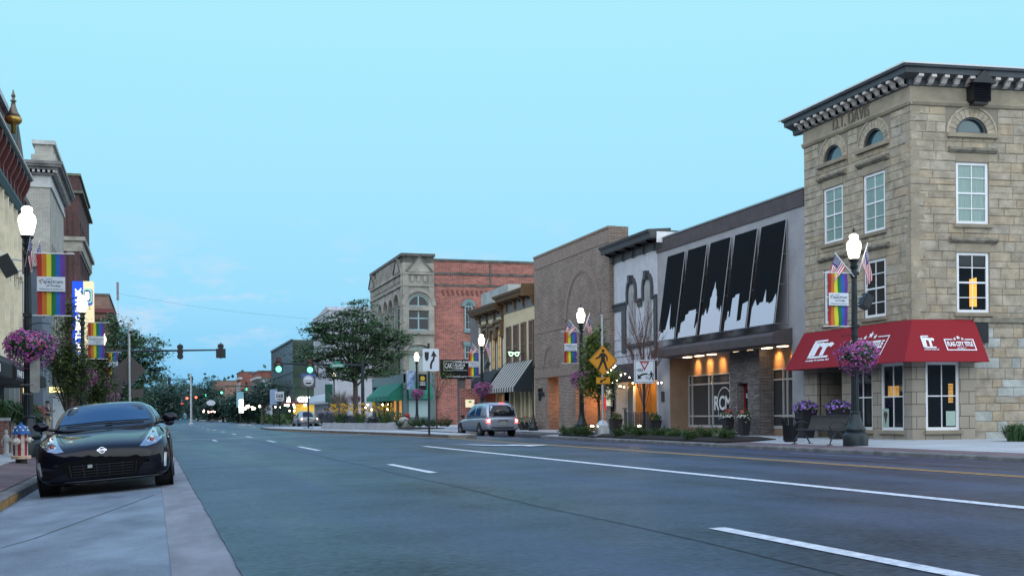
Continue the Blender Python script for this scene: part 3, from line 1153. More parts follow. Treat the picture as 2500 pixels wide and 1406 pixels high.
disc(m, (XF - PR + .038, ya, za + .14), (0, -1, 0), (0, 0, 1), .11, thick=.004)
m.face([(XF - PR + .036, ya - .09, za + .1), (XF - PR + .036, ya + .09, za + .1), (XF - PR + .036, ya, za - .22)])
m.build('poster_print', mat('brown_print', (.09, .05, .04), .6), w)
uq = u3[1] - .30
m = MB(fGS)
m.box(uq - .17, uq + .17, -.046, -.04, zs2 + .14, zs2 + .62)
m.build('window_poster', mat('pale_green_paper', (.35, .48, .42), .6), w3)
m = MB(fSK)
m.sweep([(0, zaw - .1), (.10, zaw - .08), (.12, zaw + .06), (0, zaw + .09)], u3[2] + .0, UE)
m.build('string_course', M_lint, stone)
u_, z_ = Sk(2388, 800)
m = MB(fSK)
m.box(u_ - .15, u_ + .30, .03, .12, z_ - .5, z_ + .15)
m.build('junction_box', M_black, stone)
# red awning round the corner
AO = .86
zab = None
cA = CC + Vector((-AO, 0, 0))
q0 = CC + SNn * AO
t = (XF - AO - q0.x) / SD.x
cB = Vector((XF - AO, q0.y + SD.y * t, 0))
# height of its lower edge from the corner seen at (2214, 882)
zab = atD(2214, 882, 1).z
tx, tz = ray(2214, 882)
zcc = cB.x * ST + cB.y * CT
zab = CZ + zcc * tz
aT0 = Vector((XF - .03, Y1 + .05, zaw)); aTc = Vector((XF - .03, Y0 - .03, zaw))
aB0 = Vector((XF - AO, Y1 + .05, zab)); aBc = Vector((cB.x, cB.y, zab))
uA = Sk(2377, 781)[0]
aT1 = Vector(fSK(uA, .03, zaw)); aB1 = Vector(fSK(uA, AO, zab))
def red_mat():
 return mat('red_awning_canvas', (.25, .010, .018), .75, noise=(60, .12), spec=.3)
awn = MB()
th = .02
bk = Vector((.02, .02, -.015))
for q in ((aT0, aTc, aBc, aB0), (aTc, aT1, aB1, aBc)):
 awn.rings([[tuple(p) for p in q], [tuple(p + bk) for p in q]])
awn.face([aT0, aB0, (aT0.x, aT0.y, zab)])
awn.face([aT1, aB1, tuple(Vector(fSK(uA, .03, zab)))])
aw = awn.build('awning', red_mat(), stone)
M_wl = mat('white_lettering', (.80, .82, .84), .6)
def aw_n(a, b, c):
 n = (b - a).cross(c - a).normalized()
 return n
def star(mb, c, right, up, r):
 nn = right.cross(up).normalized()
 pts = []
 for k in range(10):
  rr = r if k % 2 == 0 else r * .42
  a = math.pi / 2 + k * math.pi / 5
  pts.append(c + right * (rr * math.cos(a)) + up * (rr * math.sin(a)))
 mb.rings([pts, [p + nn * .012 for p in pts]])
def awning_text(A, B, C, rr_px, box_px, py_top, py_bot, clip=None):
 """A,B along the top (left, right as read), C below A; pixel spans are measured on the slanted cloth"""
 right = (B - A).normalized()
 nrm = right.cross((A - C)).normalized()
 up = nrm.cross(right).normalized()
 def pt(px, py):
  p = onP(px, py, A, nrm)
  return (p - A).dot(right), (p - A).dot(up)
 m = MB()
 x0, y1_ = pt(rr_px[0], rr_px[2])
 x1, y0_ = pt(rr_px[1], rr_px[3])
 H = y1_ - y0_
 Wd = x1 - x0
 P0 = lambda x, y: A + right * x + up * y + nrm * .012
 text_into(m, 'r', P0(x0 + Wd * .14, y0_ + H * .13), right, up, Wd * .42, H * .74, bold=.03)
 text_into(m, 'r', P0(x0 + Wd * .52, y0_ + H * .13), right, up, Wd * .46, H * .70, bold=.03)
 poly3(m, [(0, 0), (Wd * .12, 0), (Wd * .12, H), (0, H)], P0(x0, y0_), right, up)
 poly3(m, [(0, 0), (Wd * .60, 0), (Wd * .60, H * .09), (0, H * .09)], P0(x0, y0_ + H * .91), right, up)
 poly3(m, [(0, 0), (Wd * .95, 0), (Wd * .95, H * .10), (0, H * .10)], P0(x0, y0_ - .0), right, up)
 text_into(m, 'rooney & ranzau, ltd.', P0(x0, y0_ - H * .20), right, up, Wd * 1.1, H * .14, bold=.02)
 x0, y1_ = pt(box_px[0], box_px[2])
 x1, y0_ = pt(box_px[1], box_px[3])
 H, Wd = y1_ - y0_, x1 - x0
 b = .035
 for q in ([(0, 0), (Wd, 0), (Wd, b), (0, b)], [(0, b), (b, b), (b, H), (0, H)], [(Wd - b, b), (Wd, b), (Wd, H), (Wd - b, H)], [(b, H - b), (Wd * .29, H - b), (Wd * .29, H), (b, H)], [(Wd * .71, H - b), (Wd - b, H - b), (Wd - b, H), (Wd * .71, H)]):
  poly3(m, q, P0(x0, y0_), right, up)
 text_into(m, 'FLAG CITY TITLE', P0(x0 + Wd * .07, y0_ + H * .36), right, up, Wd * .86, H * .42, bold=.035)
 text_into(m, 'AGENCY', P0(x0 + Wd * .36, y0_ + H * .12), right, up, Wd * .30, H * .15, bold=.01, spacing=1.3)
 for fx, fy, r_ in ((.37, 1.0, .12), (.5, 1.12, .17), (.63, 1.0, .12)):
  star(m, P0(x0 + Wd * fx, y0_ + H * fy), right, up, r_ * H * 1.1)
 m.build('lettering', M_wl, aw)
awning_text(aT0, aTc, aB0, (1993, 2022, 833, 872), (2080, 2150, 829, 866), 0, 0)
awning_text(aTc, aT1, aBc, (2245, 2288, 820, 850), (2303, 2385, 828, 856), 0, 0)

#2. grey stucco office with tilted skyline screens
rcm = thing('stucco_office_building', 'grey stucco two-storey office with five tilted black skyline screens above a dark canopy', 'building', (XF, YX(1788, XF), 0))
ya, yb = Y1 + .0, YX(1608, XF)
M_stuc = mat('grey_stucco', (.31, .305, .32), .9, noise=(1.2, .14), bump=(60, .12))
M_band = mat('dark_brown_stucco', (.075, .063, .066), .85, noise=(2, .2), bump=(60, .1))
M_tanst = mat('tan_stucco', (.29, .20, .14), .9, noise=(1.5, .16), bump=(60, .12))
zp = (E(1607, 588)[1] + E(1967.6, 457.6)[1]) / 2
zpb = (E(1607, 618)[1] + E(1967.6, 500)[1]) / 2
zcan = (E(1935, 833, XF - .9)[1] + E(1635, 868, XF - .9)[1]) / 2
sa, sb = YX(1935, XF), YX(1636, XF)
m = MB(FE)
m.wall(ya, yb, ZB, zpb, [(sa, sb, ZB, zcan)], reveal=.9, edge=False)
m.box(ya, yb, -12, -1.2, ZB, zpb - .2)
m.box(ya, yb, -1.0, 0.0 - .01, zcan + .3, zpb - .01)
m.box(sa, sb, -1.19, -.93, zcan - .1, zcan + .3)
for z in (zcan - .15,):
 m.box(ya, sa, 0, .004, z, z + .02).box(sb, yb, 0, .004, z, z + .02)
m.build('wall', M_stuc, rcm)
m = MB(FE)
m.box(ya, yb, -.3, .05, zpb, zp)
m.box(ya, yb, -12, -.3, zpb - .3, zpb + .3)
m.build('parapet', M_band, rcm)
m = MB(FE)
m.box(ya, yb + .0, -.34, .09, zp, zp + .06)
m.build('coping', mat('metal_coping', (.35, .40, .43), .4, .5), rcm)
m = MB(FE)
m.sweep([(0, zcan), (.9, zcan), (.9, zcan + .32), (.80, zcan + .42), (0, zcan + .62)], sa - .05, sb + .12)
m.build('canopy', M_band, rcm)
XR = XF + .92
fR = fE(XR)
gR = lambda px: YX(px, XR)
ZH = (E(1712, 914, XR)[1] + E(1860, 902, XR)[1]) / 2
ZS = (E(1712, 1046, XR)[1] + E(1845, 1042, XR)[1]) / 2
A0, A1 = gR(1784), gR(1681)
B0, B1 = gR(1938), gR(1850)
m = MB(fR)
m.wall(sa - 1.3, sb + .2, ZB, zcan + .2, [(A0, A1 - .02, ZS, ZH), (B0 - 1.0, B1, ZS, ZH)], reveal=.1, edge=False)
m.fr = None
m.box(XF - .0 + .01, XR + .02, sb - .012, sb + .1, ZB, zcan - .01)
m.build('shopfront_wall', M_tanst, rcm)
def shopwin(parent, u0, u1, us, hz, fr_=fR, zs=ZS, zh=ZH):
 m = MB(fr_)
 f = .07
 m.box(u0, u1, -.08, .02, zs, zs + .12).box(u0, u1, -.08, .02, zh - f, zh)
 for u in [u0] + us + [u1 - f]:
  m.box(u, u + f, -.08, .018, zs + .12, zh - f)
 for z in hz:
  m.box(u0 + f, u1 - f, -.07, .012, z, z + f)
 w = m.build('shop_window', mat('silver_frame', (.58, .56, .55), .4, .3), parent)
 g = MB(fr_)
 g.box(u0 + .02, u1 - .02, -.045, -.035, zs + .05, zh - .03)
 g.build('pane', mat('office_glass', (.045, .05, .055), .05, spec=.5), w)
 return w
zq = ZH - (ZH - ZS) * .20
zq2 = ZS + (ZH - ZS) * .20
wa = shopwin(rcm, A0, A1 - .02, [A1 - .45, gR(1741), gR(1732)], [zq, zq2])
wb_ = shopwin(rcm, B0 - 1.0, B1, [B1 - .5, gR(1924), gR(1914) ], [zq, zq2])
# office lettering on the glass
m = MB()
X_ = XR + .028
yL = gR(1743)
zb_ = E(1760, 1001, XR)[1]
text_into(m, 'RCM', (X_, yL, zb_), (0, -1, 0), (0, 0, 1), 1.62, .66, bold=.02, thick=.006)
text_into(m, 'architects', (X_, yL - .55, zb_ - .27), (0, -1, 0), (0, 0, 1), 1.1, .2, thick=.006)
for k in range(16):
 a, b = math.pi * k / 16 * .98 + .02, math.pi * (k + 1) / 16 * .98 + .02
 c = (yL - .98, zb_ + .32)
 q = [(c[0] + .70 * math.cos(a), c[1] + .72 * math.sin(a)), (c[0] + .70 * math.cos(b), c[1] + .72 * math.sin(b)), (c[0] + .66 * math.cos(b), c[1] + .68 * math.sin(b)), (c[0] + .66 * math.cos(a), c[1] + .68 * math.sin(a))]
 m.face([(X_ - .002, y, z) for y, z in q])
m.face([(X_ - .002, c[0] + .70, c[1]), (X_ - .002, c[0] + .66, c[1]), (X_ - .002, c[0] + .50, c[1] - .75), (X_ - .002, c[0] + .53, c[1] - .75)])
m.build('lettering', M_wl, wa)
# split-face stone pier with the red door
M_slate = brick('ledger_stone', (.30, .27, .26), (.17, .15, .145), (.03, .03, .035), .34, .06, .006, .7, 1.0, .35)
fP = fE(XF + .28)
P0_, P1_ = YX(1856, XF + .28), YX(1783.5, XF + .28)
D0, D1 = YX(1826, XF + .28), YX(1800.5, XF + .28)
zD = E(1812, 935, XF + .28)[1]
m = MB(fP)
m.wall(P0_, P1_, ZB, zcan, [(D0, D1, ZB, zD)], reveal=.42, edge=False)
rnd = random.Random(2)
z = ZB
while z < zcan - .02:
 h = rnd.uniform(.04, .09)
 u = P0_
 while u < P1_ - .05:
  L = min(rnd.uniform(.15, .5), P1_ - u)
  if not (D0 - .01 < u + L / 2 < D1 + .01 and z < zD) and not (z < zD and (u < D0 < u + L or u < D1 < u + L)):
   m.box(u + .003, u + L - .003, -.01, rnd.uniform(.008, .05), z + .003, min(z + h, zcan) - .003)
  u += L
 z += h
m.fr = None
m.box(XF + .27, XR, P0_ - .0, P0_ + .06, ZB, zcan)
m.build('stone_pier', M_slate, rcm)
m = MB(fP)
f = .12
m.box(D0, D1, -.40, -.36, ZB, zD)
m.box(D1 - f, D1, -.36, -.32, ZB, zD).box(D0, D0 + f, -.36, -.32, ZB, zD).box(D0 + f, D1 - f, -.36, -.32, zD - .25, zD).box(D0 + f, D1 - f, -.36, -.32, ZB, ZB + .25)
door = m.build('door', mat('red_door_paint', (.22, .012, .010), .45), rcm)
m = MB(fP)
m.box(D0 + f, D1 - f, -.345, -.335, ZB + .25, zD - .25)
m.build('pane', M_glass, door)
m = MB()
text_into(m, '322', (XF + .28 + .325, D1 - .16, zD - .62), (0, -1, 0), (0, 0, 1), .36, .18, bold=.03, thick=.006)
m.build('lettering', M_wl, door)
# canopy downlights: fitting and lamp
M_down = mat('downlight_lens', (1, .8, .6), .4, emit=((1.0, .72, .42), 6))
for zx, zy in ((213, 922), (276, 915), (341, 907), (481, 891), (555, 883), (633, 873), (716, 863)):
 u = YX(1580 + zx / 2.162, XF - .1)
 u = YX(1580 + zx / 2.162, XF + .35)
 m = MB(FE)
 m.box(u - .26, u + .26, -.48, -.26, zcan - .035, zcan - .001)
 m.build('downlight', M_down, rcm)
 if True:
  l = bpy.data.lights.new('downlight_lamp', 'SPOT')
  l.energy = 110
  l.color = (1.0, .46, .12)
  l.spot_size = R(76)
  l.spot_blend = 1
  l.shadow_soft_size = .05
  lo = bpy.data.objects.new('downlight_lamp', l)
  COL.objects.link(lo)
  lo.parent = rcm
  lo.location = Vector((XF + .42, u, zcan - .08)) - rcm.location
  lo.rotation_euler = (0, R(-52), 0)
  lo['kind'] = 'helper'
# tilted screens
M_scr = mat('black_screen_mesh', (.004, .005, .007), .8, spec=.12)
M_sky_ = mat('white_screen_print', (.55, .60, .66), .7)
OUT = .62
ztop_s = (onX(1923, 536, XF - .06)[1] + onX(1675.7, 613, XF - .06)[1]) / 2
zbot_s = (onX(1893.6, 788, XF - OUT)[1] + onX(1649.4, 827.6, XF - OUT)[1]) / 2
SKY = [
[(0, 0), (0, .10), (.1, .125), (.12, .10), (.3, .09), (.32, .12), (.42, .12), (.48, .22), (.53, .30), (.56, .42), (.6, .30), (.62, .20), (.68, .12), (.75, .11), (.8, .14), (.86, .10), (.92, .14), (.97, .12), (1, 0)],
[(0, 0), (0, .06), (.08, .06), (.1, .17), (.3, .19), (.31, .25), (.46, .26), (.47, .285), (.86, .295), (.86, .26), (.95, .26), (.88, .25), (.86, .09), (.92, .08), (1, .15), (1, 0)],
[(0, 0), (0, .2), (.04, .22), (.1, .2), (.18, .28), (.24, .22), (.3, .22), (.36, .30), (.36, .38), (.42, .40), (.44, .45), (.5, .49), (.53, .555), (.56, .49), (.64, .45), (.66, .40), (.70, .38), (.7, .30), (.76, .24), (.82, .26), (.90, .21), (.96, .28), (1, .2), (1, 0)],
[(0, 0), (0, .1), (.08, .12), (.08, .2), (.14, .2), (.14, .14), (.22, .14), (.24, .33), (.36, .34), (.38, .36), (.55, .365), (.56, .08), (.75, .09), (.76, .25), (1, .27), (1, 0)],
[(0, 0), (0, .19), (.12, .27), (.2, .205), (.3, .21), (.32, .23), (.46, .23), (.53, .35), (.58, .22), (.68, .22), (.72, .2), (.86, .22), (.97, .29), (1, .25), (1, 0)]]
for (xl, xr), sk in zip(((118, 207), (227, 323), (345, 449), (476, 590), (615, 742)), SKY):
 yl, yr = YX(1580 + xl / 2.162, XF - .06), YX(1580 + xr / 2.162, XF - .06)
 T = Vector((XF - .06, 0, ztop_s)); B_ = Vector((XF - OUT, 0, zbot_s))
 up = (T - B_)
 H = up.length
 up.normalize()
 right = Vector((0, -1, 0))
 Wd = yl - yr
 m = MB()
 poly3(m, [(0, 0), (Wd, 0), (Wd, H), (0, H)], Vector((B_.x, yl, B_.z)), right, up, thick=.03)
 s = m.build('screen_panel', M_scr, rcm)
 m = MB()
 poly3(m, [(x * Wd, y * H) for x, y in sk], Vector((B_.x, yl, B_.z)) + right.cross(up) * .034, right, up, thick=.006)
 m.build('skyline_print', M_sky_, s)
 m = MB()
 m.tube([(XF - .04, yr - .02, ztop_s), (XF - .04, yr - .02, zbot_s)], .022, 5)
 m.tube([(XF - .06, yr - .02, ztop_s), (XF - OUT, yr - .02, zbot_s)], .022, 5)
 for q in (.33, .62, 1.0):
  z = ztop_s + (zbot_s - ztop_s) * q
  m.tube([(XF - .03, yr - .02, z), (XF - .06 - (OUT - .06) * q, yr - .02, z)], .018, 5)
 m.tube([(XF - OUT, yl + .1, zbot_s), (XF - OUT, yr - .15, zbot_s)], .022, 5)
 m.build('screen_bracket', mat('dull_steel', (.22, .23, .25), .5, .5), s)
m = MB(FE)
ul_, zl2 = E(1619, 968)
m.box(ul_ - .17, ul_ + .17, 0, .03, zl2 - .25, zl2 + .25)
m.build('plaque', mat('bronze_plaque', (.06, .045, .045), .5, .4), rcm)

#3. white painted building with dark cornice
whb = thing('white_painted_building', 'narrow white painted building with black bracketed cornice and two arched shuttered windows', 'building', (XF, YX(1554, XF), 0))
yc, yd = yb, YX(1500, XF)
M_wb = mat('white_painted_brick', (.50, .51, .55), .85, noise=(2.2, .12), bump=(9, .2))
M_trim = mat('charcoal_trim', (.055, .06, .065), .5, noise=(3, .2))
zf = (E(1502, 640)[1] + E(1605, 607)[1]) / 2
zaw3 = (E(1513, 890)[1] + E(1600, 884)[1]) / 2
ent0, ent1 = YX(1604, XF), YX(1505, XF)
m = MB(FE)
m.wall(yc, yd, ZB, zf, [(ent0, ent1, ZB, zaw3 - .1)], reveal=1.6, edge=False)
m.box(yc, yd, -12, -1.7, ZB, zf)
m.box(yc + .02, yd - .02, -1.7, -.01, zaw3, zf - .01)
for z in (zaw3 + .45, zaw3 + .75, zaw3 + 1.35):
 m.box(yc, yd, 0, .04, z, z + .05)
m.build('wall', M_wb, whb)
ez = (E(1475.6, 599.5, XF - .8)[1] + E(1589, 556.4, XF - .8)[1]) / 2
m = MB(FE)
pf = [(0, zf - .05), (.08, zf - .03), (.10, zf + .45), (.30, zf + .6), (.62, ez - .42), (.66, ez - .40), (.70, ez - .18), (.80, ez - .10), (.82, ez), (-.4, ez + .1), (-.4, zf)]
m.sweep(pf, yc - .72, yd + .1)
m.box(yc - .70, yd, -3.0, .60, ez - .40, ez - .02)
m.build('cornice', M_trim, whb)
for k in range(5):
 u = yc + .05 + (yd - yc - .35) * k / 4
 m = MB(FE)
 m.sweep([(.08, zf - .12), (.22, zf + .0), (.16, zf + .25), (.30, zf + .38), (.58, zf + .62), (.60, ez - .42), (.08, ez - .42)], u, u + .16)
 m.build('bracket', M_trim, whb)
m = MB()
m.box(XF - .35, XF + 1.6, yc - .735, yc - .70, ez - .62, ez - .1)
m.build('louvre_vent', M_white, whb)
hz_ = []
for pl, pr, pyt, pyb, pys in ((1538, 1554.5, 697, 840, 710), (1576.6, 1594, 686, 833, 700)):
 a, b = YX(pr, XF), YX(pl, XF)
 pm = (pl + pr) / 2
 hz_.append((a, b, E(pm, pyb)[1], E(pm, pys)[1], E(pm, pyt)[1]))
zs_, zp_, za_ = [sum(h[k] for h in hz_) / 2 for k in (2, 3, 4)]
for a, b, *_ in hz_:
 mid, w_ = (a + b) / 2, (b - a) / 2
 m = MB(FE)
 m.box(a, b, .0, .03, zs_, zp_)
 m.arch_ring(mid, zp_, 0.02, w_, 0, .03, rise=(za_ - zp_) / w_, N=10)
 for k in range(26):
  z = zs_ + .1 + (zp_ - zs_ - .1) * k / 26
  for s_ in (0, 1):
   u = a + .06 + s_ * (w_ - .02)
   m.box(u, u + w_ - .10, .03, .048, z, z + .055)
 m.build('shutter', mat('shutter_paint', (.36, .365, .37), .6), whb)
 m = MB(FE)
 m.arch_ring(mid, zp_, w_ + .02, w_ + .20, 0, .12, rise=1.15, N=6)
 m.box(a - .20, a - .02, 0, .12, zp_ - .62, zp_).box(b + .02, b + .20, 0, .12, zp_ - .62, zp_)
 m.prism([(mid - .10, zp_ + w_ * .85), (mid + .10, zp_ + w_ * .85), (mid + .14, zp_ + w_ + .36), (mid - .14, zp_ + w_ + .36)], 0, .24)
 m.build('window_hood', M_trim, whb)
m = MB(FE)
zm = zp_ - .62
segs = [(yc + .02, hz_[1][0] - .3), (hz_[1][1] + .3, hz_[0][0] - .3), (hz_[0][1] + .3, yd - .02)]
for a, b in segs:
 if b > a:
  m.sweep([(0, zm - .28), (.06, zm - .26), (.08, zm), (.15, zm + .06), (.15, zm + .14), (0, zm + .16)], a, b)
m.box(yc + .02, yc + .34, 0, .09, zs_ - .4, zm - .26)
m.box(YX(1527, XF) - .25, YX(1527, XF) + .25, 0, .09, zs_ - .4, zm - .26)
m.box(hz_[1][0] - .2, hz_[0][1] + .2, 0, .14, zs_ - .18, zs_)
m.build('wall_trim', M_trim, whb)
# entrance: dark awning, yellow-lit porch
a0, a1 = YX(1612, XF - .9), YX(1513, XF)
m = MB(FE)
m.sweep([(0, zaw3 - .9), (.9, zaw3 - .9), (.9, zaw3 - .70), (.55, zaw3 - .12), (0, zaw3 + .05)], yc + .15, a1)
m.build('awning', mat('brown_awning', (.03, .018, .018), .8), whb)
M_och = mat('ochre_porch_wall', (.52, .27, .07), .7, noise=(2, .15))
m = MB(FE)
m.box(ent0, ent1, -1.68, -1.6, ZB, zaw3 - .12)
m.box(ent1 - .9, ent1 - .02, -1.6, -.7, ZB, zaw3 - .12)
m.build('porch_wall', M_och, whb)
m = MB(FE)
m.box(ent1 - .86, ent1 - .1, -.70, -.62, ZB, zaw3 - 1.2)
d = m.build('door', mat('door_grey', (.10, .12, .12), .25, spec=.8), whb)
m = MB(FE)
m.box(ent1 - .94, ent1 - .86, -.7, -.58, ZB, zaw3 - 1.1).box(ent1 - .1, ent1 - .03, -.7, -.58, ZB, zaw3 - 1.1)
m.build('door_frame', M_white, d)
ya_, za_2 = E(1556, 962, XF + 1.58)
m = MB(FE)
m.box(ya_ - .1, ya_ + 1.2, -1.6, -1.56, za_2 + .25, za_2 + 1.4)
m.build('porch_window', M_glass, whb)
m = MB(FE)
yk, zk = E(1552, 1000, XF + 1.5)
m.box(yk - .3, yk + .3, -1.6, -1.54, zk - .28, zk + .28)
pl_ = m.build('number_plate', M_black, whb)
m = MB()
text_into(m, '324', (XF + 1.535, yk + .22, zk - .16), (0, -1, 0), (0, 0, 1), .42, .2, bold=.03)
m.build('lettering', M_wl, pl_)
for u, e in ((ent0 + 1.0, 40), (ent1 - 1.4, 40)):
 l = bpy.data.lights.new('porch_lamp', 'POINT')
 l.energy = e
 l.color = (1.0, .62, .28)
 l.shadow_soft_size = .12
 lo = bpy.data.objects.new('porch_lamp', l)
 COL.objects.link(lo)
 lo.parent = whb
 lo.location = Vector((XF + .6, u, zaw3 - .9)) - whb.location
 lo['kind'] = 'helper'
#4. brown brick hall with blind arches
XB = XF - .25
fB = fE(XB)
M_bb = brick('buff_brick', (.37, .29, .235), (.26, .20, .16), (.10, .085, .075), .30, .085, .014, .9, .8, .2)
M_bb2 = mat('brown_brick_course', (.235, .18, .145), .9, noise=(6, .25), bump=(20, .4))
M_oran = brick('entry_brick', (.34, .20, .12), (.26, .15, .09), (.30, .26, .22), .30, .085, .012, .85, .8, .15)
bb = thing('brown_brick_hall', 'brown brick hall front with a tall blind arch and smaller arch over its dark entry', 'building', (XB, YX(1400, XB), 0))
yB0, yB1 = YX(1491, XB), YX(1307, XB)
zT = (E(1305, 628.6, XB)[1] + E(1488, 550, XB)[1]) / 2
zBand = (E(1310, 914, XB)[1] + E(1498, 893, XB)[1]) / 2
o1 = (YX(1364, XB), YX(1337, XB))
o2 = (YX(1478, XB), YX(1405, XB))
zO = (E(1350, 914, XB)[1] + E(1440, 905, XB)[1]) / 2
m = MB(fB)
m.wall(yB0, yB1, ZB, zT, [(o1[0], o1[1], ZB, zO), (o2[0], o2[1], ZB, zO)], reveal=.6, edge=False)
m.box(yB0, yB1, -12, -2.6, ZB, zT - 3.5)
m.box(yB0, yB1, -1.1, -.005, zO + .005, zT - .01)
m.box(yB0 + .01, yB1 - .01, -2.6, -1.1, zO + .005, zT - 3.5)
m.box(yB0 + .01, yB0 + .1, -2.6, -.61, ZB, zO)
m.build('wall', M_bb, bb)
m = MB(fB)
m.box(yB0, yB1, 0, .03, zT - .85, zT - .12)
m.box(yB0 - .02, yB1, -.4, .08, zT - .12, zT)
m.build('parapet_band', M_bb2, bb)
m = MB(fB)
# blind arches in raised soldier courses
def blind(apex, pl, pr, base_py, r_th):
 a, b = YX(pr, XB), YX(pl, XB)
 mid, w_ = (a + b) / 2, (b - a) / 2
 zap = E((pl + pr) / 2, apex, XB)[1]
 zbs = E((pl + pr) / 2, base_py, XB)[1]
 sp = zap - w_ * 1.0
 m.arch_ring(mid, sp, w_ - r_th, w_, 0, .05, N=18)
 m.arch_ring(mid, sp, w_ - r_th - .10, w_ - r_th - .02, 0, .025, N=18)
 m.box(a, a + .06, 0, .05, zbs, sp).box(b - .06, b, 0, .05, zbs, sp)
 return mid, w_, sp
blind(645.6, 1381, 1470, 803, .34)
blind(836, 1328, 1364, 908, .22)
m.box(yB0 - .01, yB1, 0, .04, zBand - .25, zBand + .25)
zq_ = (E(1310, 812, XB)[1] + E(1380, 798, XB)[1]) / 2
m.box(YX(1381, XB), yB1, 0, .03, zq_ - .08, zq_ + .0)
m.box(yB0, YX(1470, XB), 0, .03, zq_ - .08, zq_ + .0)
m.box(YX(1381, XB), yB1, 0, .02, zq_ + .3, zq_ + .34)
m.box(yB0, YX(1470, XB), 0, .02, zq_ + .3, zq_ + .34)
m.build('arch_course', M_bb2, bb)
m = MB(fB)
m.box(o1[0] - .0, o1[1] + 0, -2.58, -2.5, ZB, zO)
m.box(o2[0], o2[1], -2.58, -2.5, ZB, zO)
m.box(o1[1], o1[1] + .1, -2.5, -.6, ZB, zO).box(o2[1], o2[1] + .1, -2.5, -.6, ZB, zO)
m.box(o1[0] - .1, o1[0], -2.5, -.6, ZB, zO).box(o2[0] - .1, o2[0], -2.5, -.6, ZB, zO)
m.box(o2[0], o2[0] + 2.2, -1.4, -1.0, ZB, ZB + .75)
m.build('entry_wall', M_oran, bb)
w = win(bb, fE(XB + 2.4), o2[0] + .3, o2[1] - 1.3, ZB + .8, zO - .3, d=0, nx=2, nz=1, fm=M_black, gm=M_glass)
for u, e in (((o1[0] + o1[1]) / 2, 80), (o2[1] - 1.0, 100), (o2[0] + 1.2, 100)):
 l = bpy.data.lights.new('entry_lamp', 'POINT')
 l.energy = e
 l.color = (1.0, .42, .12)
 l.shadow_soft_size = .15
 lo = bpy.data.objects.new('entry_lamp', l)
 COL.objects.link(lo)
 lo.parent = bb
 lo.location = Vector((XB + 1.5, u, 1.9)) - bb.location
 lo['kind'] = 'helper'
m = MB()
for body, pa_, pb_, y0_, y1_ in (('BLACK', 1315, 1326, 957.5, 951), ('BUILDING', 1315.5, 1330, 968.5, 962), ('330', 1315.8, 1321.5, 978, 972)):
 yl, z0_ = E(pa_, y0_, XB)
 yr, z1_ = E(pb_, y1_, XB)
 text_into(m, body, (XB - .01, yl, z0_), (0, -1, 0), (0, 0, 1), yl - yr, .25, bold=.03, thick=.04)
m.build('lettering', M_black, bb)
yq, zq3 = E(1488, 972, XB)
m = MB(fB)
m.box(yq - .42, yq + .30, 0, .08, zq3 - .45, zq3 + .48)
pc = m.build('poster_case', mat('poster_case_frame', (.3, .3, .28), .5), bb)
m = MB(fB)
m.box(yq - .36, yq + .24, .08, .09, zq3 - .39, zq3 + .42)
m.build('poster', mat('lit_notice_paper', (.75, .70, .5), .6, noise=(14, .15), emit=((1.0, .85, .5), .35)), pc)

#5. cream two-part building
cr_ = thing('cream_shop_building', 'cream two-storey shop building with brown bracketed cornices and four tall upper windows', 'building', (XF, YX(1236, XF), 0))
M_cream = mat('cream_paint', (.60, .50, .32), .8, noise=(1.5, .1), bump=(12, .25))
M_cream2 = mat('pale_cream_paint', (.60, .55, .41), .8, noise=(1.5, .1), bump=(12, .25))
M_bronze = mat('brown_cornice_paint', (.14, .08, .035), .45, noise=(5, .3))
M_gcor = mat('grey_cornice_paint', (.14, .135, .13), .5, noise=(4, .2))
M_wbr = brick('white_brick', (.42, .45, .43), (.36, .39, .37), (.25, .27, .26), .3, .09, .014)
yC0, yCm, yC1 = YX(1307, XF), YX(1233, XF), YX(1170, XF)
z1f = (E(1236, 764)[1] + E(1305, 744)[1]) / 2
z2f = (E(1176, 784)[1] + E(1230, 767)[1]) / 2
zsf = (E(1195, 912)[1] + E(1300, 908)[1]) / 2
sh0, sh1 = YX(1303, XF), YX(1195, XF)
m = MB(FE)
m.mi = 0
m.wall(yC0, yCm, ZB, z1f, [(sh0, yCm, ZB, zsf)], reveal=.5, edge=False)
m.mi = 1
m.wall(yCm, yC1, ZB, z2f, [(yCm, sh1, ZB, zsf)], reveal=.5, edge=False)
m.mi = 0
m.box(yC0, yC1, -12, -.55, ZB, z2f)
m.build('wall', [M_cream, M_cream2], cr_)
def cornice2(a, b, zf_, ze_, o_, name='cornice'):
 m = MB(FE)
 m.sweep([(0, zf_ - .06), (.06, zf_ - .04), (.06, zf_ + .62), (.02, zf_ + .7), (0, zf_ + .7)], a, b)
 m.build('frieze', M_gcor, cr_)
 m = MB(FE)
 m.sweep([(0, ze_ - .45), (o_ - .25, ze_ - .40), (o_ - .2, ze_ - .22), (o_, ze_ - .12), (o_ + .03, ze_), (-.5, ze_ + .10), (-.5, ze_ - .45)], a, b)
 m.build(name, M_bronze, cr_)
 n = max(4, int((b - a) / .9))
 for k in range(n + 1):
  u = a + (b - a - .16) * k / n
  big_ = k % 2 == 0
  m = MB(FE)
  dz = .75 if big_ else .30
  m.sweep([(.04, ze_ - .42 - dz), (.16, ze_ - .40 - dz * .8), (.22, ze_ - .42 - dz * .3), (o_ - .3, ze_ - .46), (o_ - .28, ze_ - .38), (.04, ze_ - .38)], u, u + (.17 if big_ else .10))
  m.build('bracket', M_bronze, cr_)
ze1 = (E(1210, 724, XF - .8)[1] + E(1289, 694.6, XF - .8)[1]) / 2
ze2 = (E(1159.5, 754, XF - .8)[1] + E(1212, 736, XF - .8)[1]) / 2
cornice2(yC0 + .0, yCm + .1, z1f, ze1, .85)
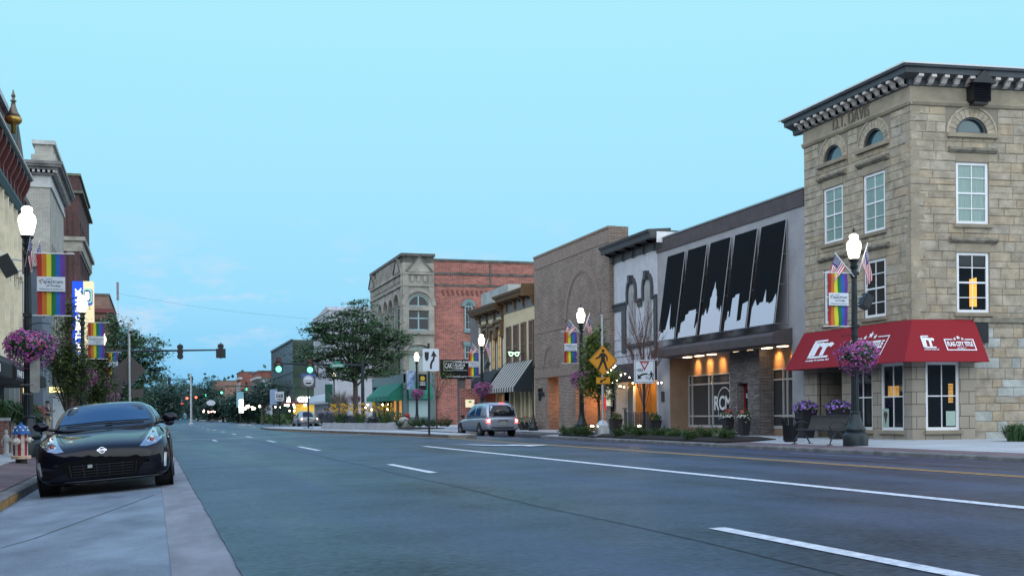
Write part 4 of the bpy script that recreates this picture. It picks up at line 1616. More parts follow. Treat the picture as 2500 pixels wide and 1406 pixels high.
cornice2(yCm + .12, yC1 + .4, z2f, ze2, .85)
m = MB(FE)
m.box(yC0 - .02, yC0 + .05, -1.2, .9, ze1 - .55, ze1 + .25)
m.build('cornice_end', M_bronze, cr_)
m = MB(FE)
zw = E(1238, 694, XF + 2)[1]
m.box(YX(1243, XF + 2), YX(1177, XF + 2), -6, -2, z2f, zw)
m.build('rear_parapet', M_wbr, cr_)
M_winb = mat('brown_window_frame', (.15, .10, .075), .6)
M_shade = mat('shaded_pane', (.10, .078, .07), .15, spec=.8, noise=(4, .2))
for pl, pr, pt, pb in ((1239.7, 1250.5, 797, 900), (1257, 1268.5, 792, 898), (1275.7, 1287, 786, 894), (1295.3, 1307, 780, 892)):
 a, b = YX(pr, XF), YX(pl, XF)
 pm = (pl + pr) / 2
 zb_, zt_ = E(pm, pb)[1], E(pm, pt)[1]
 w = win(cr_, FE, max(a, yC0 + .05), b, zb_, zt_, d=.10, nx=2, nz=2, fm=M_winb, gm=M_shade, fw=.12, rail=.10, dep=.09)
 m = MB(FE)
 m.box(max(a, yC0 + .05) - .05, b + .05, 0, .14, zb_ - .16, zb_)
 m.build('sill', M_trim, w)
M_gold = mat('lamp_lit_pane', (.6, .38, .14), .4, noise=(3, .3), emit=((1.0, .62, .22), .25))
for k, (pl, pr, pt, pb) in enumerate(((1184, 1197, 830, 906), (1203, 1214, 825, 903), (1217.5, 1230, 818, 900))):
 a, b = YX(pr, XF), YX(pl, XF)
 pm = (pl + pr) / 2
 zb_, zt_ = E(pm, pb)[1], E(pm, pt)[1]
 w_ = (b - a) / 2
 w = win(cr_, FE, a + .12, b - .12, zb_, zt_, d=.10, nx=2, nz=3, fm=M_gcor, gm=M_gold if k else M_shade, fw=.09, arch=w_ - .12, dep=.08)
 m = MB(FE)
 m.sweep([(0, zb_ - .18), (.14, zb_ - .17), (.16, zb_ - .04), (0, zb_)], a, b)
 m.build('sill', M_gcor, w)
 m = MB(FE)
 zq = zt_ + w_ + .05
 m.prism([(a - .12, zq - .85), (a + .12, zq - .85), (a + .16, zq - .1), (b - .16, zq - .1), (b - .12, zq - .85), (b + .12, zq - .85), (b + .18, zq + .2), (b + .22, zq + .38), (a - .22, zq + .38), (a - .18, zq + .2)], 0, .24)
 m.box(a - .2, b + .2, .24, .38, zq + .2, zq + .38)
 m.build('window_hood', M_bronze, cr_)
# shopfront
m = MB(fE(XF + .5))
m.box(yC0, yC1, -.06, 0, ZB, zsf)
m.build('shop_glass', M_glass, cr_)
for px in (1303, 1292, 1283, 1266, 1255, 1240, 1222, 1206):
 u = YX(px, XF + .35)
 m = MB(FE)
 m.box(u - .17, u + .17, -.48, -.05, ZB, zsf - .02)
 m.build('shopfront_post', M_cream, cr_)
m = MB(fE(XF + .5))
u = YX(1228, XF + .4)
m.box(u - .1, u + 2.6, .01, .03, 1.2, 2.4)
m.build('lit_display', M_warmlit, cr_)
for px in (1274, 1287.5):
 u = YX(px, XF + .45)
 m = MB(fE(XF + .5))
 m.box(u - .42, u + .42, .02, .05, .35, 2.6)
 s = m.build('window_poster', mat('poster_white', (.62, .66, .72), .6), cr_)
 m = MB(fE(XF + .5))
 m.prism([(u - .25, .5), (u + .2, .45), (u + .25, 1.0), (u + .1, 1.35), (u - .02, 1.6), (u - .15, 1.3)], .05, .06)
 m.prism([(u - .12, 1.75), (u + .1, 1.75), (u + .12, 2.05), (u - .12, 2.1)], .05, .06)
 m.build('poster_print', mat('poster_ink', (.04, .04, .05), .6), s)
# awnings: one black with rounded top, one striped
m = MB(FE)
aa, ab_ = YX(1236, XF - .9), YX(1196, XF - .3)
m.sweep([(0, zsf - 1.35), (1.15, zsf - 1.35), (1.15, zsf - 1.1), (1.0, zsf - .45), (.65, zsf + .05), (.2, zsf + .28), (0, zsf + .3)], YX(1234, XF), YX(1185, XF))
m.build('awning', mat('black_awning_canvas', (.010, .011, .012), .7, noise=(4, .3)), cr_)
m = MB(FE)
b0, b1 = yC0 + .15, YX(1234, XF) - .05
ns = 23
for k in range(ns):
 m.mi = k % 2
 u0, u1 = b0 + (b1 - b0) * k / ns, b0 + (b1 - b0) * (k + 1) / ns
 m.rings([[(u, d, z) for d, z in ((.02, zsf + .72), (1.35, zsf - 1.1), (1.35, zsf - 1.4), (1.33, zsf - 1.4), (1.33, zsf - 1.12), (0.02, zsf + .66))] for u in (u0, u1)])
m.mi = 0
m.prism([(0, 0), (0, 0), (0, 0)], 0, 0) if False else None
m.face([(b0, .02, zsf + .7), (b0, 1.34, zsf - 1.1), (b0, 1.34, zsf - 1.4), (b0, .02, zsf - 1.4)])
m.build('striped_awning', [mat('dark_awning_stripe', (.014, .022, .026), .6), mat('pale_awning_stripe', (.52, .48, .43), .7)], cr_)
# lit pair of spectacles on a projecting box
p = onX(1256, 863, XF - .8)
gsz = .34
gl_ = thing('spectacles_sign', 'lit green and white spectacles shop sign hung on the cream wall', 'sign', (XF - .2, p[0], p[1] - .4))
xa_, xb_ = XF - 1.3, XF - .45
Yg = p[0]
m = MB()
m.box(xa_, xb_, Yg - .12, Yg + .12, p[1] - .21, p[1] + .21)
m.box(xb_, XF, Yg - .03, Yg + .03, p[1] - .03, p[1] + .03)
m.build('sign_box', M_black, gl_)
m = MB()
for cx in (xa_ + .22, xb_ - .22):
 disc(m, (cx, Yg - .125, p[1] - .03), (1, 0, 0), (0, 0, 1), .155, thick=.03, r2=.085)
m.box((xa_ + xb_) / 2 - .12, (xa_ + xb_) / 2 + .12, Yg - .155, Yg - .125, p[1] + .0, p[1] + .07)
m.box(xa_ + .02, xa_ + .16, Yg - .155, Yg - .125, p[1] + .06, p[1] + .12).box(xb_ - .12, xb_ - .02, Yg - .155, Yg - .125, p[1] + .06, p[1] + .12)
m.build('spectacles', mat('green_white_neon', (.8, 1, .8), .5, emit=((.55, 1.0, .55), 1.6)), gl_)

# narrow grey stucco end
g2 = thing('grey_stucco_annex', 'narrow plain grey stucco wall at the far end of the cream shop building', 'building', (XF, YX(1160, XF), 0))
yG0, yG1 = yC1, YX(1150, XF)
zg1, zg0 = E(1162, 768)[1], E(1162, 962)[1]
m = MB(FE)
m.box(yG0, yG1, -8, .0, zg0, zg1)
m.build('wall', mat('taupe_stucco', (.16, .145, .145), .9, noise=(1.5, .1)), g2)
M_rb = brick('red_brick', (.43, .115, .080), (.17, .05, .038), (.42, .30, .26), .38, .12, .016, .9, .7, .2)
m = MB(FE)
m.box(yG0, yG1, -8, -.4, ZB, zg0)
m.build('brick_base', M_rb, g2)
m = MB(FE)
m.box(yG0 - .2, yG1 + .1, -8, .06, zg1, zg1 + .25)
m.build('coping', M_conc, g2)

#6. stone-fronted corner building with red brick side
YS = 112.9
fT = fS(YS)
S = lambda px, py: onY(px, py, YS)
xs0, xs1, xs2 = S(985, 900)[0], S(1061, 900)[0], S(1330, 900)[0]
cb = thing('ornate_corner_building', 'ornate grey stone-fronted corner building with round arches, gables and a red brick side wall', 'building', (xs0, YS, 0))
sz = lambda py, px=1020: S(px, py)[1]
ztp = sz(626)
M_os = mat('weathered_grey_stone', (.30, .285, .25), .85, noise=(.8, .35), bump=(6, .4), col2=(.39, .36, .30))
M_osd = mat('dark_weathered_stone', (.10, .095, .085), .9, noise=(1.5, .5))
fO = fE(xs0)
YS1 = YX(909, xs0)
zb0 = -.1
wA = (S(995.5, 800)[0], S(1049.5, 800)[0])
zA0, zA1, zAr = sz(807), sz(746), sz(746)
ra = (wA[1] - wA[0]) / 2
wBx = (S(996, 880)[0], S(1047, 880)[0])
zB0_, zB1_ = sz(910), sz(856)
zteal = sz(912)
stw = [((966, 978), 742), ((954, 963), 746), ((941, 950.5), 749), ((928, 936.5), 752)]
oh = []
for (pl, pr), ps in stw:
 a, b = YX(pr, xs0), YX(pl, xs0)
 oh.append((a, b, zA0, zA1, 'arch', (b - a) / 2))
 oh.append((a, b, zB0_ - 1.5, zB1_ + .3))
m = MB(fT)
m.wall(xs0, xs1, zteal, ztp - .6, [(wA[0], wA[1], zA0, zA1, 'arch', ra), (wBx[0], wBx[1], zB0_, zB1_, 'arch', .55)], reveal=.3, edge=False)
m.fr = fO
m.wall(YS, YS1, zteal, ztp - .6, oh, reveal=.5, edge=False)
m.fr = None
m.box(xs0 + .55, xs1, YS + .35, YS1, zb0, ztp - .9)
m.build('stone_wall', M_os, cb)
m = MB()
m.box(xs1, xs2 + 4, YS + .12, YS1, zb0, sz(641, 1180))
for z0_, z1_, dd in ((sz(672), sz(668), .08), (sz(699), sz(696), .06)):
 pass
m.build('brick_wall', M_rb, cb)
m = MB(fT)
zr = sz(641, 1180)
m.box(xs1 + .02, xs2 + 4, -.4, -.02, zr, zr + .25)
zc1 = sz(670, 1180)
m.box(xs1 + .02, xs2 + 4, -.14, -.04, zc1 - .12, zc1 + .12)
zc2 = sz(698, 1180)
m.box(xs1 + .02, xs2 + 4, -.14, -.06, zc2 - .1, zc2 + .1)
m.box(xs1 + 5.8, xs1 + 5.95, -.14, -.02, zc2, zr)
m.build('brick_coping', M_osd, cb)
x = xs1 + .8
while x < xs2 + 3:
 m = MB(fT)
 m.box(x, x + .22, -.13, -.05, sz(716, 1150), sz(709, 1150))
 m.box(x + .1, x + .3, -.13, -.08, sz(722, 1150), sz(716, 1150))
 x += .5
 m.build('corbel', mat('dark_red_brick', (.17, .06, .05), .9), cb)
# parapets, gables, bands on both visible faces
def deco(fr_, a, b, gables, rail=None):
 m = MB(fr_)
 zt0 = sz(664)
 m.box(a, b, -.3, .0, ztp - .62, ztp - .0)
 m.box(a - .12, b + .12, -.4, .18, ztp, ztp + .28)
 m.build('parapet', M_osd, cb)
 m = MB(fr_)
 m.box(a - .02, b, 0, .22, zt0 - .25, zt0)
 m.box(a - .02, b, 0, .18, sz(699), sz(695))
 m.box(a - .05, b, 0, .25, sz(816), sz(808))
 m.box(a - .02, b, 0, .15, sz(758), sz(748)) if not rail else None
 m.box(a - .03, b, 0, .2, sz(864), sz(859))
 for p_ in (a, b - .55):
  m.box(p_, p_ + .55, 0, .12, sz(808), zt0 - .25)
 m.build('string_course', M_os, cb)
 m = MB(fr_)
 for ga, gb in gables:
  mid = (ga + gb) / 2
  za, zb2 = zt0, ztp - .1
  m.prism([(ga, za), (gb, za), (mid, zb2)], .0, .28)
 m.build('gable', M_os, cb)
 m = MB(fr_)
 for ga, gb in gables:
  mid = (ga + gb) / 2
  za, zb2 = zt0, ztp - .1
  for s_ in (ga, gb):
   dx = (mid - s_)
   m.prism([(s_, za), (s_ + dx * .0 + (-.16 if dx > 0 else .16), za + .02), (mid, zb2 + .16), (mid, zb2)], .28, .38)
 m.build('gable_coping', M_osd, cb)
 n = max(3, int((b - a) / .62))
 for k in range(n):
  m = MB(fr_)
  u = a + .3 + (b - a - .6) * k / (n - 1)
  m.box(u - .13, u + .13, 0, .16, sz(687), sz(674))
  m.build('corbel', M_os, cb)
deco(fT, xs0, xs1, [(S(991, 664)[0], S(1053, 664)[0])])
L_ = YS1 - YS
deco(fO, YS + .012, YS1, [(YS + .1, YS + 3.2), (YS1 - 3.2, YS1 - .1)], rail=True)
m = MB(fO)
k = YS + 4.0
while k < YS1 - 4:
 m.box(k, k + .28, .0, .14, ztp - 1.6, ztp - .1)
 k += .62
m.build('balustrade', M_os, cb)
m = MB(fT)
m.arch_ring((wA[0] + wA[1]) / 2, zA1, ra + .25, ra + .62, 0, .2, N=16)
m.arch_ring((wBx[0] + wBx[1]) / 2, zB1_, (wBx[1] - wBx[0]) / 2 + .15, (wBx[1] - wBx[0]) / 2 + .45, 0, .2, rise=.5, N=12)
for h in oh[::2]:
 m.fr = fO
 m.arch_ring((h[0] + h[1]) / 2, h[3], (h[1] - h[0]) / 2 + .1, (h[1] - h[0]) / 2 + .4, 0, .15, N=12)
m.build('arch_surround', M_os, cb)
M_teal = mat('teal_paint', (.10, .17, .18), .55, noise=(2, .12))
M_tealf = mat('pale_teal_frame', (.26, .38, .39), .5)
win(cb, fT, wA[0], wA[1], zA0, zA1, d=-.12, nx=2, nz=2, fm=M_tealf, gm=M_glass, fw=.16, bar=.14, rail=.12, arch=ra)
win(cb, fT, wBx[0], wBx[1], zB0_, zB1_, d=-.12, nx=2, nz=1, fm=M_os, gm=mat('pale_blind_pane', (.34, .42, .38), .4), fw=.14, bar=.1, arch=.55)
for h in oh:
 if len(h) > 4:
  win(cb, fO, h[0], h[1], h[2], h[3], d=-.25, nx=2, nz=2, fm=M_tealf, gm=M_glass, fw=.12, arch=h[5])
 else:
  win(cb, fO, h[0], h[1], h[2], h[3], d=-.25, nx=2, nz=2, fm=M_tealf, gm=M_glass, fw=.12)
for pl, pr, pt, pb, arc in ((1135, 1154, 748, 805, 1), (1134, 1151, 843, 876, 0)):
 a, b, zt_, z0_ = S(pl, 800)[0], S(pr, 800)[0], sz(pt, 1145), sz(pb, 1145)
 w = win(cb, fT, a, b, z0_, zt_, d=.0, nx=2, nz=3 if arc else 2, fm=M_tealf, gm=M_glass, fw=.1, arch=(b - a) / 2 if arc else 0, dep=.1)
 m = MB(fT)
 if arc:
  m.arch_ring((a + b) / 2, zt_, (b - a) / 2 + .02, (b - a) / 2 + .32, -.1, .12, N=12)
  m.box(a - .1, b + .1, -.1, .1, z0_ - .3, z0_)
 else:
  m.box(a - .15, b + .15, -.1, .15, zt_, zt_ + .35)
 m.build('window_hood', mat('teal_hood', (.13, .22, .22), .6), w)
# shopfront in teal, green awnings
m = MB(fT)
m.box(xs0, xs1, -.3, .0, zb0, zteal)
x0, x1 = S(985, 1000)[0], S(994, 1000)[0]
for a, b in ((x0, x1), (S(1047, 1000)[0], S(1061, 1000)[0])):
 m.box(a, b, 0, .12, zb0, sz(940))
 m.box(a - .04, b + .04, 0, .2, sz(940), sz(934))
m.box(xs0, xs1, 0, .15, sz(1024), sz(1019))
m.fr = fO
m.box(YS, YS1, -.2, .02, sz(935), zteal)
m.box(YS, YS + .5, -.3, .05, zb0, sz(935))
m.build('shopfront', M_teal, cb)
m = MB(fT)
m.box(S(998, 1000)[0], S(1045, 1000)[0], .01, .05, sz(1018), sz(976))
m.build('shop_window', mat('frosted_pane', (.34, .46, .47), .3), cb)
M_grn = mat('green_awning_canvas', (.008, .17, .11), .7, noise=(3, .15))
m = MB(fT)
a, b = S(994.5, 960)[0], S(1052, 960)[0]
m.sweep([(.05, sz(936)), (.9, sz(962)), (.9, sz(974)), (.05, sz(974))], a, b)
m.build('awning', M_grn, cb)
m = MB(fO)
m.box(YS + .5, YS1, -.32, -.25, zb0, sz(935))
m.build('shop_glass', M_glass, cb)
for k in range(7):
 u = YS + .5 + (YS1 - YS - 1) * k / 6
 m = MB(fO)
 m.box(u, u + .35, -.2, .03, zb0, sz(935))
 m.build('shopfront_post', M_teal, cb)
for k, (a, b) in enumerate(((YS + .3, YS + 4.3), (YS + 4.5, YS + 6.6), (YS + 6.8, YS + 8.9), (YS + 9.1, YS + 12.5))):
 m = MB(fO)
 m.sweep([(.05, sz(936) + .1), (1.5, sz(966)), (1.5, sz(977)), (.05, sz(977))], a, b)
 m.build('awning', M_grn, cb)
m = MB(fO)
m.box(YS + 1, YS + 7, -.24, -.22, .6, 2.7)
m.build('lit_display', M_warmlit, cb)

# pole sign in the yard
ps = thing('financial_pole_sign', 'large black business sign on a square taupe post before the red brick wall', 'sign', (0, 0, 0))
zcs = 88.0
pA, pB = atD(1076.5, 918, zcs), atD(1149, 877, zcs)
ps.location = (pB.x - 1.0, pB.y, 0.0)
m = MB(fS(pA.y))
m.box(pA.x, pB.x, -.35, 0, pA.z, pB.z)
pn = m.build('sign_panel', mat('black_sign_face', (.006, .007, .008), .35), ps)
m = MB()
u = lambda px: onY(px, 900, pA.y)[0]
v = lambda py: onY(1110, py, pA.y)[1]
for t_, a, b, y0_, y1_, bo in (('COPELAND', 1109.5, 1144, 886, 880.5, .03), ('ALLEN &', 1109.5, 1135.5, 894, 888, .03), ('KRAMP', 1109.5, 1132, 901, 895.5, .03), ('FINANCIAL', 1109.5, 1141, 904.8, 902.3, 0), ('cakfinancial.com', 1088, 1138, 921, 916, .03)):
 text_into(m, t_, (u(a), pA.y - .01, v(y0_)), (1, 0, 0), (0, 0, 1), u(b) - u(a), v(y1_) - v(y0_), bold=bo)
text_into(m, 'CAK', (u(1086), pA.y - .01, v(899)), (1, 0, 0), (0, 0, 1), u(1104) - u(1086), v(886) - v(899), bold=.02)
m.build('lettering', M_wl, pn)
m = MB(fS(pA.y))
a, b, c, d_ = u(1083), u(1107), v(905), v(880.5)
f = .05
m.box(a, b, 0, .01, c, c + f).box(a, b, 0, .01, d_ - f, d_).box(a, a + f, 0, .012, c + f, d_ - f).box(b - f, b, 0, .012, c + f, d_ - f)
m.build('logo_frame', mat('pale_green_line', (.4, .48, .38), .6), pn)
m = MB(fS(pA.y))
m.box(u(1079), u(1151), -.30, .02, v(925), v(914.5))
m.build('lower_panel', mat('black_sign_face', (.006, .007, .008), .35), pn)
m = MB(fS(pA.y + .1))
m.box(u(1121), u(1137), -.5, -.05, -.1, pA.z + .2)
m.build('post', mat('taupe_post', (.14, .125, .12), .7), ps)
nb = thing('lit_wall_sign', 'small cream lit sign with a green emblem on the brick wall behind the silver car', 'sign', (0, 0, 0))
zcs = 84
pA, pB = atD(1137, 994, zcs), atD(1160, 975, zcs)
nb.location = (pA.x, pA.y, 0)
m = MB(fS(pA.y))
m.box(pA.x, pB.x, -.06, 0, pA.z, pB.z)
m.build('sign_face', mat('lit_cream_sign', (.8, .72, .5), .6, emit=((1.0, .85, .55), .55)), nb)
m = MB()
m.ball(((pA.x + pB.x) / 2, pA.y, pB.z - .15), (.14, .03, .06))
m.build('emblem', mat('emblem_green', (.2, .35, .03), .6), nb)
m = MB(fS(pA.y + .06))
m.box(pA.x - .3, pB.x + 2.0, -.5, -.02, 0, pB.z + .8)
m.build('wall_panel', M_rb, nb)
m = MB()
text_into(m, 'REALTY', (pA.x + .08, pA.y - .01, pA.z + .18), (1, 0, 0), (0, 0, 1), pB.x - pA.x - .16, .1) if False else None
# ================================================================ FAR RIGHT: beyond the crossing street
def simple_block(name, label, X, pa, pb, ptop, mt, depth=12, zmin=-.1, cop=None, sidemat=None):
 """plain building: pa = near corner column, pb = far corner column, ptop = height seen at the near corner"""
 ya_, yb_ = YX(pa, X), YX(pb, X)
 zt_ = onY(pa, ptop, ya_)[1]
 t = thing(name, label, 'building', (X, ya_, 0))
 f = fE(X) if X > 0 else fW(X)
 m = MB(f)
 m.box(ya_, yb_, -depth, 0, zmin, zt_)
 m.build('wall', mt, t)
 m = MB(f)
 m.box(ya_ - .15, yb_, -depth, .15, zt_, zt_ + .3)
 m.build('coping', cop or M_osd, t)
 return t, f, ya_, yb_, zt_
M_wst = mat('white_stucco', (.38, .39, .42), .85, noise=(1, .1))
Xw = 24.5
yw0, yw1 = YX(806, Xw), YX(767, Xw)
zw0 = onX(806, 757, Xw)[1]
t = thing('white_gabled_building', 'tall plain white building with sloping roofline half hidden behind the locust tree', 'building', (Xw, yw0, 0))
m = MB(fE(Xw))
m.box(yw0, yw1, -10, 0, 0, zw0)
m.prism([(yw0, zw0), (yw1, zw0), (yw0 + 3, zw0 + .9)], -10, -.01)
m.build('wall', M_wst, t)
m = MB(fE(Xw))
m.box(yw0 - .1, yw1, -10, .12, zw0 - .02, zw0 + .2)
m.build('coping', M_conc, t)
for k in range(3):
 win(t, fE(Xw), yw0 + 2 + 4 * k, yw0 + 3.4 + 4 * k, 8, 10.4, d=.05, nx=2, nz=2)
# low shopfront with pale metal hood
Xh = 22.6
hp = onX(808, 963, Xh)
t2 = thing('white_hooded_shop', 'low white ribbed shopfront under a boxy pale metal awning', 'building', (Xh, YX(812, Xh), 0))
ya_, yb_ = YX(812, Xh), YX(764, Xh)
zt_, zb_ = onX(800, 962, Xh)[1], onX(800, 985, Xh)[1]
m = MB(fE(Xh))
m.box(ya_, yb_, -1.5, -.3, 0, zt_)
for k in range(22):
 u = ya_ + (yb_ - ya_) * k / 22
 m.box(u, u + (yb_ - ya_) / 44, -.3, -.2, 0, zb_)
m.build('wall', mat('ribbed_wall', (.34, .35, .36), .7, noise=(1, .1)), t2)
m = MB(fE(Xh))
m.sweep([(-.3, zt_ + .1), (.5, zt_ - .2), (1.0, zb_ + .3), (1.0, zb_), (-.3, zb_)], ya_ - .4, yb_)
hd = m.build('awning', mat('pale_metal_hood', (.40, .43, .46), .5, .2), t2)
m = MB()
xx = Xh - 1.02
text_into(m, 'HOME', (Xh - .9, ya_ - .42, zb_ + .5), (1, 0, 0), (0, 0, 1), .8, .5, bold=.03)
m.build('lettering', M_trim, hd)
# glass office with lit bank sign
Xg = 24.0
yg0, yg1 = YX(715, Xg), YX(664, Xg)
zg = onX(715, 828, Xg)[1]
bk_ = thing('glass_bank_building', 'dark green glass bank block with close vertical fins and a lit white sign', 'building', (Xg, yg0, 0))
m = MB(fE(Xg))
m.box(yg0, yg1, -16, -.1, .0, zg)
m.build('glass_wall', mat('green_curtain_glass', (.035, .055, .035), .10, 0, .8, noise=(.6, .3)), bk_)
m = MB(fE(Xg))
m.box(yg0 + .1, yg1 - .1, -.1, -.02, 4.2, zg - .3)
m.build('street_glazing', mat('reflecting_glazing', (.42, .52, .60), .10, .7, 1.0), bk_)
n = 24
m = MB(fE(Xg))
for k in range(n + 1):
 u = yg0 + (yg1 - yg0) * k / n
 m.box(u, u + .16, -.1, .05, 3.6, zg)
m.box(yg0, yg1, -.1, .24, zg - .25, zg + .1)
m.box(yg0, yg1, -.1, .18, 9.0, 9.15)
m.build('fin_screen', mat('bronze_fins', (.05, .055, .055), .5, .4), bk_)
m = MB(fS(yg0))
for z in (4, 6.2, 8.4, 10.6, 12.8):
 m.box(Xg, Xg + 16, 0, .03, z, z + .08)
for k in range(1, 6):
 m.box(Xg + 2.7 * k, Xg + 2.7 * k + .08, 0, .035, 3.6, zg)
m.build('panel_joints', M_black, bk_)
m = MB(fS(yg0))
m.box(Xg + .1, Xg + 12, -.02, .06, .3, 3.3)
m.build('lit_entrance', mat('yellow_lit_lobby', (.6, .4, .05), .6, noise=(1.2, .6), emit=((1.0, .62, .08), .35)), bk_)
m = MB(fS(yg0))
m.box(Xg - 2, Xg + 12, 0, 1.6, 3.3, 3.75)
m.build('canopy', mat('dark_red_fascia', (.12, .03, .03), .6), bk_)
M_sig = mat('lit_white_letters', (1, 1, 1), .5, emit=((1.0, .97, .92), 3.5))
m = MB()
a = onY(726.5, 975, yg0 - 1.7)
b = onY(776, 975, yg0 - 1.7)
z0_, z1_ = onY(726, 981.5, yg0 - 1.7)[1], onY(726, 968, yg0 - 1.7)[1]
text_into(m, 'CHASE', (a[0], yg0 - 1.75, z0_), (1, 0, 0), (0, 0, 1), b[0] - a[0], z1_ - z0_, bold=.09)
m.build('lettering', M_sig, bk_)
m = MB(fS(yg0))
a, b = onY(700, 975, yg0 - 2)[0], onY(709, 975, yg0 - 2)[0]
m.box(a, b, 1.7, 1.9, z0_, z1_)
m.build('lit_logo_box', M_sig, bk_)
for k, px in enumerate((703, 745)):
 a = onY(px, 985, yg0 - 1.2)
 m = MB()
 m.ball((a[0], yg0 - 1.2, 3.1), .22)
 m.build('ceiling_lamp', M_bulb, bk_)
# further brick blocks
M_rb2 = brick('far_red_brick', (.27, .10, .075), (.20, .065, .05), (.17, .10, .08), .3, .1, .014, .9, .4, .3)
M_rb3 = brick('far_tan_brick', (.27, .16, .12), (.22, .12, .09), (.2, .15, .12), .3, .1, .014, .9, .4, .25)
for nm, lb, X, pa, pb, pt, mt, nw in (
 ('brick_shop_block', 'dark red brick block with pale cornice stub beyond the glass bank building', 23.5, 633, 616, 907, M_rb2, 4),
 ('tall_brick_block', 'tall square red brick block at the far end of the right-hand row', 23.5, 588, 579, 909, M_rb2, 4),
 ('low_brick_block', 'long low faded brick block beyond the tall square brick one', 23.5, 524, 519, 930, M_rb3, 0),
 ('grey_gable_shop', 'grey gabled shop wall just before the dark red brick block', 23.6, 641, 634, 925, M_wst, 0)):
 t, f, a_, b_, z_ = simple_block(nm, lb, X, pa, pb, pt, mt, depth=26 if 'low' not in nm else 40)
 for k in range(nw):
  u = a_ + (b_ - a_) * (k + .3) / nw
  win(t, f, u, u + 1.4, z_ * .55, z_ * .8, d=.08, nx=1, nz=2, name='window')
 if nw:
  m = MB(f)
  m.box(a_ - .3, b_, -.5, .5, z_ * .86, z_ * .9)
  m.build('cornice', M_conc, t)
  m = MB(f)
  m.box(a_ - .05, b_, -.2, .3, 0, 3.4)
  m.build('shopfront', mat('dark_shopfront', (.03, .035, .035), .5, noise=(1, .5)), t)

# ================================================================ LEFT-HAND ROW
XL = -6.2
fL = fW(XL)
LX = lambda px, py, X=XL: onX(px, py, X)
M_pale = mat('cream_cast_iron', (.76, .68, .52), .75, noise=(1.4, .18), bump=(10, .3))
M_red = mat('dark_red_trim', (.105, .022, .020), .55, noise=(5, .25))
M_grt = mat('dark_green_trim', (.014, .055, .055), .5, noise=(5, .2))
lb = thing('cream_iron_front_building', 'cream ornate-fronted building with dark red bracketed cornice and gold onion finial', 'building', (XL, 40, 0))
yl0, yl1 = 30.0, 61.5
zcor = onY(85, 431, yl1)[1]
zfr = zcor - 1.75
zsh = 3.6
holes = []
pitch = 1.72
rows = ((4.6, 7.2), (8.3, 10.7))
for ky in range(18):
 a = yl1 - 1.2 - ky * pitch - .85
 for z0_, z1_ in rows:
  holes.append((a, a + .85, z0_, z1_, 'arch', .36))
m = MB(fL)
m.wall(yl0, yl1, zsh, zfr, holes, reveal=.3, edge=False)
m.box(yl0, yl1, -12, -.4, 0, zcor - .2)
m.build('wall', M_pale, lb)
m = MB(fL)
for ky in range(19):
 u = yl1 - .62 - ky * pitch
 m.box(u - .08, u + .18, 0, .16, zsh + .3, zfr)
 m.box(u - .16, u + .26, 0, .24, 7.6, 7.9)
 m.box(u - .16, u + .26, 0, .24, 11.0, 11.3)
m.box(yl0, yl1, 0, .22, 7.75, 7.95).box(yl0, yl1, 0, .18, zsh, zsh + .3)
m.build('pilaster_order', M_pale, lb)
for h in holes:
 if h[0] > 44:
  win(lb, fL, h[0], h[1], h[2], h[3], d=-.12, nx=1, nz=2, fm=M_tealf, gm=M_glass, fw=.07, arch=.36)
  m = MB(fL)
  m.arch_ring((h[0] + h[1]) / 2, h[3], .45, .62, 0, .12, N=8)
  m.build('window_hood', M_pale, lb)
m = MB(fL)
m.box(yl0, yl1 + .1, 0, .12, zfr, zcor - .3)
m.build('frieze', M_red, lb)
m = MB(fL)
m.sweep([(0, zfr - .35), (.2, zfr - .3), (.34, zfr - .05), (.34, zfr + .03), (0, zfr + .05)], yl0, yl1 + .1)
m.sweep([(0, zcor - .3), (.5, zcor - .28), (.58, zcor - .2), (.62, zcor - .18), (.62, zcor), (-.6, zcor + .1), (-.6, zcor - .3)], yl0, yl1 + .3)
m.build('cornice', M_grt, lb)
m = MB(fL)
m.sweep([(.60, zcor - .19), (.66, zcor - .17), (.66, zcor - .10), (.60, zcor - .11)], yl0, yl1 + .32)
m.build('cornice_edge', mat('cream_edge', (.5, .47, .40), .6), lb)
for k in range(16):
 u = yl1 - .15 - k * 1.35
 m = MB(fL)
 m.sweep([(.12, zfr + .05), (.26, zfr + .15), (.24, zfr + .6), (.52, zcor - .55), (.54, zcor - .3), (.12, zcor - .3)], u - .12, u + .14)
 m.build('bracket', M_red, lb)
# red parapet pediment and dormer with green trim
yp = 53.5
m = MB(fL)
ypd = YX(17, XL)
zpd = onY(17, 275, ypd)[1]
m.box(ypd - 6, ypd, -.6, .1, zcor + .1, zpd - .25)
m.build('parapet', M_red, lb)
m = MB(fL)
m.box(ypd - 6.1, ypd + .15, -.8, .3, zpd - .25, zpd)
m.build('parapet_cap', mat('pale_blue_cap', (.42, .47, .50), .5), lb)
m = MB(fL)
yd0, yd1 = ypd + .6, ypd + 5.5
m.prism([(yd0, zcor), (yd1, zcor), (yd0 + 1.4, zcor + 1.9), (yd0 + .9, zcor + 1.9)], -.4, .35)
m.build('gable', M_grt, lb)
m = MB(fL)
m.prism([(yd0 + .5, zcor + .1), (yd1 - 1.2, zcor + .1), (yd0 + 1.2, zcor + 1.5)], .35, .38)
m.build('gable_panel', mat('brown_gable_panel', (.12, .07, .05), .7), lb)
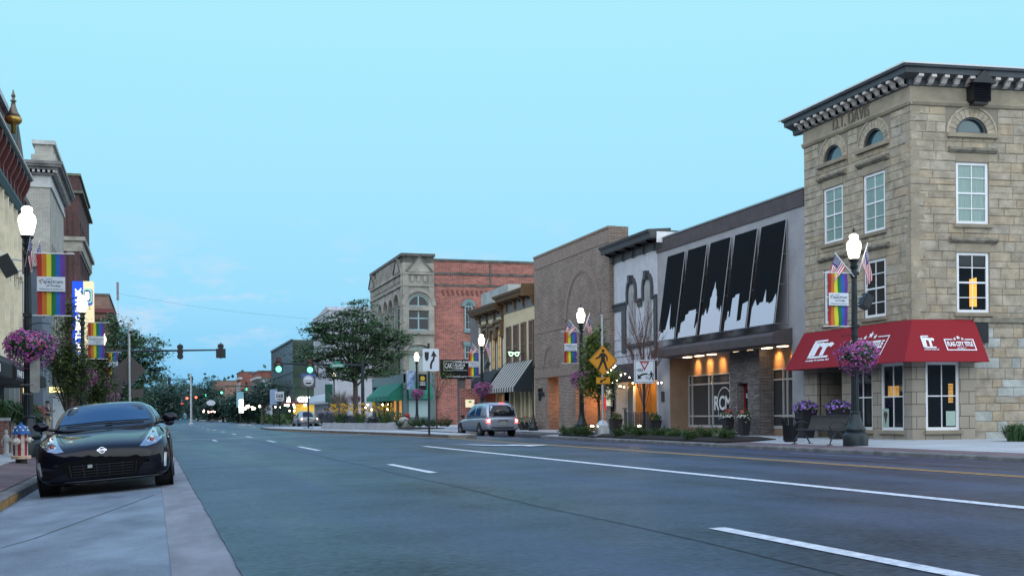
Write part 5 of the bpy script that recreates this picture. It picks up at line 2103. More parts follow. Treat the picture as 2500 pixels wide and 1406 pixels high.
# gold onion finial
XO = XL + .55
fy, fz0 = onX(33, 305, XO)
fz1 = onX(33, 222, XO)[1]
H = fz1 - fz0
m = MB()
m.lathe([(.06 * H, -.25 * H), (.07 * H, 0), (.17 * H, .03 * H), (.23 * H, .10 * H), (.235 * H, .17 * H), (.21 * H, .22 * H)], (XO, fy, fz0), 16)
m.build('finial_bowl', mat('old_gold', (.42, .25, .06), .35, .7, noise=(5, .3)), lb, smooth=True)
m = MB()
m.lathe([(.21 * H, .22 * H), (.12 * H, .38 * H), (.075 * H, .52 * H), (.05 * H, .66 * H), (.085 * H, .67 * H), (.085 * H, .70 * H), (.04 * H, .71 * H), (.045 * H, .80 * H), (.065 * H, .81 * H), (.005 * H, 1.02 * H)], (XO, fy, fz0), 16)
m.build('finial_spire', mat('bronzed_finial', (.16, .13, .10), .35, .6), lb, smooth=True)
# ground floor: dark shopfront and three black awnings
m = MB(fL)
m.box(yl0, yl1, -.35, -.2, 0, zsh)
m.build('shop_glass', M_glass, lb)
for k in range(11):
 u = yl1 - .4 - k * 2.0
 m = MB(fL)
 m.box(u - .1, u + .1, -.2, .0, 0, zsh)
 m.build('shopfront_post', mat('pale_post', (.30, .34, .34), .5), lb)
M_bawn = mat('black_awning_canvas', (.010, .011, .012), .7)
XA = XL + 1.7
for k, (a, b, txt) in enumerate(((36.5, 42.2, 'Grill'), (43.3, 48.6, 'FINE DINING'), (50.2, 55.0, 'BAR'))):
 zt_, zb_ = 3.65, 2.55
 m = MB(fL)
 m.sweep([(.02, zt_ + .0), (1.6, zb_ + .30), (1.7, zb_ + .22), (1.7, zb_ - .22), (.02, zb_ - .22)], a, b)
 aw_ = m.build('awning', M_bawn, lb)
 m = MB()
 text_into(m, txt, (XA + .01, a + .3, zb_ - .12), (0, 1, 0), (0, 0, 1), min(b - a - .6, len(txt) * .42), .24, bold=.01)
 m.build('lettering', M_wl, aw_)
# red brick slice
t, f, a_, b_, z_ = simple_block('narrow_brick_building', 'narrow red brick building squeezed beyond the cream front', XL, 52, 74, 480, brick('old_red_brick', (.20, .075, .06), (.13, .05, .045), (.22, .17, .15), .3, .1, .014, .9, .5, .4), depth=10)
m = MB(f)
m.box(a_, b_, 0, .06, 3.2, 3.6)
m.build('string_course', M_conc, t)
win(t, f, a_ + 1.2, a_ + 2.4, 6, 8.2, d=.05)
m = MB(f)
m.box(a_ + .3, b_ - .3, 0, .05, .4, 3.0)
m.build('shopfront', M_glass, t)
# blue-grey low building
XP = -5.9
yb0 = 69.0
x0_ = onY(75, 900, yb0)[0]
x1_ = onY(104.5, 900, yb0)[0]
zt_ = onY(90, 651, yb0)[1]
t = thing('blue_grey_building', 'narrow blue-grey painted building beside the tall pale brick one', 'building', (x1_, yb0, 0))
m = MB()
m.box(-12, x1_, yb0, yb0 + 6.5, 0, zt_)
m.build('wall', mat('blue_grey_paint', (.13, .165, .205), .8, noise=(1.5, .15)), t)
m = MB()
m.box(-12, x1_ + .1, yb0 - .1, yb0 + 6.5, zt_, zt_ + .2)
m.build('coping', M_conc, t)
m = MB()
m.box(x0_ + .0, x0_ + .12, yb0 - .14, yb0 - .02, .3, 3.3)
m.build('downpipe', mat('rust_red_metal', (.25, .05, .03), .6), t)
# tall pale brick building with classical cornice
M_pb = brick('pale_grey_brick', (.42, .40, .35), (.34, .325, .29), (.27, .26, .23), .32, .11, .014, .9, .5, .18)
M_ls = mat('pale_limestone', (.42, .43, .42), .8, noise=(1.1, .25), bump=(8, .2))
XG = -6.1
YG0, YG1 = YX(127, XG), YX(159, XG)
fG_ = fW(XG)
pg = thing('tall_pale_brick_building', 'tall pale grey brick building with deep classical cornice and squat roof block', 'building', (XG, YG0, 0))
zgt = onY(127, 459, YG0)[1]
zcap = onY(130, 393, YG0 - .8)[1]
wins = []
nb_ = 7
for k in range(nb_):
 u = YG0 + 1.0 + (YG1 - YG0 - 1.6) * k / nb_
 for za_, zb_ in ((9.7, 12.1), (6.0, 8.4)):
  wins.append((u, u + .85, za_, zb_))
m = MB(fG_)
m.wall(YG0, YG1, 0, zgt, wins, reveal=.3, edge=False)
m.box(YG0, YG1, -12, -.35, 0, zgt)
m.fr = None
m.box(-16, XG - .01, YG0 - .03, YG0 + .3, 0, zgt - .01)
m.build('wall', M_pb, pg)
for h in wins:
 win(pg, fG_, *h, d=-.1, nx=1, nz=2, fm=M_trim, gm=M_glass, fw=.07)
m = MB()
def lband(d, z0_, z1_, m):
 m.box(-16, XG + d, YG0 - d, YG1 + .1, z0_, z1_)
lband(.12, zgt - .0, zgt + .25, m)
lband(.06, zgt + .25, zgt + .75, m)
lband(.18, zgt - 1.5, zgt - 1.35, m) if False else None
m.build('frieze', M_ls, pg)
m = MB()
zz = zgt + .75
lband(.25, zz, zz + .14, m)
lband(.50, zz + .30, zz + .46, m)
lband(.72, zz + .46, zz + .60, m)
lband(.80, zz + .60, zcap, m) if zcap > zz + .62 else lband(.8, zz + .6, zz + .8, m)
m.build('cornice', mat('sooty_limestone', (.17, .165, .16), .85, noise=(1.6, .4)), pg)
m = MB()
k = 0
y = YG0 - .4
while y < YG1:
 m.box(XG + .25, XG + .46, y, y + .14, zz + .14, zz + .30)
 y += .3
x = XG - 4
while x < XG + .4:
 m.box(x, x + .14, YG0 - .46, YG0 - .25, zz + .14, zz + .30)
 x += .3
m.build('dentil_course', M_ls, pg)
zc9 = max(zcap, zz + .8)
za_ = onY(120, 341, YG0)[1]
x0_, x1_ = onY(80, 360, YG0 + .3)[0], onY(131, 360, YG0 + .3)[0]
m = MB()
m.box(x0_ - .1, x1_ + .1, YG0 + .2, YG1, zc9, zc9 + (za_ - zc9) * .38)
m.box(x0_ + .1, x1_ - .05, YG0 + .4, YG1, zc9 + (za_ - zc9) * .38, za_ - .25)
m.build('roof_block', M_pb, pg)
m = MB()
m.box(x0_ - .05, x1_ + .1, YG0 + .25, YG1, za_ - .25, za_)
m.build('roof_block_cap', M_ls, pg)
m = MB()
m.box(-16, XG + .03, YG0 - .05, YG1, 0, 8.2 - 2.6)
m.build('pale_base', mat('whitewashed_render', (.46, .48, .49), .8, noise=(1, .1)), pg)
m = MB()
m.box(XG - 2, XG + 1.6, YG0 - 2.5, YG1 - 2, 3.5, 4.1)
cnp = m.build('canopy', M_black, pg)
a, b = atD(97, 958, 68), atD(155, 944, 68)
m = MB(fS(a.y))
m.box(a.x, b.x, -.2, 0, a.z, b.z)
m.build('lit_sign_box', mat('yellow_lit_sign', (1, .9, .5), .5, noise=(2.2, .25), emit=((1.0, .80, .30), 1.6)), pg)
# brown brick tower block
M_bt = brick('dark_brown_brick', (.10, .045, .042), (.065, .034, .034), (.10, .08, .075), .32, .11, .012, .9, .4, .2)
XT = -6.3
YT0, YT1 = YX(198, XT), YX(221.5, XT)
bt = thing('brown_brick_tower', 'tall dark brown brick building with stone bands beyond the pale one', 'building', (XT, YT0, 0))
ztt = onY(198, 431, YT0)[1]
fT_ = fW(XT)
wins = []
for k in range(6):
 u = YT0 + 1.3 + (YT1 - YT0 - 2) * k / 6
 for za_, zb_ in ((5.5, 8), (9.2, 11.5), (14.2, 16.2), (17.0, 19.0)):
  wins.append((u, u + 1.2, za_, zb_))
m = MB(fT_)
m.wall(YT0, YT1, 0, ztt, wins, reveal=.3, edge=False)
m.box(YT0, YT1, -12, -.35, 0, ztt)
m.fr = None
m.box(-18, XT - .01, YT0 - .03, YT0 + .3, 0, ztt - .01)
for k in range(6):
 x = XT - .5 - k * 1.1
 m.box(x, x + .5, YT0 - .16, YT0 - .01, 3, ztt - 3.2)
m.build('wall', M_bt, bt)
for h in wins:
 win(bt, fT_, *h, d=-.1, nx=2, nz=2, fm=M_trim, gm=M_glass, fw=.08)
m = MB()
zl1 = onY(198, 580, YT0)[1]
zl0 = onY(198, 620, YT0)[1]
zt1 = onY(198, 468, YT0)[1]
for d, z0_, z1_ in ((.5, zl1 - .35, zl1), (.25, zl0 + .2, zl1 - .35), (.12, zl0, zl0 + .2)):
 m.box(-18, XT + d, YT0 - d, YT1 + .2, z0_, z1_)
m.build('string_course', mat('old_stone_band', (.27, .25, .21), .85, noise=(1.4, .35)), bt)
m = MB()
m.box(-18, XT + .35, YT0 - .35, YT1 + .2, zt1 - .2, zt1)
m.box(-18, XT + .15, YT0 - .15, YT1 + .2, ztt, ztt + .22)
m.build('parapet_band', mat('mossy_stone', (.12, .12, .08), .9, noise=(1.5, .4)), bt)
# tall lit bank blade sign
YB = 100.0
a, b = onY(178, 911, YB), onY(205, 687, YB)
c, d = onY(205, 925, YB), onY(228, 687, YB)
bs = thing('bank_blade_sign', 'tall lit blue and cream vertical bank sign rising above the left-hand trees', 'sign', (a[0], YB, 0))
m = MB(fS(YB))
m.box(a[0], b[0], -1.3, 0, a[1], b[1])
s1 = m.build('blue_panel', mat('lit_blue_panel', (.01, .08, .7), .4, emit=((.01, .10, .95), .45)), bs)
m = MB(fS(YB))
m.box(c[0] + .004, d[0], -1.2, .05, c[1], d[1])
s2 = m.build('cream_panel', mat('lit_cream_panel', (.85, .70, .42), .5, noise=(.4, .06), emit=((1.0, .80, .46), .45)), bs)
m = MB()
wz_, hz2 = (b[0] - a[0]) * .52, (b[1] - a[1])
txt = 'FIFTH THIRD BANK'
z_ = a[1] + hz2 * .10
vs = hz2 * .83
text_into(m, txt, ((a[0] + b[0]) / 2 + wz_ / 2, YB - .01, z_), (0, 0, 1), (-1, 0, 0), vs, wz_, bold=.05)
m.build('lettering', mat('lit_cream_letters', (1, .95, .8), .5, emit=((1.0, .90, .66), 1.6)), s1)
lx, lz0 = onY(207, 745, YB)
lx1, lz1 = onY(226, 705, YB)
m = MB(fS(YB))
def rr(x0, x1, z0, z1, r=.18):
 p = []
 for cx, cz, a0 in ((x1 - r, z0 + r, -90), (x1 - r, z1 - r, 0), (x0 + r, z1 - r, 90), (x0 + r, z0 + r, 180)):
  for k in range(5):
   a = R(a0 + 90 * k / 4)
   p.append((cx + r * math.cos(a), cz + r * math.sin(a)))
 return p
m.prism(rr(lx - .15, lx1, lz0, lz1), .051, .07)
m.build('logo_border', mat('logo_blue', (.02, .12, .6), .5, emit=((.02, .12, .6), .4)), s2)
m = MB(fS(YB))
m.prism(rr(lx - .15, lx1 - .06, lz0 + .18, lz1 - .0), .071, .08)
m.build('logo_green', mat('logo_pale_green', (.4, .75, .5), .5, emit=((.4, .8, .5), .4)), s2)
m = MB(fS(YB))
m.prism(rr(lx - .05, lx1 - .16, lz0 + .28, lz1 - .12), .081, .09)
m.build('logo_field', mat('logo_deep_blue', (.02, .04, .3), .5), s2)
m = MB()
text_into(m, '5/3', (lx + .02, YB - .095, lz0 + .40), (1, 0, 0), (0, 0, 1), (lx1 - lx) - .28, (lz1 - lz0) - .66, bold=.07)
m.build('lettering', M_sig, s2)
# old red-brown hotel further down, with its flagpole
t, f, a_, b_, z_ = simple_block('far_red_hotel', 'red-brown brick block with dark red cornice behind the cream sign', -6.3, 268, 285, 722, M_rb3, depth=14)
m = MB(f)
m.box(a_ - .7, b_, -14, .7, z_ - 2.6, z_ - 2.0)
m.box(a_ - .5, b_, -14, .5, z_ - 3.6, z_ - 3.3)
m.build('cornice', mat('dark_red_cornice', (.13, .03, .03), .7), t)
for k in range(3):
 m = MB(fS(a_))
 win(t, fS(a_), -9 - k * 2.2, -8 - k * 2.2, z_ - 8, z_ - 6, d=.05, nz=2)
p = atD(288, 740, 210)
q = atD(288, 686, 210)
t = thing('rooftop_flagpole', 'thin flagpole with a limp dark flag above the far left trees', 'flagpole', (p.x, p.y, p.z - 2))
m = MB()
m.tube([(p.x, p.y, p.z - 3), (q.x, q.y, q.z)], .06, 5)
m.build('pole', M_steel, t)
m = MB()
m.box(p.x - .22, p.x + .18, p.y - .05, p.y + .05, p.z + .5, q.z - .2)
m.build('flag', mat('limp_flag', (.14, .06, .09), .8, noise=(2.5, .7)), t)
# overhead cable
pa_, pb_ = atD(285, 716, 150), atD(755, 778, 150)
m = MB()
m.tube([pa_.lerp(pb_, k / 12) + Vector((0, 0, -1.2 * math.sin(math.pi * k / 12) * .3)) for k in range(13)], .010, 4)
tag(m.build('overhead_cable', M_trim), 'thin dark cable strung across the street high above the crossing', 'cable')
# ================================================================ STREET FURNITURE
#lamp post (origin at its foot)
def make_lamp():
 t = thing('lamp_post', 'x', 'lamp post', (0, 0, 0), group='ornamental lamp posts along both pavements')
 m = LB()
 m.lathe([(.36, 0), (.36, .30), (.34, .34), (.27, .40), (.29, .44), (.29, .50), (.24, .56), (.20, .70), (.15, .86), (.14, .92), (.16, .95), (.13, .99)], n=12)
 autosmooth(m.build('base', M_dkgreen, t, smooth=True), 40)
 m = LB()
 n = 12
 rs = []
 for z, r in ((.97, .115), (4.85, .075)):
  rs.append([(r * (1 if k % 2 else .88) * math.cos(2 * math.pi * k / 24), r * (1 if k % 2 else .88) * math.sin(2 * math.pi * k / 24), z) for k in range(24)])
 m.rings(rs)
 m.lathe([(.095, 4.82), (.105, 4.88), (.075, 4.94), (.075, 5.06), (.11, 5.12), (.125, 5.16), (.09, 5.2), (.10, 5.28), (.155, 5.33), (.155, 5.37), (.10, 5.38)], n=14)
 m.build('pole', M_dkgreen, t)
 m = LB()
 m.lathe([(.11, 5.375), (.14, 5.42), (.175, 5.55), (.205, 5.70), (.205, 5.78), (.18, 5.86), (.12, 5.92), (.115, 5.97), (.135, 6.0), (.12, 6.05), (.06, 6.09), (.02, 6.10)], n=18)
 m.build('globe', M_lamp, t, smooth=True)
 m = LB()
 m.lathe([(.02, 6.09), (.035, 6.12), (.02, 6.15), (.035, 6.19), (.03, 6.23), (.005, 6.28)], n=8)
 m.build('finial', M_dkgreen, t)
 return t
lamp0 = make_lamp()
def make_basket():
 rnd = random.Random(11)
 t = thing('hanging_basket', 'x', 'flower basket', (0, 0, 0), group='petunia baskets hanging on the lamp posts')
 def pt(f=1.0):
  while True:
   a, b = rnd.uniform(0, 2 * math.pi), rnd.uniform(-1, 1)
   q = math.sqrt(1 - b * b)
   n = Vector((q * math.cos(a), q * math.sin(a), b))
   lobes = 1 + .10 * math.sin(a * 3 + 1) + .07 * math.sin(5 * a + 7 * b)
   sx, sz = .58, (.34 if b > 0 else .42)
   droop = -.10 * max(0, -b) * (1 + math.sin(a * 2))
   return Vector((n.x * sx * lobes, n.y * sx * lobes, n.z * sz * lobes + droop)) * f, n
 m = LB()
 m.ball((0, 0, -.02), (.44, .44, .30), 12, 8)
 for k in range(1500):
  p, n = pt(rnd.uniform(.72, 1.0))
  r1 = Vector((rnd.uniform(-1, 1), rnd.uniform(-1, 1), rnd.uniform(-1, 1))).normalized()
  r2 = n.cross(r1).normalized()
  s_ = rnd.uniform(.022, .045)
  m.face([p - r1 * s_, p + r2 * s_ * .5, p + r1 * s_, p - r2 * s_ * .5])
 m.build('foliage', M_leafb, t, normals=False)
 m = LB()
 for k in range(1000):
  p, n = pt(rnd.uniform(.96, 1.07))
  n = (n + Vector((rnd.uniform(-.5, .5), rnd.uniform(-.5, .5), rnd.uniform(-.3, .5)))).normalized()
  a = n.cross(Vector((0, 0, 1))).normalized()
  b = n.cross(a)
  s_ = rnd.uniform(.021, .034)
  m.mi = rnd.choices([0, 1, 2, 3], [5, 4, 2, 1.0])[0]
  if m.mi == 3 and p.x < 0:
   m.mi = 0
  c = m.P(p - n * .012)
  ring = [m.P(p + (a * math.cos(2 * math.pi * j / 5) + b * math.sin(2 * math.pi * j / 5)) * s_) for j in range(5)]
  for j in range(5):
   m.f.append([c, ring[j], ring[(j + 1) % 5]]); m.m.append(m.mi)
  if m.mi in (1, 2):
   mm = m.mi
   m.mi = 4
   q_ = [m.P(p + n * .004 + (a * math.cos(2 * math.pi * j / 5) + b * math.sin(2 * math.pi * j / 5)) * s_ * .45) for j in range(5)]
   m.f.append(q_); m.m.append(4)
   m.mi = mm
 fl = m.build('blossoms', [mat('pink_petal', (.55, .09, .34), .6), mat('violet_petal', (.30, .09, .42), .6), mat('pale_pink_petal', (.62, .33, .58), .6), mat('magenta_petal', (.42, .01, .09), .6), mat('petal_throat', (.10, .01, .08), .6)], t, normals=False)
 fl['kind'] = 'stuff'
 m = LB()
 m.tube([(-.05, .0, .33), (.0, 0, .46), (.25, 0, .52), (.5, 0, .5)], .012, 5)
 m.build('hanger_arm', M_black, t)
 return t
M_leafb = mat('basket_leaf', (.035, .075, .025), .6, noise=(12, .4))
bask0 = make_basket()
STR = [(.36, .035, .03), (.52, .17, .035), (.62, .58, .05), (.02, .17, .06), (.035, .11, .42), (.13, .05, .26)]
M_ban = [mat('banner_' + n, c, .75, spec=.2) for n, c in zip(('red', 'orange', 'yellow', 'green', 'blue', 'violet'), STR)]
M_banw = mat('banner_white_panel', (.60, .66, .72), .7)
M_rod = mat('white_rod', (.7, .72, .72), .5)
def make_banner(blue=False):
 t = thing('rainbow_banner' if not blue else 'blue_banner', 'x', 'banner', (0, 0, 0), group='rainbow banners hung on the lamp posts' if not blue else None)
 m = LB()
 rnd = random.Random(3)
 ny, nx = 14, 12
 def yy(u, v):
  return .018 * math.sin(u * 9 + v * 3) * (v * .8 + .2) + .012 * math.sin(v * 13 + u * 5)
 for i in range(nx):
  m.mi = i // 2 if not blue else 0
  for j in range(ny):
   q = []
   for a, b in ((i, j), (i + 1, j), (i + 1, j + 1), (i, j + 1)):
    u, v = a / nx, b / ny
    q.append((.22 + .64 * u, -yy(u, v) * 1.2, 4.94 - 1.50 * v))
   m.face(q)
 c = m.build('cloth', M_ban if not blue else [mat('blue_banner_cloth', (.05, .17, .50), .7, noise=(2.5, .5), col2=(.45, .60, .78))], t, smooth=True, normals=False)
 m = LB()
 m.tube([(.06, 0, 4.95), (1.08, 0, 4.96)], .014, 6)
 m.tube([(.06, 0, 3.43), (1.0, 0, 3.43)], .014, 6)
 m.build('rod', M_rod, t)
 m = LB()
 for z in (4.95, 3.43):
  m.box(-.1, .1, -.1, .1, z - .05, z + .05)
 m.build('bracket', M_black, t)
 if not blue:
  m = LB()
  m.box(.215, .862, -.045, -.038, 4.02, 4.38)
  p = m.build('panel', M_banw, t)
  m = LB()
  y = -.047
  text_into(m, 'LGBTQ+', (.42, y, 4.305), (1, 0, 0), (0, 0, 1), .15, .028, thick=.003)
  text_into(m, 'spectrum', (.36, y, 4.195), (1, 0, 0), (0, 0, 1), .45, .095, bold=.005, thick=.003)
  text_into(m, 'of Findlay', (.43, y, 4.118), (1, 0, 0), (0, 0, 1), .33, .075, thick=.003)
  text_into(m, 'Everyone is welcome', (.27, y, 4.05), (1, 0, 0), (0, 0, 1), .54, .045, shear=.3, thick=.003)
  m.build('lettering', mat('slate_print', (.05, .06, .09), .6), p)
  m = LB()
  for k in range(6):
   a = R(60 + 38 * k)
   m.mi = k % 3
   cx, cz = .325, 4.265
   d = Vector((math.cos(a), 0, math.sin(a)))
   e = Vector((-math.sin(a), 0, math.cos(a)))
   o_ = Vector((cx, y - .002, cz))
   m.face([o_ + d * .015, o_ + d * .04 + e * .015, o_ + d * .075, o_ + d * .04 - e * .015])
  m.build('emblem', [mat('emblem_blue', (.04, .10, .45), .6), mat('emblem_yellow', (.65, .5, .05), .6), mat('emblem_orange', (.5, .2, .05), .6)], p, normals=False)
 else:
  m = LB()
  text_into(m, 'DOWNTOWN', (.30, -.04, 3.9), (0, 0, 1), (-1, 0, 0), .95, .10)
  m.build('lettering', M_wl, c)
 return t
ban0 = make_banner()
def make_flag(name='flag'):
 """flag on a short slanted staff; staff rises towards +x"""
 t = thing('american_flag', 'x', 'flag', (0, 0, 0), group='stars and stripes on short staffs fixed to the lamp posts')
 m = LB()
 m.tube([(0, 0, 0), (.52, 0, 1.0)], .014, 6)
 m.build('staff', M_rod, t)
 m = LB()
 d = Vector((.46, 0, .89)).normalized()
 top = Vector((.50, 0, .97))
 fly = 1.05
 N, Mx = 13, 12
 def P(i, j):
  # i across the hoist (0..13), j along the fly hanging down
  u, v = i / N, j / Mx
  hoist = top - d * (.62 * u)
  fall = Vector((.16 + .05 * math.sin(v * 3), 0, -1)) * (fly * v)
  gather = (1 - .45 * v)
  p = top - d * (.62 * u * gather) * Vector((1, 1, 1)).x + fall * (.55 + .45 * (1 - u * .35))
  p.y = .045 * math.sin(v * 5 + u * 9) * (v + .15)
  return p
 for i in range(N):
  for j in range(Mx):
   canton = i < 7 and j < 5
   m.mi = 2 if canton else (i % 2)
   m.face([P(i, j), P(i + 1, j), P(i + 1, j + 1), P(i, j + 1)])
 m.build('cloth', [mat('flag_red', (.46, .02, .03), .7), mat('flag_white', (.74, .72, .74), .7), mat('flag_blue', (.015, .03, .16), .7)], t, smooth=True, normals=False)
 m = LB()
 for i in range(6):
  for j in range(4):
   p = P(i + .6, j + .6 + (.2 if i % 2 else 0))
   for s_ in (-.012, .012):
    m.face([p + Vector((-.016, s_, 0)), p + Vector((0, s_, .018)), p + Vector((.016, s_, 0)), p + Vector((0, s_, -.018))])
 m.build('stars', mat('flag_white', (.74, .72, .74), .7), t, normals=False)
 return t
flag0 = make_flag()
def make_speaker():
 t = thing('street_speaker', 'x', 'loudspeaker', (0, 0, 0), group='black loudspeakers fixed to the lamp posts')
 m = LB()
 Mt = Matrix.Rotation(R(28), 3, 'Y')
 m.obox((.30, 0, 0), (.24, .22, .36), Mt)
 b = m.build('cabinet', M_black, t)
 m = LB()
 Mt2 = Mt
 m.obox((.305, -.113, -.0), (.20, .01, .32), Mt)
 m.build('grille', mat('speaker_grille', (.03, .032, .035), .8), b)
 m = LB()
 m.tube([(.05, 0, .1), (.2, 0, .12), (.28, 0, .05)], .014, 5)
 m.tube([(.05, 0, -.08), (.18, 0, -.1), (.26, 0, -.02)], .014, 5)
 m.build('mount', M_steel, t)
 return t
spk0 = make_speaker()
# placements: (column, distance, lamp label, banner side, has flags, has speaker)
LAMPS = [
(70, 28.5, 'lit lamp post beside the striped hydrant, nearest on the left', 1),
(203, 49, 'lit lamp post behind the near columnar tree on the left', 1),
(252, 71, 'third lit lamp post along the left pavement beyond the columnar trees', 1),
(273, 94, 'farthest lit lamp post among the left-hand trees', 1),
(2088, 33.6, 'lit lamp post beside the bench before the red awning', -1),
(1420, 56.3, 'lit lamp post before the brown brick hall', -1),
(1177, 74, 'lit lamp post behind the silver car by the cream shop', -1),
(1018, 97, 'lit lamp post with a blue banner by the teal shopfront', -1),
(866, 122, 'distant lit lamp post behind the locust trunk', -1),
(816, 140, 'distant lit lamp post left of the locust trunk', -1)]
lampmap = []
first = {'l': True, 'b': True, 'k': True, 'f': True, 's': True}
def put(proto, key, loc, rz, label, scale=None):
 if first[key]:
  first[key] = False
  # the first of a kind is moved last, see below
 return dup(proto, loc, rz, label, scale)
NAMES = ['nearest lamp post on the left', 'second lamp post on the left behind the columnar tree', 'third lamp post on the left', 'farthest lamp post on the left',
  'lamp post beside the bench', 'lamp post before the brown brick hall', 'lamp post behind the silver car', 'lamp post by the teal shopfront', 'distant lamp post behind the locust trunk', 'distant lamp post left of the locust trunk']
for k, (px, zc, lab, side) in enumerate(LAMPS):
 p = atD(px, 1000, zc)
 if k == 0:
  z = .06
 elif p.x < 0:
  z = wz(p.x)
 else:
  z = wz(p.x)
 if k >= 7:
  z += .12
 loc = Vector((p.x, p.y, z))
 lp = dup(lamp0, loc, 0, lab)
 lampmap.append(loc)
 if k == 0:
  for c in kids(lp):
   if c.name.startswith('finial'):
    bpy.data.objects.remove(c)
 if k in (0, 1, 2, 3, 4, 5, 6):
  dup(ban0, loc, 0, 'rainbow banner on the ' + NAMES[k]) if side > 0 else None
  if side < 0:
   b = dup(ban0, loc + Vector((-1.08, 0, 0)), 0, 'rainbow banner on the ' + NAMES[k])
   [setattr(c, 'location', (1.08, 0, 0)) for c in kids(b) if c.name.startswith('bracket')]
 if k in (0, 1, 3, 4, 5, 6, 7, 8, 9, 2):
  off = Vector((.02, -.16, 2.72 if k != 4 else 2.66))
  dup(bask0, loc + off, .6 * k, 'petunia basket on the ' + NAMES[k])
 if k in (0, 4, 5, 6):
  b = loc + Vector((0, -.08, 4.95 if side > 0 else 4.85))
  if k == 0:
   dup(flag0, b + Vector((-.05, 0, -.35)), R(-12), 'striped flag leaning over the banner on the ' + NAMES[k], (.28, 1, .8))
   dup(flag0, b + Vector((.02, .05, -.45)), R(20), 'folded flag behind the other on the ' + NAMES[k], (.55, 1, .8))
  else:
   dup(flag0, b + Vector((.05, 0, 0)), R(10), 'flag leaning right on the ' + NAMES[k], (.8, 1, 1.0))
   dup(flag0, b + Vector((-.05, 0, .0)), R(-10), 'flag leaning left on the ' + NAMES[k], (-1.1, 1, .68))
 if k in (0, 4, 5, 6):
  if k == 0:
   dup(spk0, loc + Vector((-.05, -.05, 4.62)), R(180), 'black loudspeaker on the ' + NAMES[k], 1.35)
  else:
   dup(spk0, loc + Vector((.0, -.05, 4.15)), 0, 'black loudspeaker on the ' + NAMES[k], 1.15)
bb_ = make_banner(True)
bb_['label'] = 'blue and white street banner on the lamp post by the teal shopfront'
bb_.location = lampmap[7] + Vector((-1.05, 0, -.35))
def rm(o):
 for c in kids(o):
  for g in kids(c):
   bpy.data.objects.remove(g)
  bpy.data.objects.remove(c)
 bpy.data.objects.remove(o)
for o in (lamp0, bask0, ban0, flag0, spk0):
 rm(o)
# small street parking sign on the lamp by the teal shopfront, plate on the nearest post
t = thing('parking_plate', 'small black public parking plate on the lamp post by the teal shopfront', 'sign', lampmap[7] + Vector((.15, 0, 3.0)))
m = LB()
m.box(.0, .68, -.04, 0, 0, 1.3)
m.build('plate', M_black, t)
m = LB()
text_into(m, 'PUBLIC', (.1, -.045, .55), (1, 0, 0), (0, 0, 1), .48, .14, bold=.02)
text_into(m, 'PARKING', (.1, -.045, .36), (1, 0, 0), (0, 0, 1), .48, .14, bold=.02)
m.build('lettering', M_wl, t)
m = LB()
disc(m, (.34, -.04, .95), (1, 0, 0), (0, 0, 1), .2, thick=.006)
m.build('emblem', mat('sunny_yellow', (.6, .4, .03), .6), t)
p = atD(84, 912, 28.3)
t = thing('post_mounted_plate', 'blank pale back of a parking sign strapped to the nearest left lamp post', 'sign', (p.x, p.y, p.z))
m = LB()
rq = rr(-.10, .12, -.46, .46, .06)
m.rings([[(x, y, z) for x, z in rq] for y in (0, .02)])
m.build('plate', mat('aged_aluminium', (.28, .28, .26), .5, .4, noise=(4, .3)), t)
m = LB()
for z in (-.5, -.28, .3):
 m.box(-.32, .0, -.13, -.118, z, z + .02)
 m.box(-.32, -.31, -.13, .0, z, z + .02)
m.build('strap', M_chrome, t)

#pedestrian crossing sign (right), its mate seen from behind (left)
M_sigy = mat('amber_sign_face', (.62, .27, .01), .5)
M_sigb = mat('sign_black', (.012, .012, .012), .6)
M_sigw = mat('white_sign_face', (.62, .68, .74), .5)
M_sigr = mat('sign_red', (.33, .01, .02), .5)
M_back = mat('sign_back', (.075, .065, .062), .6, .2)
WALKER = [[(-.06, .93), (.06, .93), (.08, .86), (.06, .78), (-.06, .78), (-.08, .86)],
  [(-.13, .74), (.04, .76), (.14, .70), (.24, .56), (.24, .36), (.17, .36), (.17, .52), (.10, .60), (.10, .42), (.16, .22), (.26, -.08), (.14, -.08), (.05, .20), (-.01, .32), (-.09, .16), (-.22, -.08), (-.33, -.06), (-.22, .14), (-.12, .38), (-.10, .58), (-.20, .50), (-.38, .44), (-.40, .50), (-.24, .58)]]
def walker(mb, o, right, up, s):
 for pl in WALKER:
  poly3(mb, [(x * s, y * s) for x, y in pl], o, right, up, thick=.008)
def poly_plate(name, pts, o, mt, parent, th=.02):
 m = LB()
 poly3(m, pts, o, (1, 0, 0), (0, 0, 1), thick=th)
 return m.build(name, mt, parent)
def ped_post(label, loc, top, cz, facing=1, box=False):
 t = thing('pedestrian_sign', label, 'sign', loc, group=None)
 m = LB()
 m.tube([(0, 0, .5), (0, 0, top)], [.062, .055], 10)
 m.lathe([(.075, top - .02), (.075, top + .03), (.02, top + .05)], n=10)
 m.build('pole', M_steel, t)
 m = LB()
 m.rings([[(sx * r, sy * r, z) for sx, sy in ((-1, -.6), (-.6, -1), (.6, -1), (1, -.6), (1, .6), (.6, 1), (-.6, 1), (-1, .6))] for r, z in ((.30, 0), (.25, .42), (.12, .62))])
 m.box(-.55, .55, -.4, .4, -.05, .0)
 m.build('pedestal', M_steel, t)
 return t
p = atD(1472, 1063, 50)
zb_ = wz(p.x) + .10
t = ped_post('amber pedestrian crossing sign on a silver post in the mulch bed', (p.x, p.y, zb_), atD(1470, 770, 50).z - zb_, 0)
cz = atD(1472, 880, 50).z - zb_
r_ = .66
dia = [(0, -r_), (r_, 0), (0, r_), (-r_, 0)]
d2 = [(x * .965, y * .965) for x, y in dia]
d3 = [(x * .93, y * .93) for x, y in dia]
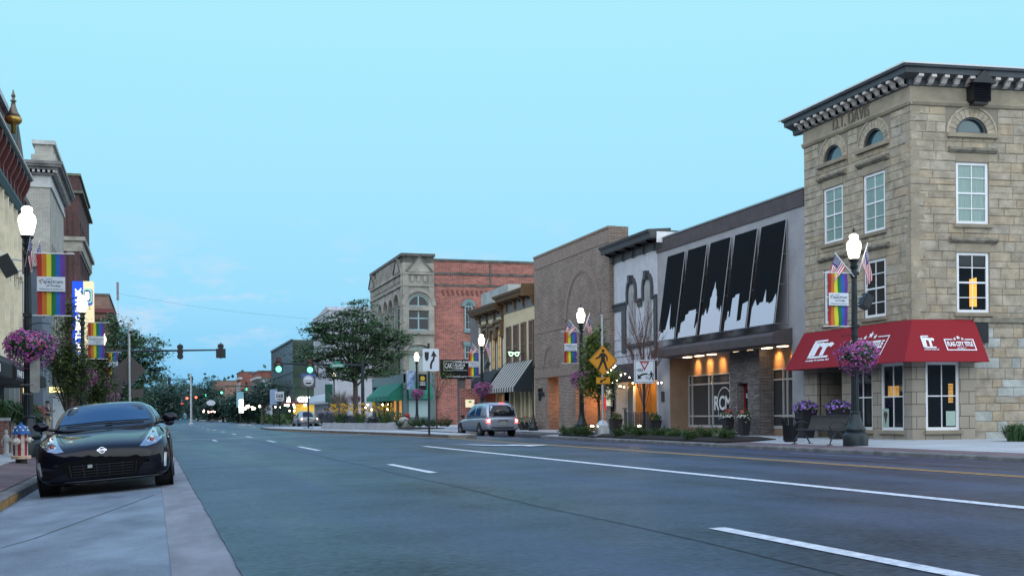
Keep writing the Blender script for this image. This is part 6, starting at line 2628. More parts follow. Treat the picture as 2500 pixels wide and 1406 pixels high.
pl = poly_plate('plate', dia, (0, -.07, cz), M_sigy, t)
m = LB()
for k in range(4):
 a, b = Vector((*d2[k], 0)), Vector((*d2[(k + 1) % 4], 0))
 c, e = Vector((*d3[(k + 1) % 4], 0)), Vector((*d3[k], 0))
 poly3(m, [(v.x, v.y) for v in (a, b, c, e)], (0, -.091, cz), (1, 0, 0), (0, 0, 1), thick=.004)
walker(m, Vector((0, -.091, cz - .34)), Vector((1, 0, 0)), Vector((0, 0, 1)), .88)
m.build('pictogram', M_sigb, pl)
cz2 = atD(1472, 929, 50).z - zb_
pl = poly_plate('arrow_plate', [(-.31, -.15), (.31, -.15), (.31, .15), (-.31, .15)], (0, -.07, cz2), M_sigy, t)
m = LB()
poly3(m, [(-.17, -.09), (-.02, -.08), (-.05, -.035), (.14, .05), (.11, .11), (-.075, .015), (-.11, .05)], (0, -.091, cz2), (1, 0, 0), (0, 0, 1), thick=.004)
for q in ([(-.30, -.14), (.30, -.14), (.30, -.13), (-.30, -.13)], [(-.30, .13), (.30, .13), (.30, .14), (-.30, .14)]):
 poly3(m, q, (0, -.091, cz2), (1, 0, 0), (0, 0, 1), thick=.004)
m.build('pictogram', M_sigb, pl)
m = LB()
m.box(.06, .13, -.06, .02, cz2 - 1.25, cz2 - .75)
m.box(.06, .13, -.06, .02, cz2 - 2.2, cz2 - 1.9)
m.build('red_beacon', mat('red_reflector', (.5, .02, .03), .4, emit=((1, .05, .06), .5)), t)
m = LB()
m.ball((-.1, -.05, atD(1470, 805, 50).z - zb_), .06, 8, 6)
m.build('camera', M_black, t)
p = atD(317, 1040, 50)
t = ped_post('back of a brown diamond crossing sign on a silver post at left', (p.x, p.y, .02), atD(316, 790, 50).z - .02, 0)
cz = atD(316, 905, 50).z
poly_plate('plate', [(x * 1.05, y * 1.05) for x, y in dia], (.0, .07, cz), M_back, t)
poly_plate('lower_plate', [(-.05, -.24), (.55, -.24), (.55, .12), (-.05, .12)], (0, .08, cz - .92), M_back, t)
m = LB()
m.ball((.07, -.05, atD(316, 812, 50).z), .07, 8, 6)
m.build('camera', M_black, t)
p = atD(283, 1000, 56)
t = thing('back_of_street_sign', 'plain brown back of a rectangular road sign beside the silver post', 'sign', (p.x, p.y, 0))
a, b = atD(272, 958, 56), atD(298, 912, 56)
m = MB(fS(p.y))
m.box(a.x, b.x, 0, .02, a.z, b.z)
m.build('plate', M_back, t)
m = MB()
m.tube([(p.x, p.y + .04, 0), (p.x, p.y + .04, b.z)], .035, 6)
m.build('post', M_black, t)

#yield-here sign
p = atD(1573, 1068, 46)
zb_ = wz(p.x) + .08
t = thing('yield_here_sign', 'white square sign with red yield triangle, curved arrow and walking figure', 'sign', (p.x, p.y, zb_))
a, b = atD(1543.5, 936, 46), atD(1600, 878, 46)
wd, ht = b.x - a.x, b.z - a.z
cx, cz = (a.x + b.x) / 2 - p.x, (a.z + b.z) / 2 - zb_
pl = poly_plate('plate', rr(-wd / 2, wd / 2, -ht / 2, ht / 2, .06), (cx, -.05, cz), M_sigw, t)
m = LB()
m.box(-.04, .04, -.03, .03, 0, cz + ht / 2)
m.build('post', M_black, t)
m = LB()
P_ = lambda x, y: Vector((cx + x, -.072, cz + y))
ring = rr(-wd / 2 + .03, wd / 2 - .03, -ht / 2 + .03, ht / 2 - .03, .05)
ring2 = rr(-wd / 2 + .05, wd / 2 - .05, -ht / 2 + .05, ht / 2 - .05, .04)
m.rings([[P_(x, y) for x, y in ring], [P_(x, y) for x, y in ring2]], cap=False)
text_into(m, 'HERE', P_(-.33, .0), (1, 0, 0), (0, 0, 1), .27, .11, bold=.01, thick=.004)
text_into(m, 'TO', P_(.03, -.30), (1, 0, 0), (0, 0, 1), .14, .11, bold=.01, thick=.004)
walker(m, P_(.29, -.31), Vector((1, 0, 0)), Vector((0, 0, 1)), .36)
poly3(m, [(-.30, -.30), (-.30, -.10), (-.24, -.15), (-.12, -.085), (.02, -.06), (.13, -.06), (.13, -.12), (.0, -.125), (-.10, -.155), (-.18, -.215), (-.12, -.27)], P_(0, 0), (1, 0, 0), (0, 0, 1), thick=.004)
m.build('pictogram', M_sigb, pl)
m = LB()
poly3(m, [(-.21, .40), (.21, .40), (0, .03)], P_(0, 0), (1, 0, 0), (0, 0, 1), thick=.004)
m.build('yield_triangle', M_sigr, pl)
m = LB()
poly3(m, [(-.12, .345), (.12, .345), (0, .14)], P_(0, 0) + Vector((0, -.005, 0)), (1, 0, 0), (0, 0, 1), thick=.004)
y_ = m.build('yield_centre', M_sigw, pl)
m = LB()
text_into(m, 'YIELD', P_(-.075, .285) + Vector((0, -.011, 0)), (1, 0, 0), (0, 0, 1), .15, .04, thick=.003)
m.build('yield_lettering', M_sigr, pl)

#keep-right sign on the island
p = atD(1048, 1056, 43)
zb_ = .26
t = thing('keep_right_sign', 'white keep-right sign with black curved arrow on the traffic island', 'sign', (p.x, p.y, zb_))
a, b = atD(1030, 906, 43), atD(1072, 851, 43)
wd, ht = b.x - a.x, b.z - a.z
cx, cz = (a.x + b.x) / 2 - p.x, (a.z + b.z) / 2 - zb_
pl = poly_plate('plate', rr(-wd / 2, wd / 2, -ht / 2, ht / 2, .05), (cx, -.06, cz), M_sigw, t)
m = LB()
m.box(-.035, .035, -.03, .04, 0, cz + ht / 2 + .2)
m.box(-.15, .15, -.12, .12, 0, .03)
m.build('post', M_black, t)
m = LB()
P_ = lambda x, y: Vector((cx + x * wd, -.082, cz + y * ht))
m2 = [(.16, .42), (.37, .15), (.25, .16), (.22, .0), (.10, -.14), (.06, -.24), (.06, -.40), (-.06, -.40), (-.06, -.22), (.0, -.08), (.12, .06), (.14, .17), (.0, .15)]
poly3(m, [(x * wd, y * ht) for x, y in m2], Vector((cx, -.082, cz)), (1, 0, 0), (0, 0, 1), thick=.004)
m3 = [(-.38, .35), (-.12, .35), (-.13, .12), (-.17, -.0), (-.25, -.06), (-.33, .0), (-.37, .12)]
poly3(m, [(x * wd, y * ht) for x, y in m3], Vector((cx, -.082, cz)), (1, 0, 0), (0, 0, 1), thick=.004)
m.build('pictogram', M_sigb, pl)
#round town emblem sign
p = atD(753, 1044, 72)
t = thing('round_emblem_sign', 'square blue and brown sign with a round town emblem on the far island end', 'sign', (p.x, p.y, .26))
a, b = atD(735, 946, 72), atD(770.5, 912, 72)
cx, cz = (a.x + b.x) / 2 - p.x, (a.z + b.z) / 2 - .26
wd, ht = b.x - a.x, b.z - a.z
pl = poly_plate('plate', [(-wd / 2, -ht / 2), (wd / 2, -ht / 2), (wd / 2, ht / 2), (-wd / 2, ht / 2)], (cx, -.05, cz), mat('brown_sign_face', (.085, .075, .075), .6), t)
poly_plate('upper_band', [(-wd / 2, ht * .24), (wd / 2, ht * .24), (wd / 2, ht / 2), (-wd / 2, ht / 2)], (cx, -.071, cz), mat('blue_sign_band', (.05, .10, .30), .6), pl, th=.004)
m = LB()
disc(m, (cx, -.076, cz - .0), (1, 0, 0), (0, 0, 1), .335, thick=.004)
e_ = m.build('emblem', M_sigw, pl)
m = LB()
disc(m, (cx, -.081, cz), (1, 0, 0), (0, 0, 1), .31, thick=.003, r2=.29)
m.box(cx - .27, cx + .27, -.084, -.081, cz - .02, cz + .02)
poly3(m, [(-.24, -.10), (.24, -.10), (.12, -.22), (-.12, -.22)], (cx, -.081, cz), (1, 0, 0), (0, 0, 1), thick=.003)
m.build('emblem_print', M_sigb, e_)
m = LB()
m.box(-.045, .045, -.045, .045, 0, cz)
m.box(-.3, .3, -.15, .15, 0, .04)
m.build('post', M_black, t)

#traffic signals on mast arms
M_green = mat('green_signal_light', (.1, 1, .6), .4, emit=((.12, 1.0, .50), 3.2))
M_redl = mat('red_signal_light', (1, .1, .05), .4, emit=((1.0, .10, .06), 5))
M_off = mat('dark_signal_lens', (.10, .012, .01), .3)
M_offg = mat('amber_signal_lens', (.10, .05, .01), .3)
def head(parent, c, lit=None, back=False, size=.36, five=False):
 x, y, z = c
 m = MB()
 s = size
 m.box(x - s / 2, x + s / 2, y - .12, y + .12, z - 1.5 * s, z + 1.5 * s)
 if five:
  m.box(x - s, x - s / 2, y - .12, y + .12, z - 1.5 * s, z + .5 * s).box(x + s / 2, x + s, y - .12, y + .12, z - 1.5 * s, z + .5 * s)
 if not back:
  for k in range(3):
   m.tube([(x, y - .12, z + (1 - k) * s), (x, y - .34, z + (1 - k) * s)], s * .42, 10)
 else:
  for k in range(3):
   m.box(x - s * .62, x - s * .5, y + .05, y + .3, z + (1 - k) * s - .1, z + (1 - k) * s + .14)
   m.box(x + s * .5, x + s * .62, y + .05, y + .3, z + (1 - k) * s - .1, z + (1 - k) * s + .14)
   m.box(x - .04, x + .04, y - .17, y - .12, z + (1 - k) * s - .12, z + (1 - k) * s + .12)
  m.box(x - .05, x + .05, y - .2, y - .12, z - 1.7 * s, z + 1.75 * s)
 h = m.build('signal_head', M_black, parent)
 if not back:
  for k, mm in enumerate((M_off, M_offg, M_black)):
   if lit is not None and k == lit:
    mm = M_green if lit == 2 else M_redl
   m = MB()
   disc(m, (x, y - .345, z + (1 - k) * s), (1, 0, 0), (0, 0, 1), s * (.40 if mm not in (M_green, M_redl) else .62), 14, .03)
   m.build('lens', mm, h)
 return h
def mast(label, px, zc, ptop, arm_px, arm_py, arm_py_pole, heads, back, r=.14, street=None, base=0):
 p = atD(px, 1010, zc)
 y = p.y
 X_ = lambda q: onY(q, 1000, y)[0]
 Z_ = lambda q, w: onY(q, w, y)[1]
 t = thing('traffic_signal_mast', label, 'traffic light', (p.x, y, base))
 m = MB()
 m.tube([(p.x, y, base), (p.x, y, Z_(px, ptop))], [r * 1.25, r], 10)
 m.lathe([(r * 2, 0), (r * 1.9, .5), (r * 1.3, .7)], (p.x, y, base), 10)
 m.build('pole', M_dkgreen, t)
 m = MB()
 m.tube([(p.x, y, Z_(px, arm_py_pole)), (X_(arm_px), y, Z_(arm_px, arm_py))], [r * .85, r * .45], 8)
 arm = m.build('mast_arm', M_dkgreen, t)
 for hx, hy, lit, five in heads:
  head(t, (X_(hx), y - .1 if not back else y - .18, Z_(hx, hy)), lit, back, .40, five)
 if street:
  sx0, sx1, sy0, sy1, txt = street
  a0, a1, b0, b1 = X_(sx0), X_(sx1), Z_(sx0, sy0), Z_(sx0, sy1)
  s = poly_w = MB(fS(y - .2))
  s.box(a0, a1, 0, .03, b0, b1)
  mid = (a0 + a1) / 2
  hh = b1 - b0
  s.prism([(mid - hh * 1.1, b1)] + [(mid - hh * .9 * math.cos(math.pi * k / 8), b1 + hh * .75 * math.sin(math.pi * k / 8)) for k in range(9)] + [(mid + hh * 1.1, b1)], 0, .03)
  s_ = s.build('street_name_plate', mat('green_sign_face', (.01, .20, .13), .5), t)
  if txt:
   m = MB()
   text_into(m, txt, (a0 + .15, y - .235, b0 + hh * .18), (1, 0, 0), (0, 0, 1), a1 - a0 - .3, hh * .62, bold=.01)
   m.build('lettering', M_wl, s_)
 return t
mast('dark mast arm reaching from the left trees with two signal heads seen from behind', 262, 98, 842, 549, 854, 858, [(441, 859, None, False), (540, 857, None, True)], True, r=.13)
mast('dark mast arm at right with two green signals over the crossing', 886, 103, 878, 672, 886.5, 892, [(680, 890, 2, True), (756, 892, 2, False)], False, street=(806, 841, 896.5, 888, 'CRAWFORD'))
mast('farther mast arm with one green signal and a small street-name plate', 678, 205, 938, 549, 941, 944, [(601, 944, 2, False)], False, r=.17, street=(632, 652, 945.5, 940, 'FRONT'))
mast('far mast arm on the left with two dark signal heads seen from behind', 300, 190, 930, 474, 925, 931, [(414, 930, None, False), (468, 927, None, False)], True, r=.13)
for lab, px, zc, py, lit in (('far green signal on a dark post right of the centre', 541, 260, 958, 2), ('farthest small green signal beside the far trees', 502, 330, 964, 2), ('far red signal left of the silver pole', 456.5, 260, 972, 0), ('far red signal right of the silver pole', 478.5, 260, 970, 0),
      ('farthest red signal at the left', 398.5, 330, 987.5, 0), ('farthest red signal, second from left', 412.8, 330, 987.3, 0), ('farthest red signal, third from left', 425.6, 330, 984.5, 0), ('farthest red signal at the right', 445, 330, 985.6, 0)):
 p = atD(px, py, zc)
 t = thing('hanging_signal', lab, 'traffic light', (p.x, p.y, p.z))
 head(t, (p.x, p.y, p.z + (.4 if lit == 2 else -.4)), lit, False, .42 if zc < 300 else .5)
 m = MB()
 if lit == 2:
  m.tube([(p.x + 3.0, p.y + .2, .0), (p.x + 3.0, p.y + .2, p.z + 1.2), (p.x, p.y + .2, p.z + 1.3)], .09, 6)
 else:
  m.tube([(p.x, p.y + .2, p.z), (p.x, p.y + .2, p.z + 1.5), (p.x + 1.3, p.y + .2, p.z + 1.5)], .06, 5)
 m.build('span_arm', M_black, t)
p = atD(467, 1030, 150)
t = thing('silver_utility_pole', 'slim silver pole rising above the far traffic by the left lanes', 'pole', (p.x, p.y, 0))
m = MB()
m.tube([(p.x, p.y, 0), (p.x, p.y, atD(467, 912, 150).z)], [.14, .09], 8)
m.build('pole', M_steel, t)
m = MB()
m.lathe([(.3, 0), (.3, .25), (.15, .4)], (p.x, p.y, 0), 8)
m.build('base', M_conc, t)
# road signs far ahead
for lab, px, py, zc, wd, ht, col, txt in (
 ('white route 568 shield sign by the far mast', 682, 966, 130, 1.0, .95, M_sigw, '568'), ('small white one-way plate under the route shield', 682.5, 975, 130, .8, .38, M_sigw, 'WEST'),
 ('pale blue and white tall banner left of the route shield', 668, 969, 130, .8, 1.7, mat('pale_blue_sign', (.30, .42, .60), .6), ''), ('white oval sign on a dark post before the low brick block', 515, 983, 200, 1.5, 1.0, M_sigw, 'O'),
 ('tall blue banner on the post by the far island', 586, 975, 150, .9, 2.0, mat('pale_teal_sign', (.20, .42, .50), .6), ''), ('small white rectangular plate at the far left lanes', 422, 993, 260, 1.3, 1.0, M_sigw, ''),
 ('dark green banner on the lamp post left of the locust trunk', 803, 960, 139, .9, 2.2, mat('dark_green_banner', (.01, .10, .07), .7), '')):
 p = atD(px, py, zc)
 t = thing('road_sign', lab, 'sign', (p.x, p.y, 0))
 m = MB(fS(p.y))
 if txt == 'O':
  m.prism([(p.x + .75 * math.cos(2 * math.pi * k / 16), p.z + .48 * math.sin(2 * math.pi * k / 16)) for k in range(16)], 0, .04)
 else:
  m.box(p.x - wd / 2, p.x + wd / 2, 0, .04, p.z - ht / 2, p.z + ht / 2)
 pl = m.build('plate', col, t)
 if txt and txt != 'O':
  m = MB()
  text_into(m, txt, (p.x - wd * .38, p.y - .045, p.z - ht * .22), (1, 0, 0), (0, 0, 1), wd * .76, ht * .45, bold=.02)
  m.build('lettering', M_sigb, pl)
 m = MB()
 m.tube([(p.x, p.y + .05, 0), (p.x, p.y + .05, p.z + ht / 2)], .06, 6)
 m.build('post', M_black, t)

#bench
p = onZ(1992, 1086, -.03)
t = thing('street_bench', 'black slatted metal bench with curled arms beside the lamp post', 'bench', (p[0] - .1, p[1], wz(p[0])), rz=R(-90))
# local frame: x along the bench, y backwards (away from the street)
L = 1.0
m = LB()
ns = 32
for k in range(ns):
 x = -L + 2 * L * (k + .5) / ns
 prof = [(-.02, .43), (.06, .455), (.25, .44), (.42, .43), (.47, .46), (.52, .60), (.56, .75), (.60, .86), (.64, .87)]
 m.tube([(x, y, z) for y, z in prof], .019, 4)
m.build('slatted_seat', M_black, t)
for x in (-L, L):
 m = LB()
 m.tube([(x, -.05, .0), (x, -.02, .12), (x, .10, .30), (x, .22, .42), (x, .34, .30), (x, .44, .12), (x, .52, 0)], .022, 6)
 m.box(x - .03, x + .03, -.13, .03, 0, .02).box(x - .03, x + .03, .44, .60, 0, .02)
 m.tube([(x, .0, .43), (x, .3, .42), (x, .46, .46), (x, .60, .86)], .02, 6)
 m.tube([(x, .0, .44), (x, -.06, .54), (x, .02, .66), (x, .2, .70), (x, .4, .66), (x, .52, .62)], .018, 6)
 m.build('leg', M_black, t)
#litter bin
p = onZ(1928, 1079, .0)
t = thing('litter_bin', 'black flared-slat metal litter bin at the left end of the bench', 'litter bin', (p[0] + .2, p[1] + .3, wz(p[0])))
m = LB()
for k in range(28):
 a = 2 * math.pi * k / 28
 m.tube([(.25 * math.cos(a), .25 * math.sin(a), .05), (.28 * math.cos(a), .28 * math.sin(a), .6), (.35 * math.cos(a), .35 * math.sin(a), .86)], .016, 4)
m.build('slatted_body', M_black, t)
m = LB()
m.lathe([(.22, 0), (.22, .06), (.27, .07), (.27, .10)], n=16)
m.lathe([(.20, .08), (.22, .62)], n=16)
m.lathe([(.35, .84), (.38, .88), (.24, .90), (.22, .86)], n=16)
m.build('liner', M_black, t)
t.scale = (.86, .86, .9)
#planters
def leaves_into(m, rnd, c, r, n, s, flat=1.0, up=.0):
 c = Vector(c)
 for k in range(n):
  d = Vector((rnd.gauss(0, 1), rnd.gauss(0, 1), rnd.gauss(0, 1))).normalized() * rnd.uniform(.35, 1) ** .6
  p_ = c + Vector((d.x * r[0], d.y * r[1], d.z * r[2]))
  a = Vector((rnd.uniform(-1, 1), rnd.uniform(-1, 1), rnd.uniform(-1, 1) * flat + up)).normalized()
  b = a.cross(Vector((rnd.uniform(-1, 1), rnd.uniform(-1, 1), rnd.uniform(-.3, 1)))).normalized()
  q = s * rnd.uniform(.6, 1.3)
  m.face([p_ - a * q, p_ + b * q * .45, p_ + a * q, p_ - b * q * .45])
def blossoms_into(m, rnd, c, r, n, s, mats=(0,)):
 c = Vector(c)
 for k in range(n):
  d = Vector((rnd.gauss(0, 1), rnd.gauss(0, 1), rnd.gauss(0, .8))).normalized()
  p_ = c + Vector((d.x * r[0], d.y * r[1], abs(d.z) * r[2] if rnd.random() < .7 else d.z * r[2]))
  nn = (d + Vector((rnd.uniform(-.4, .4), rnd.uniform(-.4, .4), .3))).normalized()
  a = nn.cross(Vector((0, 0, 1))).normalized()
  b = nn.cross(a)
  m.mi = rnd.choice(mats)
  q = s * rnd.uniform(.7, 1.2)
  m.face([p_ + (a * math.cos(2 * math.pi * j / 6) + b * math.sin(2 * math.pi * j / 6)) * q for j in range(6)])
M_leafg = mat('fresh_leaf', (.045, .10, .025), .6, noise=(9, .5))
M_purp = mat('purple_bloom', (.27, .13, .50), .6)
def planter(label, loc, w, h, kind='petunia', seed=1):
 t = thing('flower_planter', label, 'planter', loc)
 rnd = random.Random(seed)
 m = LB()
 m.rings([[(sx * r, sy * r, z) for sx, sy in ((-1, -1), (1, -1), (1, 1), (-1, 1))] for r, z in ((w * .34, 0), (w * .48, h), (w * .52, h), (w * .52, h + .05), (w * .44, h + .05), (w * .42, h - .05))])
 m.build('pot', mat('dark_pot', (.014, .014, .017), .6), t)
 m = LB()
 leaves_into(m, rnd, (0, 0, h + .14), (w * .62, w * .62, .24), 420, .05)
 m.build('foliage', M_leafg, t, normals=False)
 m = LB()
 if kind == 'petunia':
  blossoms_into(m, rnd, (0, 0, h + .12), (w * .72, w * .72, .26), 150, .04)
  mt = [M_purp]
 elif kind == 'dry':
  for k in range(26):
   a = rnd.uniform(0, 6.28)
   m.tube([(0, 0, h), (.1 * math.cos(a), .1 * math.sin(a), h + .3), (.2 * math.cos(a), .2 * math.sin(a), h + .45)], .006, 3)
  mt = [mat('dry_stalk', (.30, .18, .09), .8)]
 else:
  blossoms_into(m, rnd, (0, 0, h + .05), (w * .7, w * .7, .25), 90, .028, (0,))
  blossoms_into(m, rnd, (0, 0, h + .25), (w * .45, w * .45, .2), 30, .04, (1,))
  mt = [mat('white_bloom', (.65, .65, .62), .6), mat('coral_bloom', (.45, .07, .07), .6)]
 b = m.build('blossoms', mt, t, normals=False)
 b['kind'] = 'stuff'
 return t
def gp(px, py, z):
 return onZ(px, py, z)
for lab, px, zc, w, h, kd in (
 ('tall dark planter of purple petunias left of the entrance behind the bench', 1967, 42.5, .62, .98, 'petunia'),
 ('tall dark planter of purple petunias right of the entrance behind the bench', 2046, 40.3, .62, .98, 'petunia'),
 ('grey planter of white and coral flowers left of the red door', 1777, 49, .42, .68, 'mixed'),
 ('grey planter of white and coral flowers right of the red door', 1817, 47.6, .42, .68, 'mixed'),
 ('dark tapered planter of dried stalks by the poster case', 1503, 60, .58, .62, 'dry'),
 ('dark tapered planter of dried stalks at the ochre porch right side', 1597, 56, .58, .58, 'dry')):
 p = atD(px, 1010, zc)
 planter(lab, (p.x, p.y, wz(p.x)), w, h, kd, seed=int(px))
# patio planter at cream shop
p = atD(1285, 1010, 73)
planter('low pot of red flowers by the cream shopfront', (p.x, p.y, .03), 1.0, .45, 'mixed', 8)
p = atD(1302, 1010, 70)
t = thing('iron_bollard', 'short dark green iron lamp base at the corner of the cream shop', 'bollard', (p.x, p.y, .0))
m = LB()
m.lathe([(.30, 0), (.30, .28), (.2, .36), (.22, .46), (.12, .62), (.09, .9), (.05, 1.0)], n=12)
m.build('post', M_dkgreen, t, smooth=True)
m = LB()
m.tube([(0, 0, .95), (0, 0, 2.9)], .05, 6)
m.build('pole', M_dkgreen, t)
# patio screen in the porch
p = atD(1553, 1010, 50.5)
t = thing('porch_screen', 'dark lattice barrier panel standing in the ochre porch', 'screen', (p.x, p.y, .03))
m = LB()
m.box(-.55, -.45, -.04, .04, 0, 1.15).box(.5, .58, -.04, .04, 0, 1.05).box(-.62, -.38, -.06, .06, 1.15, 1.2)
m.build('post', M_trim, t)
m = LB()
for k in range(11):
 z = .12 + k * .085
 m.box(-.45, .5, -.015, .015, z, z + .035)
for k in range(12):
 x = -.45 + k * .08
 m.box(x, x + .03, -.012, .018, .1, 1.02)
m.build('lattice', M_trim, t)
#hydrants
def hydrant(label, loc, mats, stripes, s=1.0, rz=0):
 t = thing('fire_hydrant', label, 'fire hydrant', loc, rz)
 m = LB()
 n = 24
 prof = [(.135, .13), (.135, .60), (.15, .62)]
 rs = []
 for r, z in prof:
  rs.append([(r * s * math.cos(2 * math.pi * k / n), r * s * math.sin(2 * math.pi * k / n), z * s) for k in range(n)])
 idx = [[m.P(p_) for p_ in r] for r in rs]
 for r0, r1 in zip(idx, idx[1:]):
  for k in range(n):
   m.f.append([r0[k], r0[(k + 1) % n], r1[(k + 1) % n], r1[k]])
   m.m.append((k // 2) % 2 if stripes else 0)
 m.build('barrel', [mats[0], mats[1]], t, smooth=True)
 m = LB()
 for k in range(9):
  m.mi = k % 2 if stripes else 0
  x0, x1 = .10 + k * .0, .0
 ax = Matrix.Rotation(R(90), 3, 'Y')
 for sgn in (-1, 1):
  A = Matrix.Rotation(R(90) * sgn, 3, 'Y')
  m.mi = 0
  m.lathe([(.05 * s, .10 * s), (.05 * s, .17 * s), (.06 * s, .17 * s), (.06 * s, .21 * s), (.02 * s, .24 * s), (.02 * s, .27 * s)], (0, 0, .50 * s), 12, axis=A)
 A = Matrix.Rotation(R(90), 3, 'X')
 m.mi = 0
 m.lathe([(.065 * s, .10 * s), (.065 * s, .17 * s), (.078 * s, .17 * s), (.078 * s, .21 * s), (.025 * s, .24 * s), (.025 * s, .28 * s)], (0, 0, .47 * s), 14, axis=A)
 m.build('nozzle', [mats[0], mats[1]], t)
 m = LB()
 m.lathe([(.19 * s, .62 * s), (.19 * s, .655 * s), (.145 * s, .67 * s), (.14 * s, .72 * s), (.11 * s, .78 * s), (.05 * s, .82 * s), (.03 * s, .83 * s), (.03 * s, .87 * s), (.0 * s + .001, .875 * s)], n=20)
 cap = m.build('cap', mats[2], t, smooth=True)
 autosmooth(cap)
 if stripes:
  m = LB()
  for k in range(8):
   for z, r in ((.70, .146), (.765, .122)):
    a = 2 * math.pi * (k + (.5 if z > .75 else 0)) / 8
    c = Vector((r * math.cos(a), r * math.sin(a), z))
    nn = Vector((math.cos(a), math.sin(a), .6)).normalized()
    rt = nn.cross(Vector((0, 0, 1))).normalized() * -1
    star(m, c + nn * .002, rt, nn.cross(rt) * 1, .022)
  m.build('painted_stars', M_wl, cap)
 m = LB()
 m.lathe([(.155 * s, .10 * s), (.20 * s, .10 * s), (.20 * s, .15 * s), (.14 * s, .17 * s)], n=16)
 for k in range(8):
  a = 2 * math.pi * k / 8
  m.ball((.18 * s * math.cos(a), .18 * s * math.sin(a), .155 * s), .022 * s, 6, 4)
 m.build('flange', mats[3], t)
 m = LB()
 m.lathe([(.115 * s, -.05), (.115 * s, .10 * s)], n=14)
 m.build('foot', M_black, t)
 return t
M_hr, M_hw, M_hb = mat('hydrant_red', (.30, .02, .02), .55, noise=(14, .3)), mat('hydrant_white', (.58, .54, .48), .6, noise=(14, .3)), mat('hydrant_blue', (.02, .11, .33), .45, noise=(14, .2))
p = atD(52, 1129, 24.7)
hydrant('fire hydrant painted with red and white stripes and blue starred cap', (p.x, p.y, .02), [M_hw, M_hr, M_hb, mat('hydrant_flange', (.50, .36, .25), .6, noise=(18, .4))], True, 1.0, R(-25))
p = atD(995, 1037, 96)
hydrant('plain red fire hydrant by the boulder near the teal shopfront', (p.x, p.y, .12), [M_hr, M_hr, M_hr, M_hr], False, 1.35)
p = atD(987, 1040, 93)
m = MB()
m.ball((0, 0, .3), (.55, .45, .5), 10, 7)
m.v = [(x * (1 + .12 * math.sin(7 * z + 3 * y)), y, z) for x, y, z in m.v]
b = m.build('boulder', M_conc)
b.location = (p.x, p.y, .1)
tag(b, 'pale rounded boulder beside the plain red hydrant', 'boulder')
# ================================================================ VEHICLES
def loft(name, rows, mt, parent, sub=2, caps=True):
 """rows: list of (y, [(x, z), ...]) half sections from the bottom centre to the top centre, mirrored and smoothed"""
 m = LB()
 rs = []
 for y, half in rows:
  full = [(x, z) for x, z in half] + [(-x, z) for x, z in half[::-1] if x > 1e-4]
  rs.append([(x, y, z) for x, z in full])
 m.rings(rs, cap=caps)
 o = m.build(name, mt, parent, smooth=True)
 s = o.modifiers.new('s', 'SUBSURF')
 s.levels = s.render_levels = sub
 return o
def bvh_of(o):
 dg = bpy.context.evaluated_depsgraph_get()
 dg.update()
 e = o.evaluated_get(dg)
 me = e.to_mesh()
 vs = [v.co.copy() for v in me.vertices]
 fs = [list(p.vertices) for p in me.polygons]
 e.to_mesh_clear()
 return BVHTree.FromPolygons(vs, fs)
def inpoly(x, y, P):
 c = False
 for (x1, y1), (x2, y2) in zip(P, P[1:] + P[:1]):
  if (y1 > y) != (y2 > y) and x < (x2 - x1) * (y - y1) / (y2 - y1) + x1:
   c = not c
 return c
def patch(name, tree, poly, axis, mt, parent, off=.006, n=14, thick=.012):
 """a panel that follows the body: an outline seen along an axis ('y+' = from the y=0 end) laid on the surface"""
 xs = [p[0] for p in poly]; zs = [p[1] for p in poly]
 m = LB()
 # fan of strips between the outline and its centre keeps the edge exact
 cx, cz = sum(xs) / len(xs), sum(zs) / len(zs)
 out = []
 for (a, b), (c, d) in zip(poly, poly[1:] + poly[:1]):
  k = max(1, int(math.hypot(c - a, d - b) / .06))
  for i in range(k):
   out.append((a + (c - a) * i / k, b + (d - b) * i / k))
 def hit(u, v):
  if axis == 'y+':
   o_, d_ = Vector((u, -3, v)), Vector((0, 1, 0))
  elif axis == 'x+':
   o_, d_ = Vector((3, u, v)), Vector((-1, 0, 0))
  elif axis == 'x-':
   o_, d_ = Vector((-3, u, v)), Vector((1, 0, 0))
  else:
   o_, d_ = Vector((u, v, 4)), Vector((0, 0, -1))
  h = tree.ray_cast(o_, d_)
  if h[0] is None:
   return None
  nn = h[1] if h[1].dot(d_) < 0 else -h[1]
  return h[0] + nn * off
 rings = []
 for f in (1, .66, .33, .02):
  r = []
  for u, v in out:
   q = hit(cx + (u - cx) * f, cz + (v - cz) * f)
   if q is None:
    q = r[-1] if r else (rings[-1][len(r)] if rings else None)
   if q is None:
    return None
   r.append(q)
  rings.append(r)
 m.rings(rings, cap=False)
 m.face(rings[-1])
 o = m.build(name, mt, parent, smooth=True)
 if thick:
  s = o.modifiers.new('t', 'SOLIDIFY')
  s.thickness = thick
  s.offset = -1
 return o
M_alloy = mat('alloy_rim', (.42, .43, .45), .3, .8)
